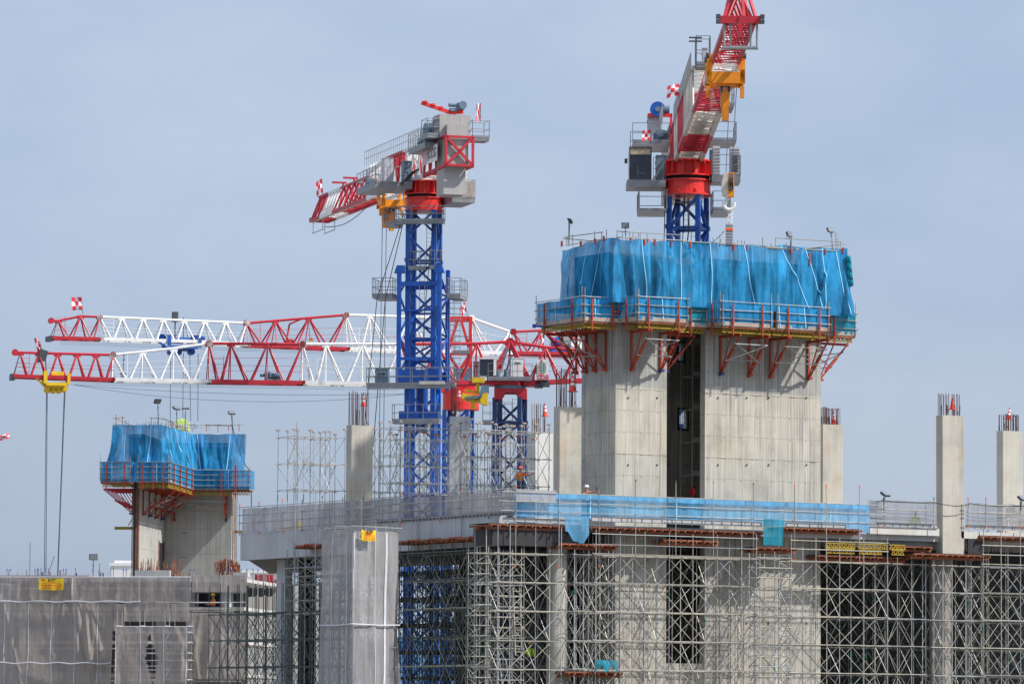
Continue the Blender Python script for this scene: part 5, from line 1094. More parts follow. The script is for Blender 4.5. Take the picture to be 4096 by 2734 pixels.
# climbing cage
za, zb3 = zL_(1555), zL_(1085); mb = MB(frLm)
W_ = 1.45
for sx in (-1, 1):
    for sy in (-1, 1): mb.box(sx*W_-.14, sx*W_+.14, sy*W_-.14, sy*W_+.14, za, zb3+.2)
    mb.hexa([frLm.p(sx*a, b, zb3-.25) for a, b in ((1.1, -W_-.15), (W_+.35, -W_-.15), (W_+.35, -W_+.3), (1.1, -W_+.3))], [frLm.p(sx*a, b, zb3+.3) for a, b in ((1.1, -W_-.15), (W_+.15, -W_-.15), (W_+.15, -W_+.3), (1.1, -W_+.3))], True)
mb.build('cage_post', blue, tL)
mb = MB(frLm); nb_ = 5
for k in range(nb_):
    a = za+.9+(zb3-za-1.2)*k/nb_; b = za+.9+(zb3-za-1.2)*(k+1)/nb_
    for q in range(4):
        c = [(-W_, -W_), (W_, -W_), (W_, W_), (-W_, W_)]; p0, p1 = c[q], c[(q+1) % 4]
        if q != 0: 
            if (k+q) % 2: p0, p1 = p1, p0
            mb.beam((p0[0], p0[1], a), (p1[0], p1[1], b), .12)
mb.build('cage_lattice', blue, tL)
for py, h in ((1150, .3), (1250, .12), (1445, .2), (1540, 1.0)):
    z = zL_(py); MB(frLm).box(-W_+.1, W_-.1, -W_-.08, -W_+.12, z, z+h).build('cage_beam', blue, tL); MB(frLm).box(-W_+.1, W_-.1, W_-.1, W_+.1, z, z+h).build('cage_beam', blue, tL)
basket(tL, frLm, -3.4, -1.95, -1.4, 1.2, zL_(1187), 1.25, name='catwalk', thick=.18, gap=.5); basket(tL, frLm, 1.95, 2.9, -1.4, 1.2, zL_(1190), 1.25, name='catwalk', thick=.18, gap=.5)
basket(tL, frLm, -3.5, 2.8, -2.6, -1.95, zL_(1548), 1.2, name='catwalk', thick=.25); basket(tL, frLm, -1.6, 1.7, -2.7, -2.0, zL_(1692), 1.15, sides='sew', name='catwalk', thick=.2)
basket(tL, frLm, -.8, .4, -1.5, -1.0, zL_(1080), 1.2, name='catwalk', gap=.4); basket(tL, frLm, .7, 1.5, -1.5, -1.0, zL_(1078), 1.2, name='catwalk', gap=.4)
cabinet(tL, frLm, -2.9, -1.95, -2.5, -2.0, zL_(1545), zL_(1485), slate, 'hydraulic_unit'); mb = MB(frLm); mb.box(.3, 2.1, -2.75, -2.62, zL_(1548), zL_(1535)); mb.build('lamp_bar', cream, tL)
mb = MB(frLm); mb.cyl(0, -.3, zL_(1730), zL_(1530), .42, 16); mb.box(-1.3, 1.5, -1.95, -1.4, zL_(1695), zL_(1650)); mb.build('climbing_ram', blue, tL)
mb = MB(frLm)
for s, x0, x1, x2 in ((-1, -1.2, -3.0, -4.1), (-1, -1.1, -2.4, -3.3)): mb.path([(x0, -1.2, zL_(860)), (x1, -1.6, zL_(1200)), (x2, -1.8, zL_(1900))], .03, 5)
mb.path([(1.1, -1.1, zL_(880)), (1.6, -1.2, zL_(1080))], .035, 5); mb.path([(.9, -1.2, zL_(900)), (.5, -1.9, zL_(1250)), (.2, -2, zL_(1700))], .03, 5); mb.build('power_lead', black, tL)
# hooped ladder on the right of the cage
lb = MB(frLm); x = W_+.4
for s in (0, .45, .9): lb.tube((x+s, -.5, zL_(1530)), (x+s, -.5, zL_(1210)), .02, 4)
for py in range(1215, 1530, 22):
    z = zL_(py); A = [2*math.pi*k/10 for k in range(11)]
    for a, b in zip(A[:-1], A[1:]): lb.tube((x+.5+.45*math.cos(a), -.5+.35*math.sin(a), z), (x+.5+.45*math.cos(b), -.5+.35*math.sin(b), z), .018, 4)
lb.build('hooped_ladder', galv, tL)
# jib: rectangular root, triangular outer part
zb_f = lambda u: zj
zt_f = lambda u: zj+(hJ if u < 14 else 2.0)
for (a, b, n, mm) in ((-6.0, -2.5, 2, red), (-2.5, 3.2, 3, white), (3.2, 8.6, 3, red), (8.6, 14, 3, white)): truss(tL, frL, a, b, zb_f, zt_f, 1.5, n, mm, True, chord=.2, dia=.17)
for (a, b, n, mm) in ((14, 20, 4, red), (20, 25, 3, red), (25, 29, 4, white), (29, 32.2, 3, red)): truss(tL, frL, a, b, zb_f, zt_f, 1.4, n, mm, False, chord=.18, dia=.14)
mb = MB(frL); mb.box(14, 32, .5, .72, zj-.16, zj+.02); mb.build('chord_plate', cream, tL)
mb = MB(frL)
for v in (-.6, .6): mb.beam((32.2, v, zj), (31.0, 0, zj+2.0), .12)
mb.box(32.1, 32.4, -.8, .8, zj-.1, zj+.25); mb.build('jib_tip_frame', red, tL)
mb = MB(frL)
for u in (29.0, 32.2):
    for v in (-.5, .5): mb.tube((u, v, zj-1.0), (u, v, zj), .03, 5)
mb.tube((28.8, .5, zj-1), (32.5, .5, zj-1), .035, 5); mb.tube((28.8, -.5, zj-1), (32.5, -.5, zj-1), .035, 5); mb.build('end_step', galv, tL)
mb = MB(frL); pts = [(29.5-k*1.0, .2, zj-.75-.55*math.sin(math.pi*min(1, k/14*1.0))*1.0+.4*k/14) for k in range(15)]; mb.path(pts, .03, 5); mb.build('trolley_cable', black, tL)
for u in (21, 24.5): mb = MB(frL); mb.box(u-.1, u+.1, -.3, .9, zj+2.3, zj+2.45); mb.beam((u, 0, zj+2.0), (u, 0, zj+2.4), .12); mb.build('cable_roller', red, tL)
# walkway and rails on the picture-left side, machine deck, winches
rail_line(tL, frL, (-2.5, 1.0, zj+hJ), (14, 1.0, zj+hJ), 1.15, .6)
basket(tL, frL, -6.9, -2.2, .8, 1.9, zj+1.85, 1.25, sides='nwe', name='machine_deck', thick=.25, gap=.6); basket(tL, frL, -8.2, -6.6, 1.2, 2.1, zj+2.4, 1.25, sides='nwes', name='machine_deck', thick=.2)
basket(tL, frL, -8.6, -7.2, -2.6, -1.3, zj+2.3, 1.3, sides='nswe', name='catwalk', thick=.25)
motor(tL, frL, -4.2, 1.2, zj+1.9, 1.2); mb = MB(frL); mb.box(-5.9, -4.9, .5, 1.3, zj+1.9, zj+3.6); mb.tube((-5.4, 1.5, zj+2.9), (-5.4, .2, zj+2.9), .7, 20); mb.build('hoist_winch', slate, tL)
# counterweights (nearest the viewer)
ub = -8.2
for k in range(4):
    mb = MB(frL); u = ub+k*.5; mb.box(u+.01, u+.49, -1.25, 1.15, zj+2.3, zj+4.0) ; mb.box(u+.01, u+.49, -.9, .8, zj-2.0, zj+2.29); mb.build('counterweight', ballast, tL)
mb = MB(frL); mb.box(ub-.5, ub-.02, -.95, .7, zj+.1, zj+3.2); mb.build('counterweight', ballast, tL)
# red end frame with the X
mb = MB(frL); e = ub-.7; z0_, z1_ = zj+.12, zj+2.25; a, b = -1.25, .85
for p, q in (((a, z0_), (b, z0_)), ((a, z1_), (b, z1_)), ((a, z0_), (a, z1_)), ((b, z0_), (b, z1_)), ((a, z0_), (b, z1_)), ((b, z0_), (a, z1_))): mb.beam((e, p[0], p[1]), (e, q[0], q[1]), .16)
for v in (a, b):
    for z in (z0_, z1_): mb.beam((e, v, z), (-2.5, v*.8, zj+(.0 if z == z0_ else hJ)), .2, .22)
mb.build('counter_jib_frame', red, tL)
# sign board on the picture-left side
sg = SF(Frame(frL.p(0, 0, 0)[:2], frL.ang+math.pi), KL, zj)          # u runs towards the viewer, -v faces picture left
mb = MB(sg); mb.box(4.0, 7.9, -1.28, -1.22, zj+.55, zj+1.8); o = mb.build('sign_board', white, tL); mb = MB(sg); mb.box(4.02, 5.2, -1.30, -1.285, zj+.57, zj+1.78); mb.build('pink_panel', pinkish, o)
text_mesh('CCG', 1.0, logo_p, sg, 6.75, -1.3, zj+1.17, o, sx=.95); globe_logo(o, sg, 5.5, -1.3, zj+1.17, .26, .42, False)
# crown: service crane on top
zc = zj+4.02; mb = MB(frL); mb.box(-7.6, -7.2, -.3, .1, zc, zc+.25); mb.beam((-7.4, -.9, zc+.3), (-7.4, .3, zc+.25), .2, .25); mb.beam((-7.4, .2, zc+.25), (-7.2, 2.3, zc+.9), .2, .25)
for k in range(3): mb.box(-7.5, -7.1, .7+.6*k, .95+.6*k, zc+.52+.19*k, zc+.66+.19*k)
mb.build('service_jib', hotred, tL); mb = MB(frL); mb.tube((-7.5, -.3, zc+.8), (-7.5, .25, zc+.8), .15, 12); mb.box(-7.8, -7.2, -.9, -.4, zc+.45, zc+.95); mb.tube((-7.9, -.75, zc+.78), (-7.8, -.75, zc+.78), .28, 16); mb.box(-7.7, -7.2, -.3, .15, zc+.3, zc+.55); mb.build('service_winch', slate, tL)
# machine platform at picture left of the slew ring, cab at the right
basket(tL, frL, -1.2, 2.4, 1.3, 4.2, zj-.55, 1.3, sides='wn', name='machine_deck', thick=.35, gap=.8); basket(tL, frL, 2.4, 5.4, 2.0, 3.9, zj-.45, 1.3, sides='nwe', name='machine_deck', thick=.3)
cabinet(tL, frL, .4, 1.3, 2.35, 3.05, zj-.5, zj+1.55); cabinet(tL, frL, -1.0, -.2, 1.3, 1.9, zj-.5, zj+1.2, slate); motor(tL, frL, 3.6, 3.2, zj-.4, 1.0); mb = MB(frL); mb.beam((-1.2, 1.0, zj+.5), (-1.2, 2.2, zj-.5), .12); mb.path([(-1.3, .8, zj+.6), (-1.35, 1.4, zj+.3), (-1.3, 2.2, zj-.6)], .07, 6); mb.build('deck_strut', black, tL)
basket(tL, frL, -3.2, .6, -3.1, -1.3, zj-1.7, 1.45, sides='nswe', name='cab_deck', thick=.3)
mb = MB(frL); mb.box(-1.6, .2, -2.9, -1.5, zj-1.7, zj+.75); o = mb.build('cab', white, tL); mb = MB(frL); mb.box(-1.64, -1.61, -2.65, -1.7, zj-.7, zj+.45); mb.box(-1.3, 0, -2.93, -2.91, zj-.7, zj+.45); mb.build('window', glass, o)
netsheet('cab_screen', 'rumpled grey cloth tied to the rail below the cab of the centre left crane', [(-3.25, -1.9), (-3.25, -3.12), (-1.0, -3.12)], zj-1.6, zj-.35, nettaupe, .15, 91, .5, fr=frL, cat='screen cloth', step=.08)
trolley(tL, frL, 9.5, zj-.1, 1.15, orange, 0)
tk = P(1546, 880, DL+8.5); u_, v_, z_ = frL.inv(tk)
mb = MB(frL); mb.box(u_-.2, u_+.2, v_-.35, v_+.35, z_-.1, z_+.9); mb.prism([(u_-.2, z_-.6), (u_+.2, z_-.6), (u_+.25, z_-.1), (u_-.25, z_-.1)], v_-.3, v_+.3); mb.build('hook_block', orange, tL)
mb = MB(frL)
for px in (1530, 1546): q = frL.inv(P(px, 860, DL+8.5)); mb.tube((q[0], q[1], zj-1.5), (q[0], q[1]+(.25 if px == 1530 else .2), 3), .028, 5)
mb.build('hoist_rope', cable, tL)
flag(frL.p(31.0, .0, zj+2.1), 'chequered flag at the jib tip of the centre left crane', .15, .6, 1.3, -AZ, 2, .1, .2)
flag(frL.p(-7.6, -2.2, zj+3.6), 'narrow chequered flag beside the counterweight of the centre left crane', .1, .35, 1.5, -AZ, 5, 0, .0)
# ------------------------------------------------------------------ two flat-top cranes behind
def flat_crane(label, rootpx, rooty, Dr, tippx, Dt, tops, bots, sections, w=1.5):
    """tops/bots: picture points of the chords, read on the vertical plane through the jib"""
    a = P(rootpx, rooty, Dr); b = P(tippx, rooty, Dt); fr = Frame((a.x, a.y), math.atan2(b.y-a.y, b.x-a.x)); t = thing('tower_crane', (a.x, a.y, 0), label, 'tower crane', 'tower cranes')
    def rd(L):
        out = sorted((fr.onv(px, py, 0)[0], fr.onv(px, py, 0)[2]) for px, py in L)
        def f(u):
            if u <= out[0][0]: return out[0][1]
            for (x0, y0), (x1, y1) in zip(out[:-1], out[1:]):
                if u <= x1: return y0+(y1-y0)*(u-x0)/(x1-x0)
            return out[-1][1]
        return f
    zt, zb = rd(tops), rd(bots); U = lambda px: fr.onv(px, 1400, 0)[0]
    for nm, pa, pb, nodes, mat, thk, vert in sections:      # nodes: top panel points
        ua, ub_ = U(pa), U(pb); mb = MB(fr); us = [U(p) for p in nodes]
        N_ = 6
        for k in range(N_):
            x0, x1 = ua+(ub_-ua)*k/N_, ua+(ub_-ua)*(k+1)/N_
            for s in (-1, 1): mb.beam((x0, s*w/2, zb(x0)), (x1, s*w/2, zb(x1)), .17*thk, .24*thk)
            c, d = (1, -1) if k % 2 else (-1, 1); mb.tube((x0, c*w/2, zb(x0)), (x1, d*w/2, zb(x1)), .035, 4)
        allp = sorted(set([ua, ub_]+[u for u in us if min(ua, ub_) < u < max(ua, ub_)]))
        for x0, x1 in zip(allp[:-1], allp[1:]): mb.tube((x0, 0, zt(x0)), (x1, 0, zt(x1)), .10*thk, 8)
        su = sorted(us)
        for x0, x1 in zip(su[:-1], su[1:]):
            m = (x0+x1)/2
            for s in (-1, 1):
                mb.tube((x0, 0, zt(x0)), (m-.12, s*w/2, zb(m)), .065*thk, 6); mb.tube((x1, 0, zt(x1)), (m+.12, s*w/2, zb(m)), .065*thk, 6)
        for x in su:
            mb.box(x-.28, x+.28, -.08, .08, zt(x)-.22, zt(x)+.05)
            if vert:
                for s in (-1, 1): mb.tube((x, 0, zt(x)), (x+.1, s*w/2, zb(x)), .035*thk, 5)
        for x in (ua, ub_): mb.tube((x, -.16, zt(x)), (x, .16, zt(x)), .24*thk, 12); mb.box(x-.12, x+.12, -w/2-.1, w/2+.1, zb(x)-.12, zb(x)+.14)
        o = mb.build('jib_section', mat, t)
        hr = MB(fr)
        for f in ((.38, .52) if not vert else (.28, .42, .62)):
            for s in (w/2-.2,): hr.tube((ua, s, zb(ua)+(zt(ua)-zb(ua))*f), (ub_, s, zb(ub_)+(zt(ub_)-zb(ub_))*f), .016, 4)
        x = ua if ua > ub_ else ub_
        for k in range(5): hr.tube((x-.15, w/2-.2, zb(x)+.3+.33*k), (x-1.0, w/2-.2, zb(x)+.3+.33*k), .018, 4)
        hr.tube((x-1.0, w/2-.2, zb(x)), (x-1.0, w/2-.2, zb(x)+1.8), .02, 4); hr.build('handrail', mat, o)
    return t, fr, zt, zb, U
t3, f3, zt3, zb3_, U3 = flat_crane('nearer flat-top crane, its long low red and white jib with a yellow trolley', 2040, 1530, 357, 50, 351,
    [(78, 1409), (450, 1419), (570, 1407), (695, 1393), (838, 1373), (1210, 1376), (1600, 1376), (1900, 1374), (2040, 1366), (2140, 1381), (2183, 1388), (2310, 1400), (2500, 1410)],
    [(56, 1505), (432, 1519), (813, 1526), (1190, 1532), (1560, 1537), (1900, 1532), (2060, 1533), (2340, 1522), (2500, 1516)],
    [('', 60, 452, (80, 155, 231, 308, 384, 455), red, 1.0, False), ('', 452, 836, (452, 570, 695, 836), white, 1.05, True), ('', 836, 1210, (836, 923, 1070, 1210), red, 1.1, True), ('', 1210, 1602, (1210, 1304, 1450, 1602), white, 1.15, True), ('', 1602, 2040, (1602, 1752, 1907, 2040), red, 1.2, True), ('', 2040, 2480, (2040, 2181, 2312, 2450), red, 1.15, True)])
t4, f4, zt4, zb4_, U4 = flat_crane('farther flat-top crane, its white jib above and behind the nearer one', 1835, 1410, 400, 205, 388,
    [(231, 1283), (322, 1264), (397, 1267), (985, 1292), (1382, 1259), (1607, 1266), (1790, 1272), (1885, 1272), (2040, 1327), (2165, 1321), (2260, 1350), (2500, 1400)],
    [(201, 1352), (392, 1357), (850, 1370), (970, 1380), (1380, 1397), (1600, 1404), (1885, 1411), (2060, 1414), (2500, 1416)],
    [('', 203, 397, (231, 320, 397), red, 1.0, False), ('', 397, 985, (397, 485, 570, 652, 735, 817, 901, 985), white, 1.05, False), ('', 985, 1382, (985, 1100, 1234, 1382), red, 1.1, True), ('', 1382, 1790, (1382, 1478, 1640, 1790), white, 1.15, True), ('', 1885, 2052, (1885, 2040), white, 1.1, True), ('', 2052, 2480, (2052, 2165, 2420), red, 1.1, False)])
tag(t4, 'farther flat-top crane, its white jib passing above and behind the nearer one')
def tips(t, fr, U, zb, zt, px):
    u = U(px); mb = MB(fr); mb.box(u-.1, u+.25, -.8, .8, zb(u)-.25, zb(u)+.15); mb.build('end_beam', dgrey, t); mb = MB(fr)
    mb.tube((u, .5, zb(u)), (U(px+25), 0, zt(U(px+25))), .03, 5); mb.tube((u, -.5, zb(u)), (U(px+25), 0, zt(U(px+25))), .03, 5); mb.build('end_stay', dgrey, t)
tips(t3, f3, U3, zb3_, zt3, 55); tips(t4, f4, U4, zb4_, zt4, 203)
# masts
for (t, fr, px, pw, ytop, mat, nm) in ((t3, f3, 2041, 1.85, 1592, navy, 3), (t4, f4, 1838, 1.9, 1640, blue, 4)):
    fm = Frame(fr.p(0, 0, 0)[:2], -AZ-R_(12)); latt_mast(t, fm, pw, 0, fm.z(ytop, 0, 0), 1.9, mat, post=.3, dia=.17, sect=3)
# crane 3 head
F3 = Frame(f3.p(0, 0, 0)[:2], -AZ); z3_ = lambda py: F3.z(py, 0, 0)
mb = MB(F3); a, b = z3_(1600), z3_(1557); mb.prism([(-1.15, b), (1.25, b), (1.25, a), (.75, a), (.45, (a+b)/2+.1), (-.35, (a+b)/2+.1), (-.65, a), (-1.15, a)], -1.1, -.9); mb.prism([(-1.15, b), (1.25, b), (1.25, a), (.75, a), (.45, (a+b)/2+.1), (-.35, (a+b)/2+.1), (-.65, a), (-1.15, a)], .9, 1.1); mb.box(-1.12, 1.22, -.89, .89, (a+b)/2+.3, b-.01); mb.build('transition_piece', red, t3)
mb = MB(F3); mb.cyl(0, 0, z3_(1557), z3_(1544), 1.15, 28); mb.build('gear_ring', slate, t3); mb = MB(F3); mb.cyl(0, 0, z3_(1543), z3_(1516), 1.1, 28); mb.box(-1.7, -1, -.9, .9, z3_(1543), z3_(1522)); mb.box(1, 1.8, -.9, .9, z3_(1545), z3_(1505)); mb.build('slew_platform', red, t3)
mb = MB(F3)
for s in (-1, 1):
    mb.beam((0, s*.3, z3_(1372)), (-1.55, s*.8, z3_(1520)), .26, .26); mb.beam((0, s*.3, z3_(1372)), (1.35, s*.8, z3_(1515)), .26, .26)
mb.prism([(-.5, z3_(1372)), (-.25, z3_(1362)), (.5, z3_(1362)), (.6, z3_(1372)), (.2, z3_(1390)), (-.2, z3_(1390))], -.3, .3); mb.build('head_frame', red, t3)
mb = MB(F3); mb.beam((-.2, -.5, z3_(1395)), (-.9, -.5, z3_(1515)), .18); mb.beam((.1, -.5, z3_(1425)), (-.5, -.5, z3_(1515)), .12); mb.build('luffing_strut', slate, t3)
cabinet(t3, F3, .15, .95, -1.0, -.1, z3_(1517), z3_(1437), white); basket(t3, F3, -1.6, 1.6, -1.6, -1.0, z3_(1520), 1.1, sides='s', name='catwalk')
for x in (-.9, -.25, .6): mb = MB(F3); mb.cyl(x, -.8, z3_(1515), z3_(1480), .2, 10); mb.build('slew_motor', slate, t3)
mb = MB(F3); mb.box(-2.2, -1.0, -1.6, -.2, z3_(1508), z3_(1443)); o = mb.build('cab', glass, t3); mb = MB(F3); mb.box(-2.25, -.95, -1.65, -.15, z3_(1443)+.002, z3_(1438)); mb.box(-1.2, -1.0, -1.64, -1.61, z3_(1508), z3_(1443)); mb.build('cab_frame', white, o)
def sign(t, fr, x0, x1, y, py0, py1, zf, withtext, rx, rz, cz):
    mb = MB(fr); mb.box(x0, x1, y, y+.9, zf(py1), zf(py0)); o = mb.build('sign_box', white, t); c = (x0+x1)/2
    globe_logo(o, fr, c, y-.01, zf(cz), rx, rz, True)
    if withtext: text_mesh('CCG', .42, logo_r, fr, c, y-.02, zf(1512), o, bold=.015)
    return o
sign(t3, F3, (2150-2041)/56, (2198-2041)/56, -1.2, 1441, 1522, z3_, True, .24, .46, 1475)
mb = MB(F3); mb.box(1.9, 2.5, -.9, 0, z3_(1500), z3_(1458)); mb.build('cable_reel', dgrey, t3)
mb = MB(F3); mb.box(2.2, 2.9, -1.0, .6, z3_(1545), z3_(1528)); mb.box(1.8, 2.4, -.8, .5, z3_(1550), z3_(1536)); mb.build('ballast_tray', dgrey, t3)
# crane 3 yellow trolley and ropes
def ftrolley(t, fr, U, zb, px, mat, ropes, zend, blocks, wide=1.2, top=.5):
    u = U(px); z = zb(u); mb = MB(fr)
    for s in (-1, 1): mb.box(u-wide*.8, u+wide*.8, s*.85-.08, s*.85+.08, z-.6, z-.38); mb.box(u-wide, u-wide+.2, s*.85-.1, s*.85+.1, z-.5, z+.3); mb.box(u+wide-.25, u+wide, s*.85-.1, s*.85+.1, z-.45, z+.45)
    mb.box(u-wide*.6, u+wide*.5, -.7, .7, z-.72, z-.5); mb.box(u-.5, u+.4, -.7, .7, z+.15, z+top); mb.beam((u+wide+.6, -.7, z+.2), (u+.4, -.7, z-.9), .14)
    o = mb.build('trolley', mat, t); mb = MB(fr)
    for x in blocks[1:]: MB(fr).tube((u+x, -.25, z-.85), (u+x, .25, z-.85), .27, 14).build('sheave', mat, o)
    for x in blocks[:1]: mb.tube((u+x, -.25, z-.85-.1*math.sin(x*3)), (u+x, .25, z-.85-.1*math.sin(x*3)), .27, 14)
    mb.build('sheave', mat, o); mb = MB(fr)
    for dx, lean in ropes: mb.tube((u+dx, 0, z-.9), (u+dx+lean, .1, zend), .028, 5)
    mb.build('hoist_rope', cable, t); return o, u, z
o, u, z = ftrolley(t3, f3, U3, zb3_, 226, yellow, ((.62, -.1), (.68, -.02), (-.60, .42), (-.66, .46)), 12, (-.55, -.2, .2, .6), .95, .42)
mb = MB(f3); us_ = U3(188); mb.beam((us_, -.2, z+.2), (us_+.1, -.2, z+1.5), .07); mb.hexa([f3.p(us_+.1, -.6, z+1.25), f3.p(us_+.7, -.6, z+1.1), f3.p(us_+.7, .2, z+1.1), f3.p(us_+.1, .2, z+1.25)], [f3.p(us_-.1, -.6, z+1.9), f3.p(us_+.5, -.6, z+2.1), f3.p(us_+.5, .2, z+2.1), f3.p(us_-.1, .2, z+1.9)], True); mb.build('solar_panel', dgrey, t3)
o, u, z = ftrolley(t4, f4, U4, zb4_, 726, blue, ((.9, 0), (-.15, 0), (-.7, -.1), (-1.4, 0)), f4.z(1682, U4(726), 0), (-.8, .3, .9), 1.4, .3)
mb = MB(f4)
for x in (-1.3, 1.4): mb.tube((u+x, -.9, z+.3), (u+x, -.7, z+.3), .34, 14)
mb.build('wheel', blue, o); mb = MB(f4); mb.box(u+.3, u+.7, -.5, 0, z+1.6, z+2.4); mb.beam((u+.5, -.2, z+.3), (u+.5, -.2, z+1.6), .08); mb.beam((u-.2, -.2, z+.3), (u-.2, -.2, z+2.0), .06); mb.build('solar_panel', dgrey, t4)
motor(t4, f4, U4(805), -.3, zb4_(U4(805))+.1, .7, blue); motor(t3, f3, U3(1090), .1, zb3_(U3(1090))+.15, .95, slate); mb = MB(f3); u = U3(496); mb.beam((u, 0, zt3(u)), (u+.05, 0, zt3(u)-1.3), .1); mb.tube((u+.05, -.1, zt3(u)-1.5), (u+.05, .1, zt3(u)-1.5), .22, 12); mb.build('obstruction_lamp', slate, t3)
mb = MB(f4); u = U4(1158); mb.beam((u+.2, -.4, zb4_(u)+.2), (u-.1, -.4, zb4_(u)+1.9), .12); mb.beam((u-.1, -.4, zb4_(u)+1.9), (u-1.2, -.3, zb4_(u)+2.4), .14); mb.tube((u-.2, -.6, zb4_(u)+.4), (u-.2, -.3, zb4_(u)+.4), .3, 12); mb.build('rope_arm', red, t4); mb = MB(f4); mb.tube((u-.2, -.65, zb4_(u)+.5), (u-.2, -.6, zb4_(u)+.5), .26, 14); mb.build('sheave', yellow, t4); mb = MB(f4); mb.tube((u-2, -.65, zb4_(u)+.7), (u-2, -.6, zb4_(u)+.7), .18, 14); mb.build('sheave', yellow, t4)
mb = MB(f3)
for sag, y0, y1 in ((0.6, -.7, .0), (1.6, -.6, .3)):
    a = Vector((U3(300), y0, zb3_(U3(300))-.4)); b = Vector((U3(1640), y1, zb3_(U3(1640))-.7)); pts = [a+(b-a)*(k/24)-Vector((0, 0, sag*4*(k/24)*(1-k/24)*.55)) for k in range(25)]; mb.path([tuple(p) for p in pts], .018, 4)
mb.build('trolley_cable', cable, t3)
for fr, U, zb, t in ((f3, U3, zb3_, t3), (f4, U4, zb4_, t4)):
    mb = MB(fr)
    for dz in (-.3, -.45): mb.tube((U(240), .2, zb(U(240))+dz), (U(1600), .2, zb(U(1600))+dz), .015, 4)
    mb.build('trolley_cable', cable, t)
# crane 4 head: red portal
F4 = Frame(f4.p(0, 0, 0)[:2], -AZ); z4_ = lambda py: F4.z(py, 0, 0); mb = MB(F4)
for s in (-.7, .7):
    mb.beam((-.85, s, z4_(1272)), (-.85, s, z4_(1560)), .28); mb.beam((.95, s, z4_(1272)), (.95, s, z4_(1560)), .28)
    mb.beam((-.15, s, z4_(1285)), (-.85, s, z4_(1400)), .2); mb.beam((.2, s, z4_(1285)), (.8, s, z4_(1385)), .2); mb.beam((-.85, s, z4_(1411)), (.95, s, z4_(1411)), .26); mb.beam((-.85, s, z4_(1415)), (.8, s, z4_(1540)), .2); mb.beam((.95, s, z4_(1415)), (-.7, s, z4_(1540)), .2)
mb.box(-1.05, 1.1, -.75, .75, z4_(1285), z4_(1268)); mb.box(-1.5, 1.4, -1, 1, z4_(1568), z4_(1530)); mb.build('head_frame', hotred, t4)
mb = MB(F4); mb.cyl(.2, 0, z4_(1640), z4_(1560), 1.5, 24); mb.build('slew_drum', hotred, t4)
cabinet(t4, F4, -.4, 1.0, -1.2, -.4, z4_(1530), z4_(1480), slate); cabinet(t4, F4, 1.2, 1.8, -.9, 0, z4_(1520), z4_(1450), galv); basket(t4, F4, -.3, .9, -1.2, -.8, z4_(1412), 1.3, name='catwalk')
basket(t4, F4, 2.0, 4.4, -1.4, .8, z4_(1690), 1.6, name='catwalk', gap=.5); mb = MB(f4)
u = U4(2245); mb.tube((u, -.9, zb4_(u)+.85), (u, -.8, zb4_(u)+.85), .62, 28); mb.box(U4(2320), U4(2200), -.85, .6, zb4_(u)+.1, zb4_(u)+.45); mb.build('cable_drum', blue, t4); mb = MB(f4); mb.box(U4(2285), U4(2222)-.5, -.5, .5, zb4_(u)+.5, zb4_(u)+1.4); mb.build('hoist_winch', galv, t4)
mb = MB(f4); mb.box(U4(2400), U4(2055), -.7, .7, zb4_(u)-.28, zb4_(u)+.05); mb.build('counter_jib_girder', red, t4); rail_line(t4, f4, (U4(2390), -.75, zb4_(u)+.05), (U4(2075), -.75, zb4_(u)+.05), 1.1, .9)
F4s = Frame(f4.p(0, 0, 0)[:2], f4.ang+math.pi); x0 = -U4(2268); x1 = -U4(2350); mb = MB(F4s); zz = zb4_(u); mb.box(x0, x1, -1.0, -.3, zz+.15, zz+.95); o = mb.build('sign_box', white, t4); globe_logo(o, F4s, x0+.55, -1.01, zz+.55, .2, .28, True); mb = MB(F4s); mb.beam((x0+1.1, -1.02, zz+.4), (x1-.1, -1.02, zz+.75), .02, .09); mb.beam((x0+1.1, -1.02, zz+.4), (x1-.1, -1.02, zz+.35), .02, .06); mb.build('red_arc', logo_r, o)
rail_line(t4, f4, (U4(1795), -.7, zb4_(0)+.1), (U4(1560), -.7, zb4_(0)+.1), 1.1, .9, red)
flag(P(332, 1262, 389), 'chequered flag above the left end of the farther white jib', .45, 1.0, 1.25, -AZ, 3, .15, .1)
flag(P(153, 1412, 351.5), 'chequered flag flying near the left tip of the nearer red jib', .1, .65, 1.2, -AZ+math.pi, 6, -.3, .5)
flag(P(1872, 1268, 400), 'small chequered flag on the red head of the farther crane', .5, .5, .9, -AZ, 7, .3, .5)
flag(P(2172, 1392, 357.5), 'chequered flag on the counter jib left of the main core', .05, .45, 1.25, -AZ, 8, -.1, .1)
mb = P(44, 1760, 380); t9 = flag(P(-4, 1775, 380), 'small red and white flag alone at the left edge of the photo', .25, .95, .5, -AZ+math.pi, 9, 0, -.1); q9 = P(-4, 1775, 380); MB().tube((q9.x, q9.y, 0), (q9.x, q9.y, q9.z), .02, 5).build('lower_pole', dgrey, t9)
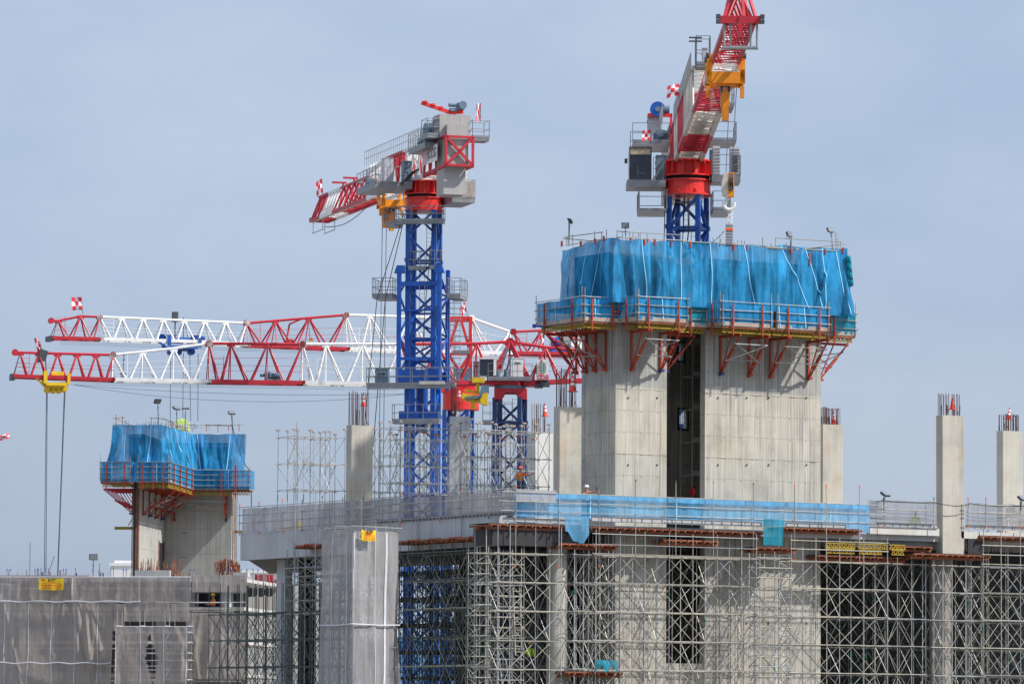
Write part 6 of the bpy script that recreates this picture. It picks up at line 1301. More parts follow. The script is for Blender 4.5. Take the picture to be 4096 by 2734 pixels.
# yellow boom between the two rear cranes
FB = Frame(P(1900, 1560, 352)[:2], -AZ); zB = lambda py: FB.z(py, 0, 0); X_ = lambda px: (px-1900)/55.6
yb4 = thing('hydraulic_boom', FB.p(0, 0, zB(1640)), 'yellow hydraulic boom with grey hoses hanging between the two rear red crane heads', 'boom')
mb = MB(FB); mb.box(X_(1888), X_(1938), -.5, .5, zB(1530), zB(1511)); mb.box(X_(1904), X_(1918), -.3, .3, zB(1575), zB(1530)); mb.box(X_(1876), X_(1888), -.1, .1, zB(1522), zB(1518)); mb.build('upper_bracket', yellow, yb4)
mb = MB(FB); mb.prism([(X_(1846), zB(1592)), (X_(1850), zB(1572)), (X_(1930), zB(1585)), (X_(1930), zB(1612)), (X_(1870), zB(1606))], -.4, .4); mb.beam((X_(1860), 0, zB(1560)), (X_(1915), 0, zB(1570)), .2); mb.build('boom_arm', yellow, yb4)
mb = MB(FB); mb.prism([(X_(1922), zB(1612)), (X_(1922), zB(1575)), (X_(1952), zB(1572)), (X_(1950), zB(1620)), (X_(1934), zB(1620))], -.55, .55); mb.box(X_(1884), X_(1902), -.3, .3, zB(1635), zB(1612)); mb.build('boom_head', yellow, yb4)
mb = MB(FB); mb.beam((X_(1862), -.5, zB(1593)), (X_(1922), -.5, zB(1588)), .18); mb.beam((X_(1922), -.5, zB(1588)), (X_(1932), -.5, zB(1540)), .22); mb.box(X_(1930), X_(1956), -.4, .4, zB(1572), zB(1540)); mb.build('hose_guide', slate, yb4)
for k in range(2): mb = MB(FB); mb.hexa([FB.p(X_(1898+8*k), -.42, zB(1604)), FB.p(X_(1901+8*k), -.42, zB(1604)), FB.p(X_(1901+8*k), -.405, zB(1604)), FB.p(X_(1898+8*k), -.405, zB(1604))], [FB.p(X_(1906+8*k), -.42, zB(1592)), FB.p(X_(1909+8*k), -.42, zB(1592)), FB.p(X_(1909+8*k), -.405, zB(1592)), FB.p(X_(1906+8*k), -.405, zB(1592))], True); mb.build('black_stripe', black, yb4)
# ------------------------------------------------------------------ smaller core tower at the left
DC = 370.0; q0 = P(555, 2150, DC); FC = Frame((q0.x, q0.y), -AZ-.10)
c2 = thing('concrete_core', FC.p(0, 0, 0), 'smaller concrete core at the left with rusty bar bundles up its edges', 'building core')
zC = lambda py, v=0, u=0: FC.z(py, u, v); uC = lambda px, v, py=2150: FC.onv(px, py, v)[0]
vb = FC.onu(657, 2150, 0)[1]; vb = min(vb, 15); ur = uC(926, vb); ztc = zC(1900)
print('left core', vb, ur)
MB(FC).box(uC(531, 0), 0, 0, vb+1, 0, ztc).build('front_pier', conc_left, c2)
mb = MB(FC); uw0, uw1 = uC(640, 0)*0, 0
mb.box(0.001, ur, vb, vb+2.5, 0, ztc); mb.build('rear_wall', conc_left, c2)
mb = MB(FC); v0_, v1_ = FC.onu(635, 2200, 0)[1], FC.onu(653, 2200, 0)[1]; mb.box(-.02, .04, v0_, v1_, zC(2275, v0_), zC(2168, v0_)); mb.build('doorway', black, c2); mb = MB(FC); mb.box(.0, .07, v0_-.15, v0_, zC(2275, v0_), zC(2160, v0_)); mb.box(.0, .07, v1_, v1_+.2, zC(2275, v0_), zC(2160, v0_)); mb.build('door_frame', rusto, c2)
for k in range(10):
    u = uC(528+3*k, -.12); MB(FC).tube((u, -.1-.05*(k % 3), 0), (u+rnd.uniform(-.05, .05), -.1-.05*(k % 3), ztc), .028, 5).build('rebar', rust if k < 6 else rusto, c2)
mb = MB(FC)
for k in range(70): z = zC(2290)+k*.14; mb.box(uC(528, -.1), uC(558, -.1), -.13, -.11, z, z+.02)
mb.build('stirrup', rust, c2)
for k in range(5):
    u = uC(926+3.4*k, vb); MB(FC).tube((u, vb+.3+.1*k, 0), (u+rnd.uniform(-.05, .05), vb+.3+.1*k, ztc), .026, 5).build('rebar', rust, c2)
mb = MB(FC); mb.beam((uC(458, 1), 1, zC(2111, 1)), (uC(530, 1), 1, zC(2111, 1)), .14, .22); mb.build('timber_beam', girdy, c2); mb = MB(FC); mb.beam((uC(930, vb), vb+1, zC(2123, vb)), (uC(962, vb), vb+1, zC(2123, vb)), .14, .2); mb.build('timber_beam', girdy, c2)
mb = MB(FC); mb.beam((uC(512, 1), 1, zC(2100, 1)), (uC(530, 1), 1, zC(2072, 1)), .06); mb.build('strap', formred, c2)
zd3 = zC(1925, -2); p2 = thing('climbing_platform', FC.p(0, 0, zd3), 'smaller orange-bracketed climbing platform round the left core', 'work platform', 'climbing formwork platforms')
uL, uR, uRR = uC(403, -1.6, 1900), uC(676, -1.6, 1900), uC(1001, vb-1.8, 1900)
gap0, gap1 = uC(522, -1.6, 1900), uC(552, -1.6, 1900)
deck_bay(p2, FC, uL, gap0, -1.6, 4, zd3); deck_bay(p2, FC, gap1, uR, -1.6, -.0, zd3); deck_bay(p2, FC, .05, uR, .02, vb-.3, zd3, 'y'); deck_bay(p2, FC, uR+.02, uRR, vb-1.8, vb-.02, zd3)
rl_ = (.3, .72, 1.12, 1.5)
run_guard(p2, FC, (uL, -1.6), (gap0, -1.6), zd3, rl_, posts=2); run_guard(p2, FC, (gap1, -1.6), (uR, -1.6), zd3, rl_, posts=3); run_guard(p2, FC, (uR, -1.6), (uR, vb-1.8), zd3, rl_, posts=4); run_guard(p2, FC, (uR, vb-1.8), (uRR, vb-1.8), zd3, rl_, posts=1)
mb = MB(FC); u = uC(940, vb-2); mb.beam((u, vb-2.05, zd3-.7), (u, vb-2.05, zd3+1.9), .1); mb.build('guard_post', red, p2)
for v in (-1.5, .3): girder(p2, FC, (gap1, v), (uR-.1, v), zd3-.15)
girder(p2, FC, (uL+.1, -1.5), (gap0, -1.5), zd3-.15); girder(p2, FC, (uR-.1, -1.4), (uR-.1, vb-2), zd3-.15, .24); girder(p2, FC, (uR, vb-1.7), (uRR, vb-1.7), zd3-.15, .24)
zq = zd3-.4; bl = uC(531, 0)
for v in (.3, 1.8, 3.4, 5): bracket(p2, FC, (bl, v), (-1, 0), zq, 1.9, 2.35, red)
qs_ = [bracket(p2, FC, (0, v), (1, 0), zq, 1.9, uR+.1) for v in (vb*.12, vb*.36, vb*.6, vb*.84)]
ties(p2, FC, qs_[0], qs_[1], zq, uR, 1.9); ties(p2, FC, qs_[2], qs_[3], zq, uR, 1.9)
qa = bracket(p2, FC, (uC(697, vb), vb), (0, -1), zq, 1.9, 1.8); qb = bracket(p2, FC, (uC(905, vb), vb), (0, -1), zq, 1.9, 1.8); ties(p2, FC, qa, qb, zq, 1.8, 1.9)
ztn = zC(1697, -.6); znb = zd3+1.45
usd = uC(600, -.6); upp = [(uC(443, -.6), 3), (uC(443, -.6), -.6), (usd+.9, -.6), (usd+1.3, vb-.8), (uC(978, vb-.8), vb-.8)]
def flr(s, t): return .45*(1-t)**1.3
netsheet('debris_net', 'crumpled blue net curtain round the top of the smaller left core', upp, znb, ztn, netblue, .34, 101, .3, seams=[(4.6, 4.6, .06), (6.6, 6.4, .06), (9, 9.6, .06), (12, 13, .06), (15.5, 16.5, .06), (19.0, 19.3, .07), (21.6, 21.4, .07), (23.5, 23.8, .07)], fr=FC, group='blue debris nets', flare=flr, scallop=.12)
L2 = [(uL-.05, 3), (uL-.05, -1.68), (gap0, -1.68), (gap0+.2, -1.3), (gap1, -1.68), (uR+.06, -1.68), (uR+.06, vb-1.88), (uRR+.05, vb-1.88), (uRR+.05, vb)]
netsheet('debris_net', 'blue guard net round the platform edge of the smaller left core', L2, zd3+.05, zd3+1.5, netblue, .1, 103, .5, seams=[(5.6, 5.6, .05), (9.4, 9.4, .05), (24.2, 24.2, .05), (27, 27, .05)], fr=FC, group='blue debris nets', scallop=.05)
fw2 = thing('wall_formwork', FC.p(1, 0, zd3), 'shadowy wall shutters inside the blue curtain of the left core', 'formwork')
for (x0, x1, y0, y1) in ((bl-.3, .3, -.4, -.05), (.05, .35, 0, vb-.4), (.4, ur, vb-.4, vb-.05)):
    MB(FC).box(x0, x1, y0, y1, zd3+.05, ztn-.7).build('shutter', boards if x0 < 0 else ply_shade, fw2)
    for z in (zd3+1, ztn-1.0): MB(FC).box(x0-.06, x1+.06, y0-.08, y0-.01, z, z+.14).build('waling', boards, fw2)
t2 = thing('top_rail_frame', FC.p(0, 0, ztn), 'loose tubes and posts railing off the top of the smaller left core', 'scaffold rail')
def CP(px, py, D=DC): return tuple(P(px, py, D))
RAW = Frame((0, 0), 0)
for a, b, D in (((447, 1667), (540, 1703), DC), ((445, 1695), (486, 1697), DC), ((460, 1672), (500, 1668), DC), ((597, 1670), (660, 1673), DC), ((660, 1673), (716, 1705), DC), ((640, 1672), (700, 1688), DC), ((752, 1697), (975, 1699), DC+14), ((755, 1697), (815, 1710), DC+14), ((700, 1702), (752, 1712), DC+8), ((820, 1700), (925, 1702), DC+14)):
    MB().tube(CP(*a, D), CP(*b, D), .03, 6).build('rail_tube', tubem, t2)
for px, a, b, D in ((464, 1657, 1710, DC), (490, 1664, 1708, DC), (503, 1679, 1705, DC), (513, 1681, 1705, DC), (547, 1689, 1703, DC), (605, 1668, 1700, DC), (682, 1684, 1705, DC), (690, 1690, 1712, DC), (771, 1706, 1728, DC+14), (826, 1694, 1724, DC+14), (837, 1694, 1720, DC+14), (872, 1694, 1728, DC+14), (914, 1700, 1722, DC+14), (956, 1694, 1724, DC+14)):
    MB().tube(CP(px, b, D), CP(px, a, D), .028, 5).build('short_post', tubem if px % 2 else formred, t2)
for k in range(26): px = 560+9*k+rnd.uniform(-3, 3); D = DC+(0 if px < 690 else 14); MB().tube(CP(px, 1715, D), CP(px, 1694-rnd.uniform(0, 10)+(8 if px > 690 else 0), D), .018, 4).build('rebar', rust, t2)
for px, py, h, yaw, tl, sw, lb, D in ((635, 1700, 1.35, .6, -.7, -.12, 'tallest dark floodlight on the left core', DC), (709, 1705, .95, .8, .95, -.1, 'tipped floodlight left of the lime green skip', DC+6), (741, 1705, .95, .2, 1.3, 0, 'floodlight standing in front of the lime green skip', DC+6), (930, 1722, .95, .4, .9, -.1, 'floodlight on the right end of the smaller left core', DC+14)):
    floodlight(CP(px, py, D), lb, h+.3, yaw-AZ, tl, sw, 1.35)
mb = MB(); mb.path([CP(a, b, DC+12) for a, b in ((928, 1660), (929, 1700), (940, 1745), (955, 1790), (970, 1835), (985, 1865), (1003, 1885), (1005, 1900), (1005, 1960), (1006, 2028))], .035, 5); tag(mb.build('power_cable', black), 'black cable dropping from the right end of the smaller left core', 'cable')
lime = M('lime_skip_paint', (.62, .8, .18), .5, dirta=.2); FS = Frame(P(728, 1700, 388)[:2], -AZ); zS = lambda py: FS.z(py, 0, 0); S = 388/19600
sk = thing('lifting_skip', FS.p(0, 0, zS(1722)), 'lime green skip hung on crane ropes behind the smaller left core', 'skip')
MB(FS).prism([(-27*S, zS(1722)), (28*S, zS(1722)), (28*S, zS(1690)), (22*S, zS(1685)), (-22*S, zS(1685)), (-27*S, zS(1690))], -.5, .5).build('body', lime, sk); mb = MB(FS); mb.beam((-22*S, 0, zS(1685)), (0, 0, zS(1676)), .1); mb.beam((22*S, 0, zS(1685)), (0, 0, zS(1676)), .1); mb.box(-3*S, 3*S, -.1, .1, zS(1684), zS(1672)); mb.build('lifting_frame', lime, sk)
mb = MB(FS)
for k in range(4): mb.box((-20+12*k)*S, (-12+12*k)*S, -.53, -.51, zS(1718), zS(1696))
mb.build('panel', pinkish if 0 else white, sk)
# ------------------------------------------------------------------ low netted building at the lower left
DB = 330.0; qb_ = P(0, 2300, DB); FBd = Frame((qb_.x, qb_.y), -AZ-.16); zG = lambda py, v=0: FBd.z(py, 4, v); uG = lambda px, v=0, py=2500: FBd.onv(px, py, v)[0]
bd = thing('netted_building', FBd.p(8, 4, 0), 'low concrete storeys under construction, veiled by grey nets at the lower left', 'building')
for py in (2312, 2425, 2560, 2690): z = zG(py, 1); MB(FBd).box(uG(-25, 1), uG(978, 1), .9, 14, z-.22, z).build('floor_slab', conc_pale, bd)
for px in (-40, 90, 215, 330, 640, 760, 900): u = uG(px, 2); MB(FBd).box(u-.3, u+.3, 2, 2.6, 0, zG(2312, 1)).build('column', conc_grey, bd)
MB(FBd).box(uG(-20, 6), uG(985, 6), 6, 6.3, 0, zG(2330, 1)).build('backing_wall', conc_grey, bd)
MB(FBd).box(uG(538, .6), uG(678, .6), .5, .8, zG(2303), zG(2278)).build('parapet', conc_pale, bd); MB(FBd).box(uG(930, .6), uG(990, .6), .5, 1.2, zG(2304), zG(2286)).build('parapet', conc_pale, bd)
MB(FBd).box(uG(-20, .6), uG(350, .6), .4, 2.4, zG(2305), zG(2299)).build('roof_form', timber, bd)
def gnet(lb, p0, p1, t0, t1, v, amp, seed, seams=(), mat=None, sl=.2, hole=None, side=None, step=.1, sc=.1):
    a, b = uG(p0, v), uG(p1, v); path = [(a, v), (b, v)]
    if side: path = [(a, v+side)]+path
    return netsheet('debris_net', lb, path, zG(t1, v), zG(t0, v), mat or nettaupe, amp, seed, sl, seams=seams, seammat=seamg, fr=FBd, group='grey debris nets', hole=hole, step=step, scallop=sc, bunch=.6)
ppm = 19600/DB
sm = [((p-(-30))/ppm, (p-(-30))/ppm-.04, .05) for p in (20, 118, 213, 310, 402)]
gnet('upper band of taupe net along the top of the low building', -30, 762, 2304, 2404, -.1, .2, 201, [(5.5, 5.5, .05), (10.1, 10.1, .05), (13.3, 13.4, .03)])
gnet('great wrinkled taupe net with white vertical ties at the bottom left corner', -30, 448, 2408, 2790, -.35, .3, 203, sm, step=.1)
gnet('sagging taupe net above the dark gap in the low building', 498, 756, 2402, 2483, -.45, .2, 205, [(3.0, 3.1, .02)], sc=.3)
gnet('taupe net hung at the right end of the low building above the worker', 765, 985, 2298, 2366, -.3, .16, 207, [(.1, .1, .04)])
gnet('plain taupe net below the opening where the worker stands', 752, 985, 2446, 2712, -.2, .2, 209, [(.1, .1, .04), (1.5, 1.4, .03)])
gnet('taupe net between the two ladders of cloth behind the boxed-out scaffold', 445, 500, 2408, 2520, -.2, .1, 211)
vx = -2.2; w5 = (755-462)/ppm*1.01
hole = lambda s, t: s > 2.0 and abs(s-2.0-2.45-.12*math.sin(t*5)) < .44*max(0, 1-abs((t-.55)/.36))
gnet('grey net on the boxed-out scaffold with a tall dark slit torn open', 462, 752, 2502, 2790, vx, .14, 213, [(2.05, 2.05, .06), (2+1.7, 2+1.75, .05), (2+3.3, 2+3.35, .05), (2+4.85, 2+4.85, .06)], side=2.0, hole=hole)
scaffold('boxed_scaffold', 'scaffold of white topped tubes inside the boxed-out grey net', [uG(p, vx+.25) for p in (468, 560, 660, 748)], [vx+.25, -.6], [zG(p, vx) for p in (2502, 2526, 2566, 2609, 2637, 2675, 2715)], 0, zG(2440, vx), fr=FBd, seed=71, nb=.15, mats=(tubem, seamg, seamg))
scaffold('net_scaffold', 'pale scaffold tubes ghosting through the taupe nets of the low building', [uG(p, .3) for p in (-25, 68, 160, 255, 350, 430, 520, 610, 700, 790, 880, 970)], [.3], [zG(p) for p in (2318, 2352, 2405, 2455, 2520, 2590, 2660, 2720)], 0, zG(2290), fr=FBd, seed=72, nb=.1, mats=(tubem, seamg, seamg))
for z_, a, b, lb in ((2306, -20, 760, 'white tube line along the top edge of the low building'), (2650, -20, 445, 'pale rope sagging across the big taupe net'), (2404, -20, 560, 'pale lap line between upper and lower taupe nets')):
    mb = MB(FBd); n = 20; mb.path([(uG(a, -.5)+(uG(b, -.5)-uG(a, -.5))*k/n, -.5, zG(z_, -.5)+.05*math.sin(k*1.3)*(0 if z_ == 2306 else 1)) for k in range(n+1)], .04, 5); tag(mb.build('tie_line', seamg), lb, 'tie line')
oprail = [((uG(765, -.7), -.7, zG(py, -.7)), (uG(930, -.7), -.7, zG(py, -.7))) for py in (2408, 2433, 2443)]
rails('pale rails across the opening where the worker in orange and yellow stands', [((uG(765, -.7)*0+(FBd.p(*a).x), FBd.p(*a).y, a[2]), (FBd.p(*b).x, FBd.p(*b).y, b[2])) for a, b in oprail], mats=seamg)
MB(FBd).box(uG(770, 1.5), uG(960, 1.5), 3.0, 3.2, zG(2442), zG(2366)).build('dark_opening_wall', ply_shade, bd)
for k in range(36):
    px = 8+rnd.uniform(0, 1)*500 if k < 22 else rnd.uniform(540, 760); u = uG(px, 1); MB(FBd).tube((u, 1, zG(2306)), (u+rnd.uniform(-.05, .05), 1, zG(2306-rnd.choice((18, 22, 30, 40)))), .02 if k > 5 else .04, 5).build('starter_bar', rust if k > 8 else navy, bd)
for px, h in ((116, 2165), (185, 2220), (395, 2250)): u = uG(px, 1); MB(FBd).tube((u, 1, zG(2306)), (u+(.5 if px == 185 else 0), 1, zG(h)), .03, 5).build('tall_pole', galv, bd)
rb = thing('rebar_cage', FBd.p(12, 3, zG(2300)), 'orange brown forest of starter bars at the foot of the smaller left core', 'reinforcement', 'rusty bar clusters')
for k in range(80):
    px = rnd.uniform(545, 715); u = uG(px, 3); MB(FBd).tube((u, 3+rnd.random(), zG(2300, 3)), (u+rnd.uniform(-.08, .08), 3+rnd.random(), zG(2300-rnd.uniform(20, 75), 3)), .017, 4).build('rebar', rust if rnd.random() < .5 else rusto, rb)
rb = thing('rebar_cage', FBd.p(16, 3, zG(2290)), 'dense orange rusty bar cage right of the smaller left core', 'reinforcement', 'rusty bar clusters')
for k in range(90):
    px = rnd.uniform(852, 950); u = uG(px, 3); MB(FBd).tube((u, 3+rnd.random()*1.5, zG(2295, 3)), (u+rnd.uniform(-.1, .1), 3+rnd.random(), zG(2240+abs(px-895)*.3-rnd.uniform(0, 12), 3)), .022, 4).build('rebar', rusto if rnd.random() < .75 else rust, rb)
floodlight(tuple(FBd.p(uG(370, .8), .8, zG(2300))), 'floodlight on a pole on the roof of the low building', 1.1, .3-AZ, 0, 0, 1.4)
for px in (25, 38, 137, 150, 250, 262, 368, 490, 502, 760, 772, 900, 915, 930, 962, 985, 1010, 1030, 1052, 1075, 1090, 1105):
    u = uG(px, -.2); o = MB(FBd); o.tube((u, -.2, zG(2330 if px < 800 else 2500)), (u, -.2, zG(2275)), .028, 5); o.mi = 1; o.tube((u, -.2, zG(2282)), (u, -.2, zG(2274)), .036, 5); o.build('edge_post', [tubem, blue], bd)
# banners
def banner(lb, fr, u0, u1, v, z0, z1, th_name='safety_banner', bend=.05):
    t = thing(th_name, fr.p((u0+u1)/2, v, z0), lb, 'banner', 'yellow printed banners'); mb = MB(fr); K = 12; w = u1-u0; h = z1-z0
    mb.add([(u0+w*i/K, v+bend*math.sin(i*.9)*(1-j/6), z0+h*j/6-.06*math.sin(math.pi*i/K)*(1 if j == 6 else .4)) for i in range(K+1) for j in range(7)], [(i*7+j, (i+1)*7+j, (i+1)*7+j+1, i*7+j+1) for i in range(K) for j in range(6)]); mb.smooth = True; mb.build('sheet', M('banner_yellow', (.85, .62, .01), .6, dirta=.1, var=.08), t)
    vv = v-bend-.02; text_mesh('A & B', h*.26, black, fr, u0+w*.52, vv, z1-h*.2, t); text_mesh('SCAFFOLD', h*.1, logo_r, fr, u0+w*.55, vv, z1-h*.36, t, bold=.004)
    text_mesh('TEL. 6 CALL BEFORE', h*.085, logo_r, fr, u0+w*.5, vv, z1-h*.66, t, bold=.003) if 0 else None
    mb = MB(fr); R = random.Random(3)
    for r_, zz in enumerate((.47, .62, .7, .84, .9)):
        x = u0+w*.08
        while x < u1-w*.1: l = w*R.uniform(.03, .08); mb.box(x, x+l, vv-.004, vv, z1-h*zz-h*.02, z1-h*zz+h*(.02 if r_ != 1 else .035)); x += l+w*.02
    mb.build('small_print', logo_r, t); mb = MB(fr); c = u0+w*.16; zc = z1-h*.17; mb.prism([(c-.1*w, zc), (c, zc+.1*h), (c+.08*w, zc+.04*h), (c+.03*w, zc-.02*h), (c+.07*w, zc-.1*h), (c-.02*w, zc-.05*h)], vv-.01, vv); mb.build('red_emblem', logo_r, t)
banner('small yellow banner tied near the top of the grey wrapped tower', W0, Xt0+.35, fX(1492, Yt, 2140), Yt-.28, fZ(2160, Xt0, Yt), fZ(2117, Xt0, Yt))
banner('wide yellow banner hung on the taupe net at the left edge', FBd, uG(154, -.7), uG(252, -.7), -.7, zG(2357, -.7), zG(2310, -.7))
# yellow machine part and clutter behind the wing net
FY = Frame((fX(1180, 20), 20), -AZ); ym = thing('small_machine', (fX(1180, 20), 20, ZD), 'little yellow machine behind the grey net on the side wing', 'machine'); zz = fZ(2112, XL-.4, YW-6); yy = fY(1185, XL-.3, 2105)
for a, b, c in ((1177, 1199, .45), (1142, 1180, .1)): MB().box(XL+.5, XL+.8, fY(b, XL+.6, 2105), fY(a, XL+.6, 2105), zt_+.05, zt_+.05+c).build('body' if c > .2 else 'arm', yellow, ym)
# ------------------------------------------------------------------ far background
def farbuild(lb, px0, px1, pyt, D, mat, rows, cols, wmat=None, stripes=0, dep=30):
    q = P(px0, pyt, D); S = D/FPX; fr = Frame((q.x, q.y), -AZ); w = (px1-px0)*S; t = thing('far_building', fr.p(w/2, 0, 0), lb, 'building', 'distant buildings'); zt = q.z
    MB(fr).box(0, w, 0, dep, 0, zt).build('wall', mat, t); MB(fr).box(-.3, w+.3, -.3, dep+.3, zt+.003, zt+.5*D/800).build('roof', mat, t)
    for r in range(rows):
        for c in range(cols): x = w*(c+.25)/cols; z = zt-2.2*D/900-r*3.4*D/900; f = MB(fr).box(x, x+w*.5/cols, -.12, -.01, z-1.2*D/900, z).build('window', wmat or slate, t)
    return t
farbuild('faint white building left of the smaller core, far away', 442, 528, 2262, 1500, white, 1, 4); farbuild('stepped white roof block of the faint building left of the smaller core', 462, 528, 2252, 1502, white, 0, 0)
farbuild('far white shed glimpsed under the tip of the side beam', 940, 1120, 2290, 900, white, 1, 5)
farbuild('white site office block seen dimly through the shoring of the wing', 1380, 1900, 2262, 520, white, 2, 9, slate); farbuild('pale site building behind the scaffolds beside the round column', 2040, 2700, 2270, 560, M('pale_cladding', (.6, .63, .68), .7), 2, 8)
farbuild('blue cladded hoarding building low behind the left shoring', 1290, 2440, 2560, 500, M('hoarding_blue', (.12, .35, .6), .7), 0, 0); farbuild('long dim warehouse behind the right hand shoring', 3300, 4300, 2330, 620, M('dim_cladding', (.28, .3, .33), .8), 1, 14)
def tree(lb, px, pyt, D, r):
    q = P(px, pyt, D); t = thing('tree', (q.x, q.y, 0), lb, 'tree', 'trees behind the site'); fr = Frame((q.x, q.y), 0); R = random.Random(px)
    MB(fr).tube((0, 0, 0), (0, 0, q.z-r), .4, 8, .2).build('trunk', timber, t); mb = MB(fr)
    for k in range(700):
        a = R.uniform(0, 6.28); b = R.uniform(-1, 1); d = r*R.uniform(.55, 1)*(1+.3*math.sin(a*3+b*4)); x, y, z = d*math.cos(a)*math.sqrt(1-b*b), d*math.sin(a)*math.sqrt(1-b*b), q.z-r+b*r; s_ = .5
        c, e = R.uniform(-s_, s_), R.uniform(-s_, s_); mb.add([(x, y, z), (x+s_, y+c, z+e), (x+c, y+s_, z+s_), (x+e, y-s_, z+c)], [(0, 1, 2), (0, 2, 3)])
    mb.build('crown', M('leaf_green', (.07, .13, .03), .7, var=.5), t)
for i, (px, py) in enumerate(((1215, 2345), (1262, 2400), (2085, 2330), (1940, 2420))): tree(('tree glimpsed left of the wrapped tower', 'lower tree at the left side of the wrapped tower', 'tree behind the bright corner scaffold', 'tree behind the dense shoring of the wing')[i], px, py, 480+10*i, 3.6)
for i, (px, c, w_) in enumerate(((1000, white, 3), (1048, red, 2), (965, white, 2.4))):
    q = P(px, 2312, 420); v = thing('parked_truck', (q.x, q.y, q.z-1.6), ('white truck seen under the tip of the side beam', 'red vehicle cab beside the white truck under the side beam', 'small white truck at the left end under the side beam')[i], 'truck', 'vehicles glimpsed under the beam'); fr = Frame((q.x, q.y), -AZ); z = q.z-1.2
    MB(fr).box(-w_/2, w_/2, -1, 1, z, z+1.5).build('body', c, v); MB(fr).box(w_/2+.02, w_/2+1, -.9, .9, z, z+1.1).build('cab', c, v); MB(fr).box(w_/2+1.0, w_/2+1.02, -.8, .8, z+.5, z+1).build('windscreen', glass, v)
    for x in (-w_/3, w_/3): MB(fr).tube((x, -1.05, z), (x, -.8, z), .4, 14).build('wheel', black, v)
MB(Frame(P(1000, 2330, 425)[:2], -AZ)).box(-8, 8, -3, 8, 0, P(1000, 2330, 425).z-.3).build('ramp', conc_pale, podium)
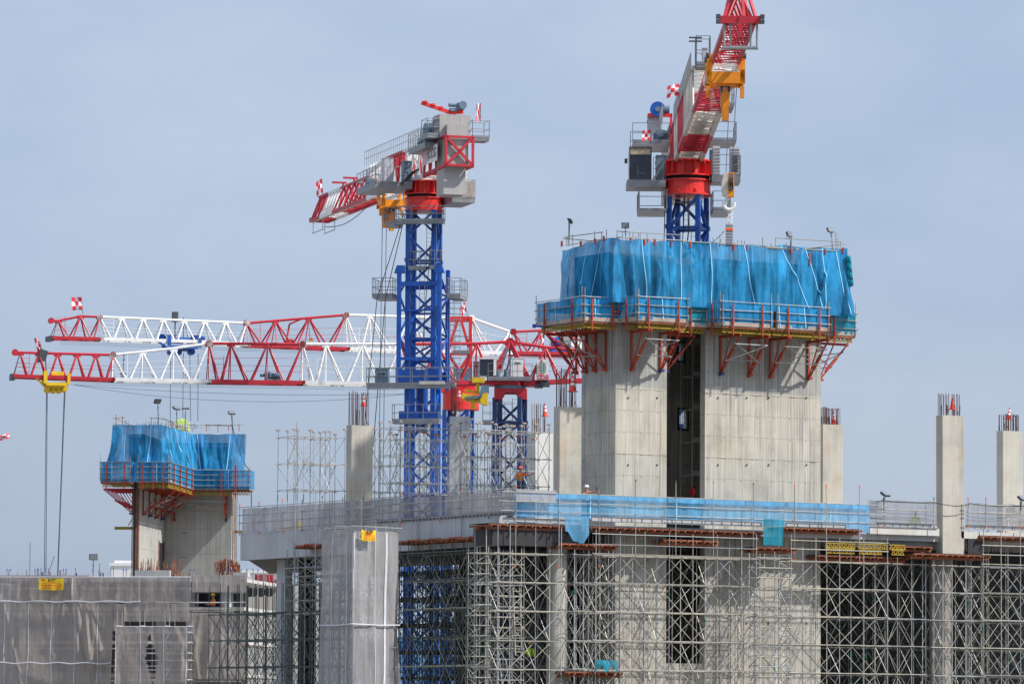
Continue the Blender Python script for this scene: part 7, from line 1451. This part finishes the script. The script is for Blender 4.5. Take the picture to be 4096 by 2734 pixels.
# ------------------------------------------------------------------ people
def person(lb, loc, yaw, pose, top, legs, helm, vest=None, s=1.0):
    """pose: joint overrides; one continuous skinned body; clothing and helmet as children"""
    t = thing('person', loc, lb, 'person', 'site workers'); fr = Frame((loc[0], loc[1]), yaw); z0 = loc[2]
    J = dict(pel=(0, 0, .95), ch=(0, .0, 1.25), nk=(0, 0, 1.47), hd=(0, -.02, 1.6), tp=(0, -.02, 1.74), ls=(-.19, 0, 1.42), le=(-.26, 0, 1.14), lw=(-.27, -.08, .9), rs=(.19, 0, 1.42), re=(.26, 0, 1.14), rw=(.27, -.08, .9),
             lh=(-.1, 0, .9), lk=(-.11, -.03, .5), la=(-.11, 0, .09), lt=(-.11, -.16, .04), rh=(.1, 0, .9), rk=(.11, -.03, .5), ra=(.11, 0, .09), rt=(.11, -.16, .04)); J.update(pose)
    Rr = dict(pel=.14, ch=.15, nk=.055, hd=.085, tp=.07, ls=.075, le=.045, lw=.032, rs=.075, re=.045, rw=.032, lh=.1, lk=.065, la=.045, lt=.035, rh=.1, rk=.065, ra=.045, rt=.035)
    def skinned(nm, joints, edges, mat, add=0., mult=1.):
        me = bpy.data.meshes.new(nm); o0 = Vector(t['_o']); me.from_pydata([fr.p(J[j][0]*s, J[j][1]*s, z0+J[j][2]*s)-o0 for j in joints], [(joints.index(a), joints.index(b)) for a, b in edges], []); me.materials.append(mat)
        o = bpy.data.objects.new(nm, me); SC.collection.objects.link(o); o.parent = t; o['_o'] = tuple(t['_o']); md = o.modifiers.new('skin', 'SKIN'); sv = me.skin_vertices[0].data
        for i, j in enumerate(joints): r = (Rr[j]*mult+add)*s; sv[i].radius = (r, r*.8 if j in ('pel', 'ch') else r); sv[i].use_root = (i == 0)
        ss = o.modifiers.new('sub', 'SUBSURF'); ss.levels = 2; ss.render_levels = 2; me.update(); return o
    full = ['pel', 'ch', 'nk', 'hd', 'tp', 'ls', 'le', 'lw', 'rs', 're', 'rw', 'lh', 'lk', 'la', 'lt', 'rh', 'rk', 'ra', 'rt']
    for side in 'lr':                                        # fingers and thumb grown from the wrist
        w_, e_ = Vector(J[side+'w']), Vector(J[side+'e']); d = (w_-e_).normalized(); lat = d.cross(Vector((0, 1, .1))).normalized(); J[side+'p'] = tuple(w_+d*.07); Rr[side+'p'] = .036; full.append(side+'p')
        for k in range(4): nm = side+'f%d' % k; J[nm] = tuple(w_+d*(.15-.012*abs(k-1.3))+lat*(.024*(k-1.5))+Vector((0, -.015, 0))); Rr[nm] = .009; full.append(nm)
        J[side+'th'] = tuple(w_+d*.09+lat*.055); Rr[side+'th'] = .011; full.append(side+'th')
    E = [('pel', 'ch'), ('ch', 'nk'), ('nk', 'hd'), ('hd', 'tp'), ('ch', 'ls'), ('ls', 'le'), ('le', 'lw'), ('ch', 'rs'), ('rs', 're'), ('re', 'rw'), ('pel', 'lh'), ('lh', 'lk'), ('lk', 'la'), ('la', 'lt'), ('pel', 'rh'), ('rh', 'rk'), ('rk', 'ra'), ('ra', 'rt')]
    for side in 'lr': E += [(side+'w', side+'p')]+[(side+'p', side+'f%d' % k) for k in range(4)]+[(side+'p', side+'th')]
    skinned('body', full, E, skin)
    skinned('shirt', ['pel', 'ch', 'ls', 'le', 'lw', 'rs', 're', 'rw'], [('pel', 'ch'), ('ch', 'ls'), ('ls', 'le'), ('le', 'lw'), ('ch', 'rs'), ('rs', 're'), ('re', 'rw')], top, .014)
    skinned('trousers', ['pel', 'lh', 'lk', 'la', 'rh', 'rk', 'ra'], [('pel', 'lh'), ('lh', 'lk'), ('lk', 'la'), ('pel', 'rh'), ('rh', 'rk'), ('rk', 'ra')], legs, .018)
    if vest: J['vb'] = tuple(Vector(J['pel'])+Vector((0, 0, .08))); J['vt'] = tuple(Vector(J['ch'])+Vector((0, 0, .1))); Rr['vb'] = .15; Rr['vt'] = .15; skinned('vest', ['vb', 'vt'], [('vb', 'vt')], vest, .03)
    h = Vector(J['tp']); hh = Vector(J['hd']); mb = MB(fr); c = (h*.75+hh*.25)*s
    for a in range(6):
        for b in range(14):
            f = lambda i, j: (c.x+.135*s*math.cos(i*math.pi/12)*math.cos(j*math.pi/7), c.y+.15*s*math.cos(i*math.pi/12)*math.sin(j*math.pi/7), z0+c.z+.02+.13*s*math.sin(i*math.pi/12))
            mb.add([f(a, b), f(a, b+1), f(a+1, b+1), f(a+1, b)], [(0, 1, 2, 3)])
    mb.box(c.x-.11*s, c.x+.11*s, c.y-.2*s, c.y+.12*s, z0+c.z+.01, z0+c.z+.03); mb.smooth = True; mb.build('helmet', helm, t)
    mb = MB(fr); q = hh*s; mb.prism([(q.x-.012, z0+q.z-.02), (q.x+.012, z0+q.z-.02), (q.x, z0+q.z+.04)], q.y-.125*s, q.y-.08*s)
    for e in (-.035, .035): mb.box(q.x+e-.012, q.x+e+.012, q.y-.1*s, q.y-.088*s, z0+q.z+.035, z0+q.z+.05)
    mb.box(q.x-.025, q.x+.025, q.y-.1*s, q.y-.088*s, z0+q.z-.05, z0+q.z-.04); mb.build('face', skin, t)
    return t, fr
# man leaning over the rail with a phone
Yp = -.9; Xp_ = fX(2345, Yp, 1990); zp = fZ(1945, Xp_, Yp)-1.76
t, f = person('person in white helmet and peach sleeves leaning over the rail beside the core, phone raised', (Xp_, Yp, zp), -AZ-.2, dict(lw=(.55, -.42, 1.52), le=(.34, -.22, 1.42), ls=(.12, -.1, 1.44), rs=(-.12, .05, 1.42), re=(-.1, -.25, 1.35), rw=(.2, -.4, 1.4), hd=(.05, -.12, 1.6), tp=(.04, -.1, 1.75)), peach, jeans, helmetw)
mb = MB(f); mb.box(.66, .69, -.54, -.42, zp+1.53, zp+1.72); tag(mb.build('phone', black), 'dark phone held up by the person in the white helmet', 'phone')
Yp = 13.4; Xp_ = fX(2082, Yp, 1990); zp = fZ(1866, Xp_, Yp)-1.8
person('person in orange sleeves, yellow vest and red helmet on the deck scaffold, one arm out', (Xp_, Yp, zp), -AZ, dict(rw=(.62, -.1, 1.36), re=(.4, -.05, 1.3), lw=(-.2, -.3, 1.15), le=(-.3, -.05, 1.15)), hiorange, jeans, helmetr, hiviz)
Yp = .2; Xp_ = fX(3662, Yp, 2060); zp = fZ(2044, Xp_, Yp)-1.76
person('person in white helmet and yellow vest behind the sheer net left of the long column', (Xp_, Yp, zp), -AZ, dict(), hiviz, jeans, helmetw, hiviz)
q = FBd.p(uG(852, 1.3), 1.3, 0); zp = zG(2374, 1.3)-1.78
person('person in yellow helmet and orange and yellow top in the opening of the low building', (q.x, q.y, zp), -AZ-1.2, dict(lw=(-.2, -.35, 1.1), rw=(.2, -.35, 1.1)), hiorange, jeans, helmety, hiviz)
Yp = YF+3.3; Xp_ = fX(2121, Yp, 2590); zp = fZ(2572, Xp_, Yp)-1.72
person('person in yellow helmet and lime vest inside the lower scaffold left of the round column', (Xp_, Yp, zp), -AZ+2.6, dict(rw=(.3, -.3, 1.2)), hiviz, jeans, helmety, hiviz)
mb = MB(); X = fX(2768, 2.5, 1960); mb.add([(X, 2.5, fZ(1942, X, 2.5)), (X+.22, 2.45, fZ(1962, X, 2.5)), (X+.12, 2.55, fZ(1988, X, 2.5)), (X-.12, 2.5, fZ(1970, X, 2.5)), (X, 2.53, fZ(1942, X, 2.5)), (X+.22, 2.48, fZ(1962, X, 2.5)), (X+.12, 2.58, fZ(1988, X, 2.5)), (X-.12, 2.53, fZ(1970, X, 2.5))], MB.BF); tag(mb.build('hanging_rag', logo_r), 'red rag hanging at the bottom of the dark core slot', 'rag')
for a, b, px, lb in ((YF+.7, 2080, 2063, 'short timber ladder with pale rungs leaning inside the corner scaffold'), (YF+1.6, 2300, 2010, 'ladder of pale rungs inside the lower scaffold left of the round column')):
    X = fX(px, a, 2400); zb0 = fZ(2734 if px == 2010 else 2620, X, a); zt0 = fZ(2630 if px == 2010 else 2340, X, a); t = thing('ladder', (X, a, zb0), lb, 'ladder'); mb = MB()
    for s in (0, .42): mb.beam((X+s, a, zb0), (X+s, a+.3, zt0), .05, .07)
    mb.build('rail', tubew, t); mb = MB(); z = zb0+.2
    while z < zt0: mb.tube((X, a+.3*(z-zb0)/(zt0-zb0), z), (X+.42, a+.3*(z-zb0)/(zt0-zb0), z), .02, 5); z += .3
    mb.build('rungs', tubew, t)
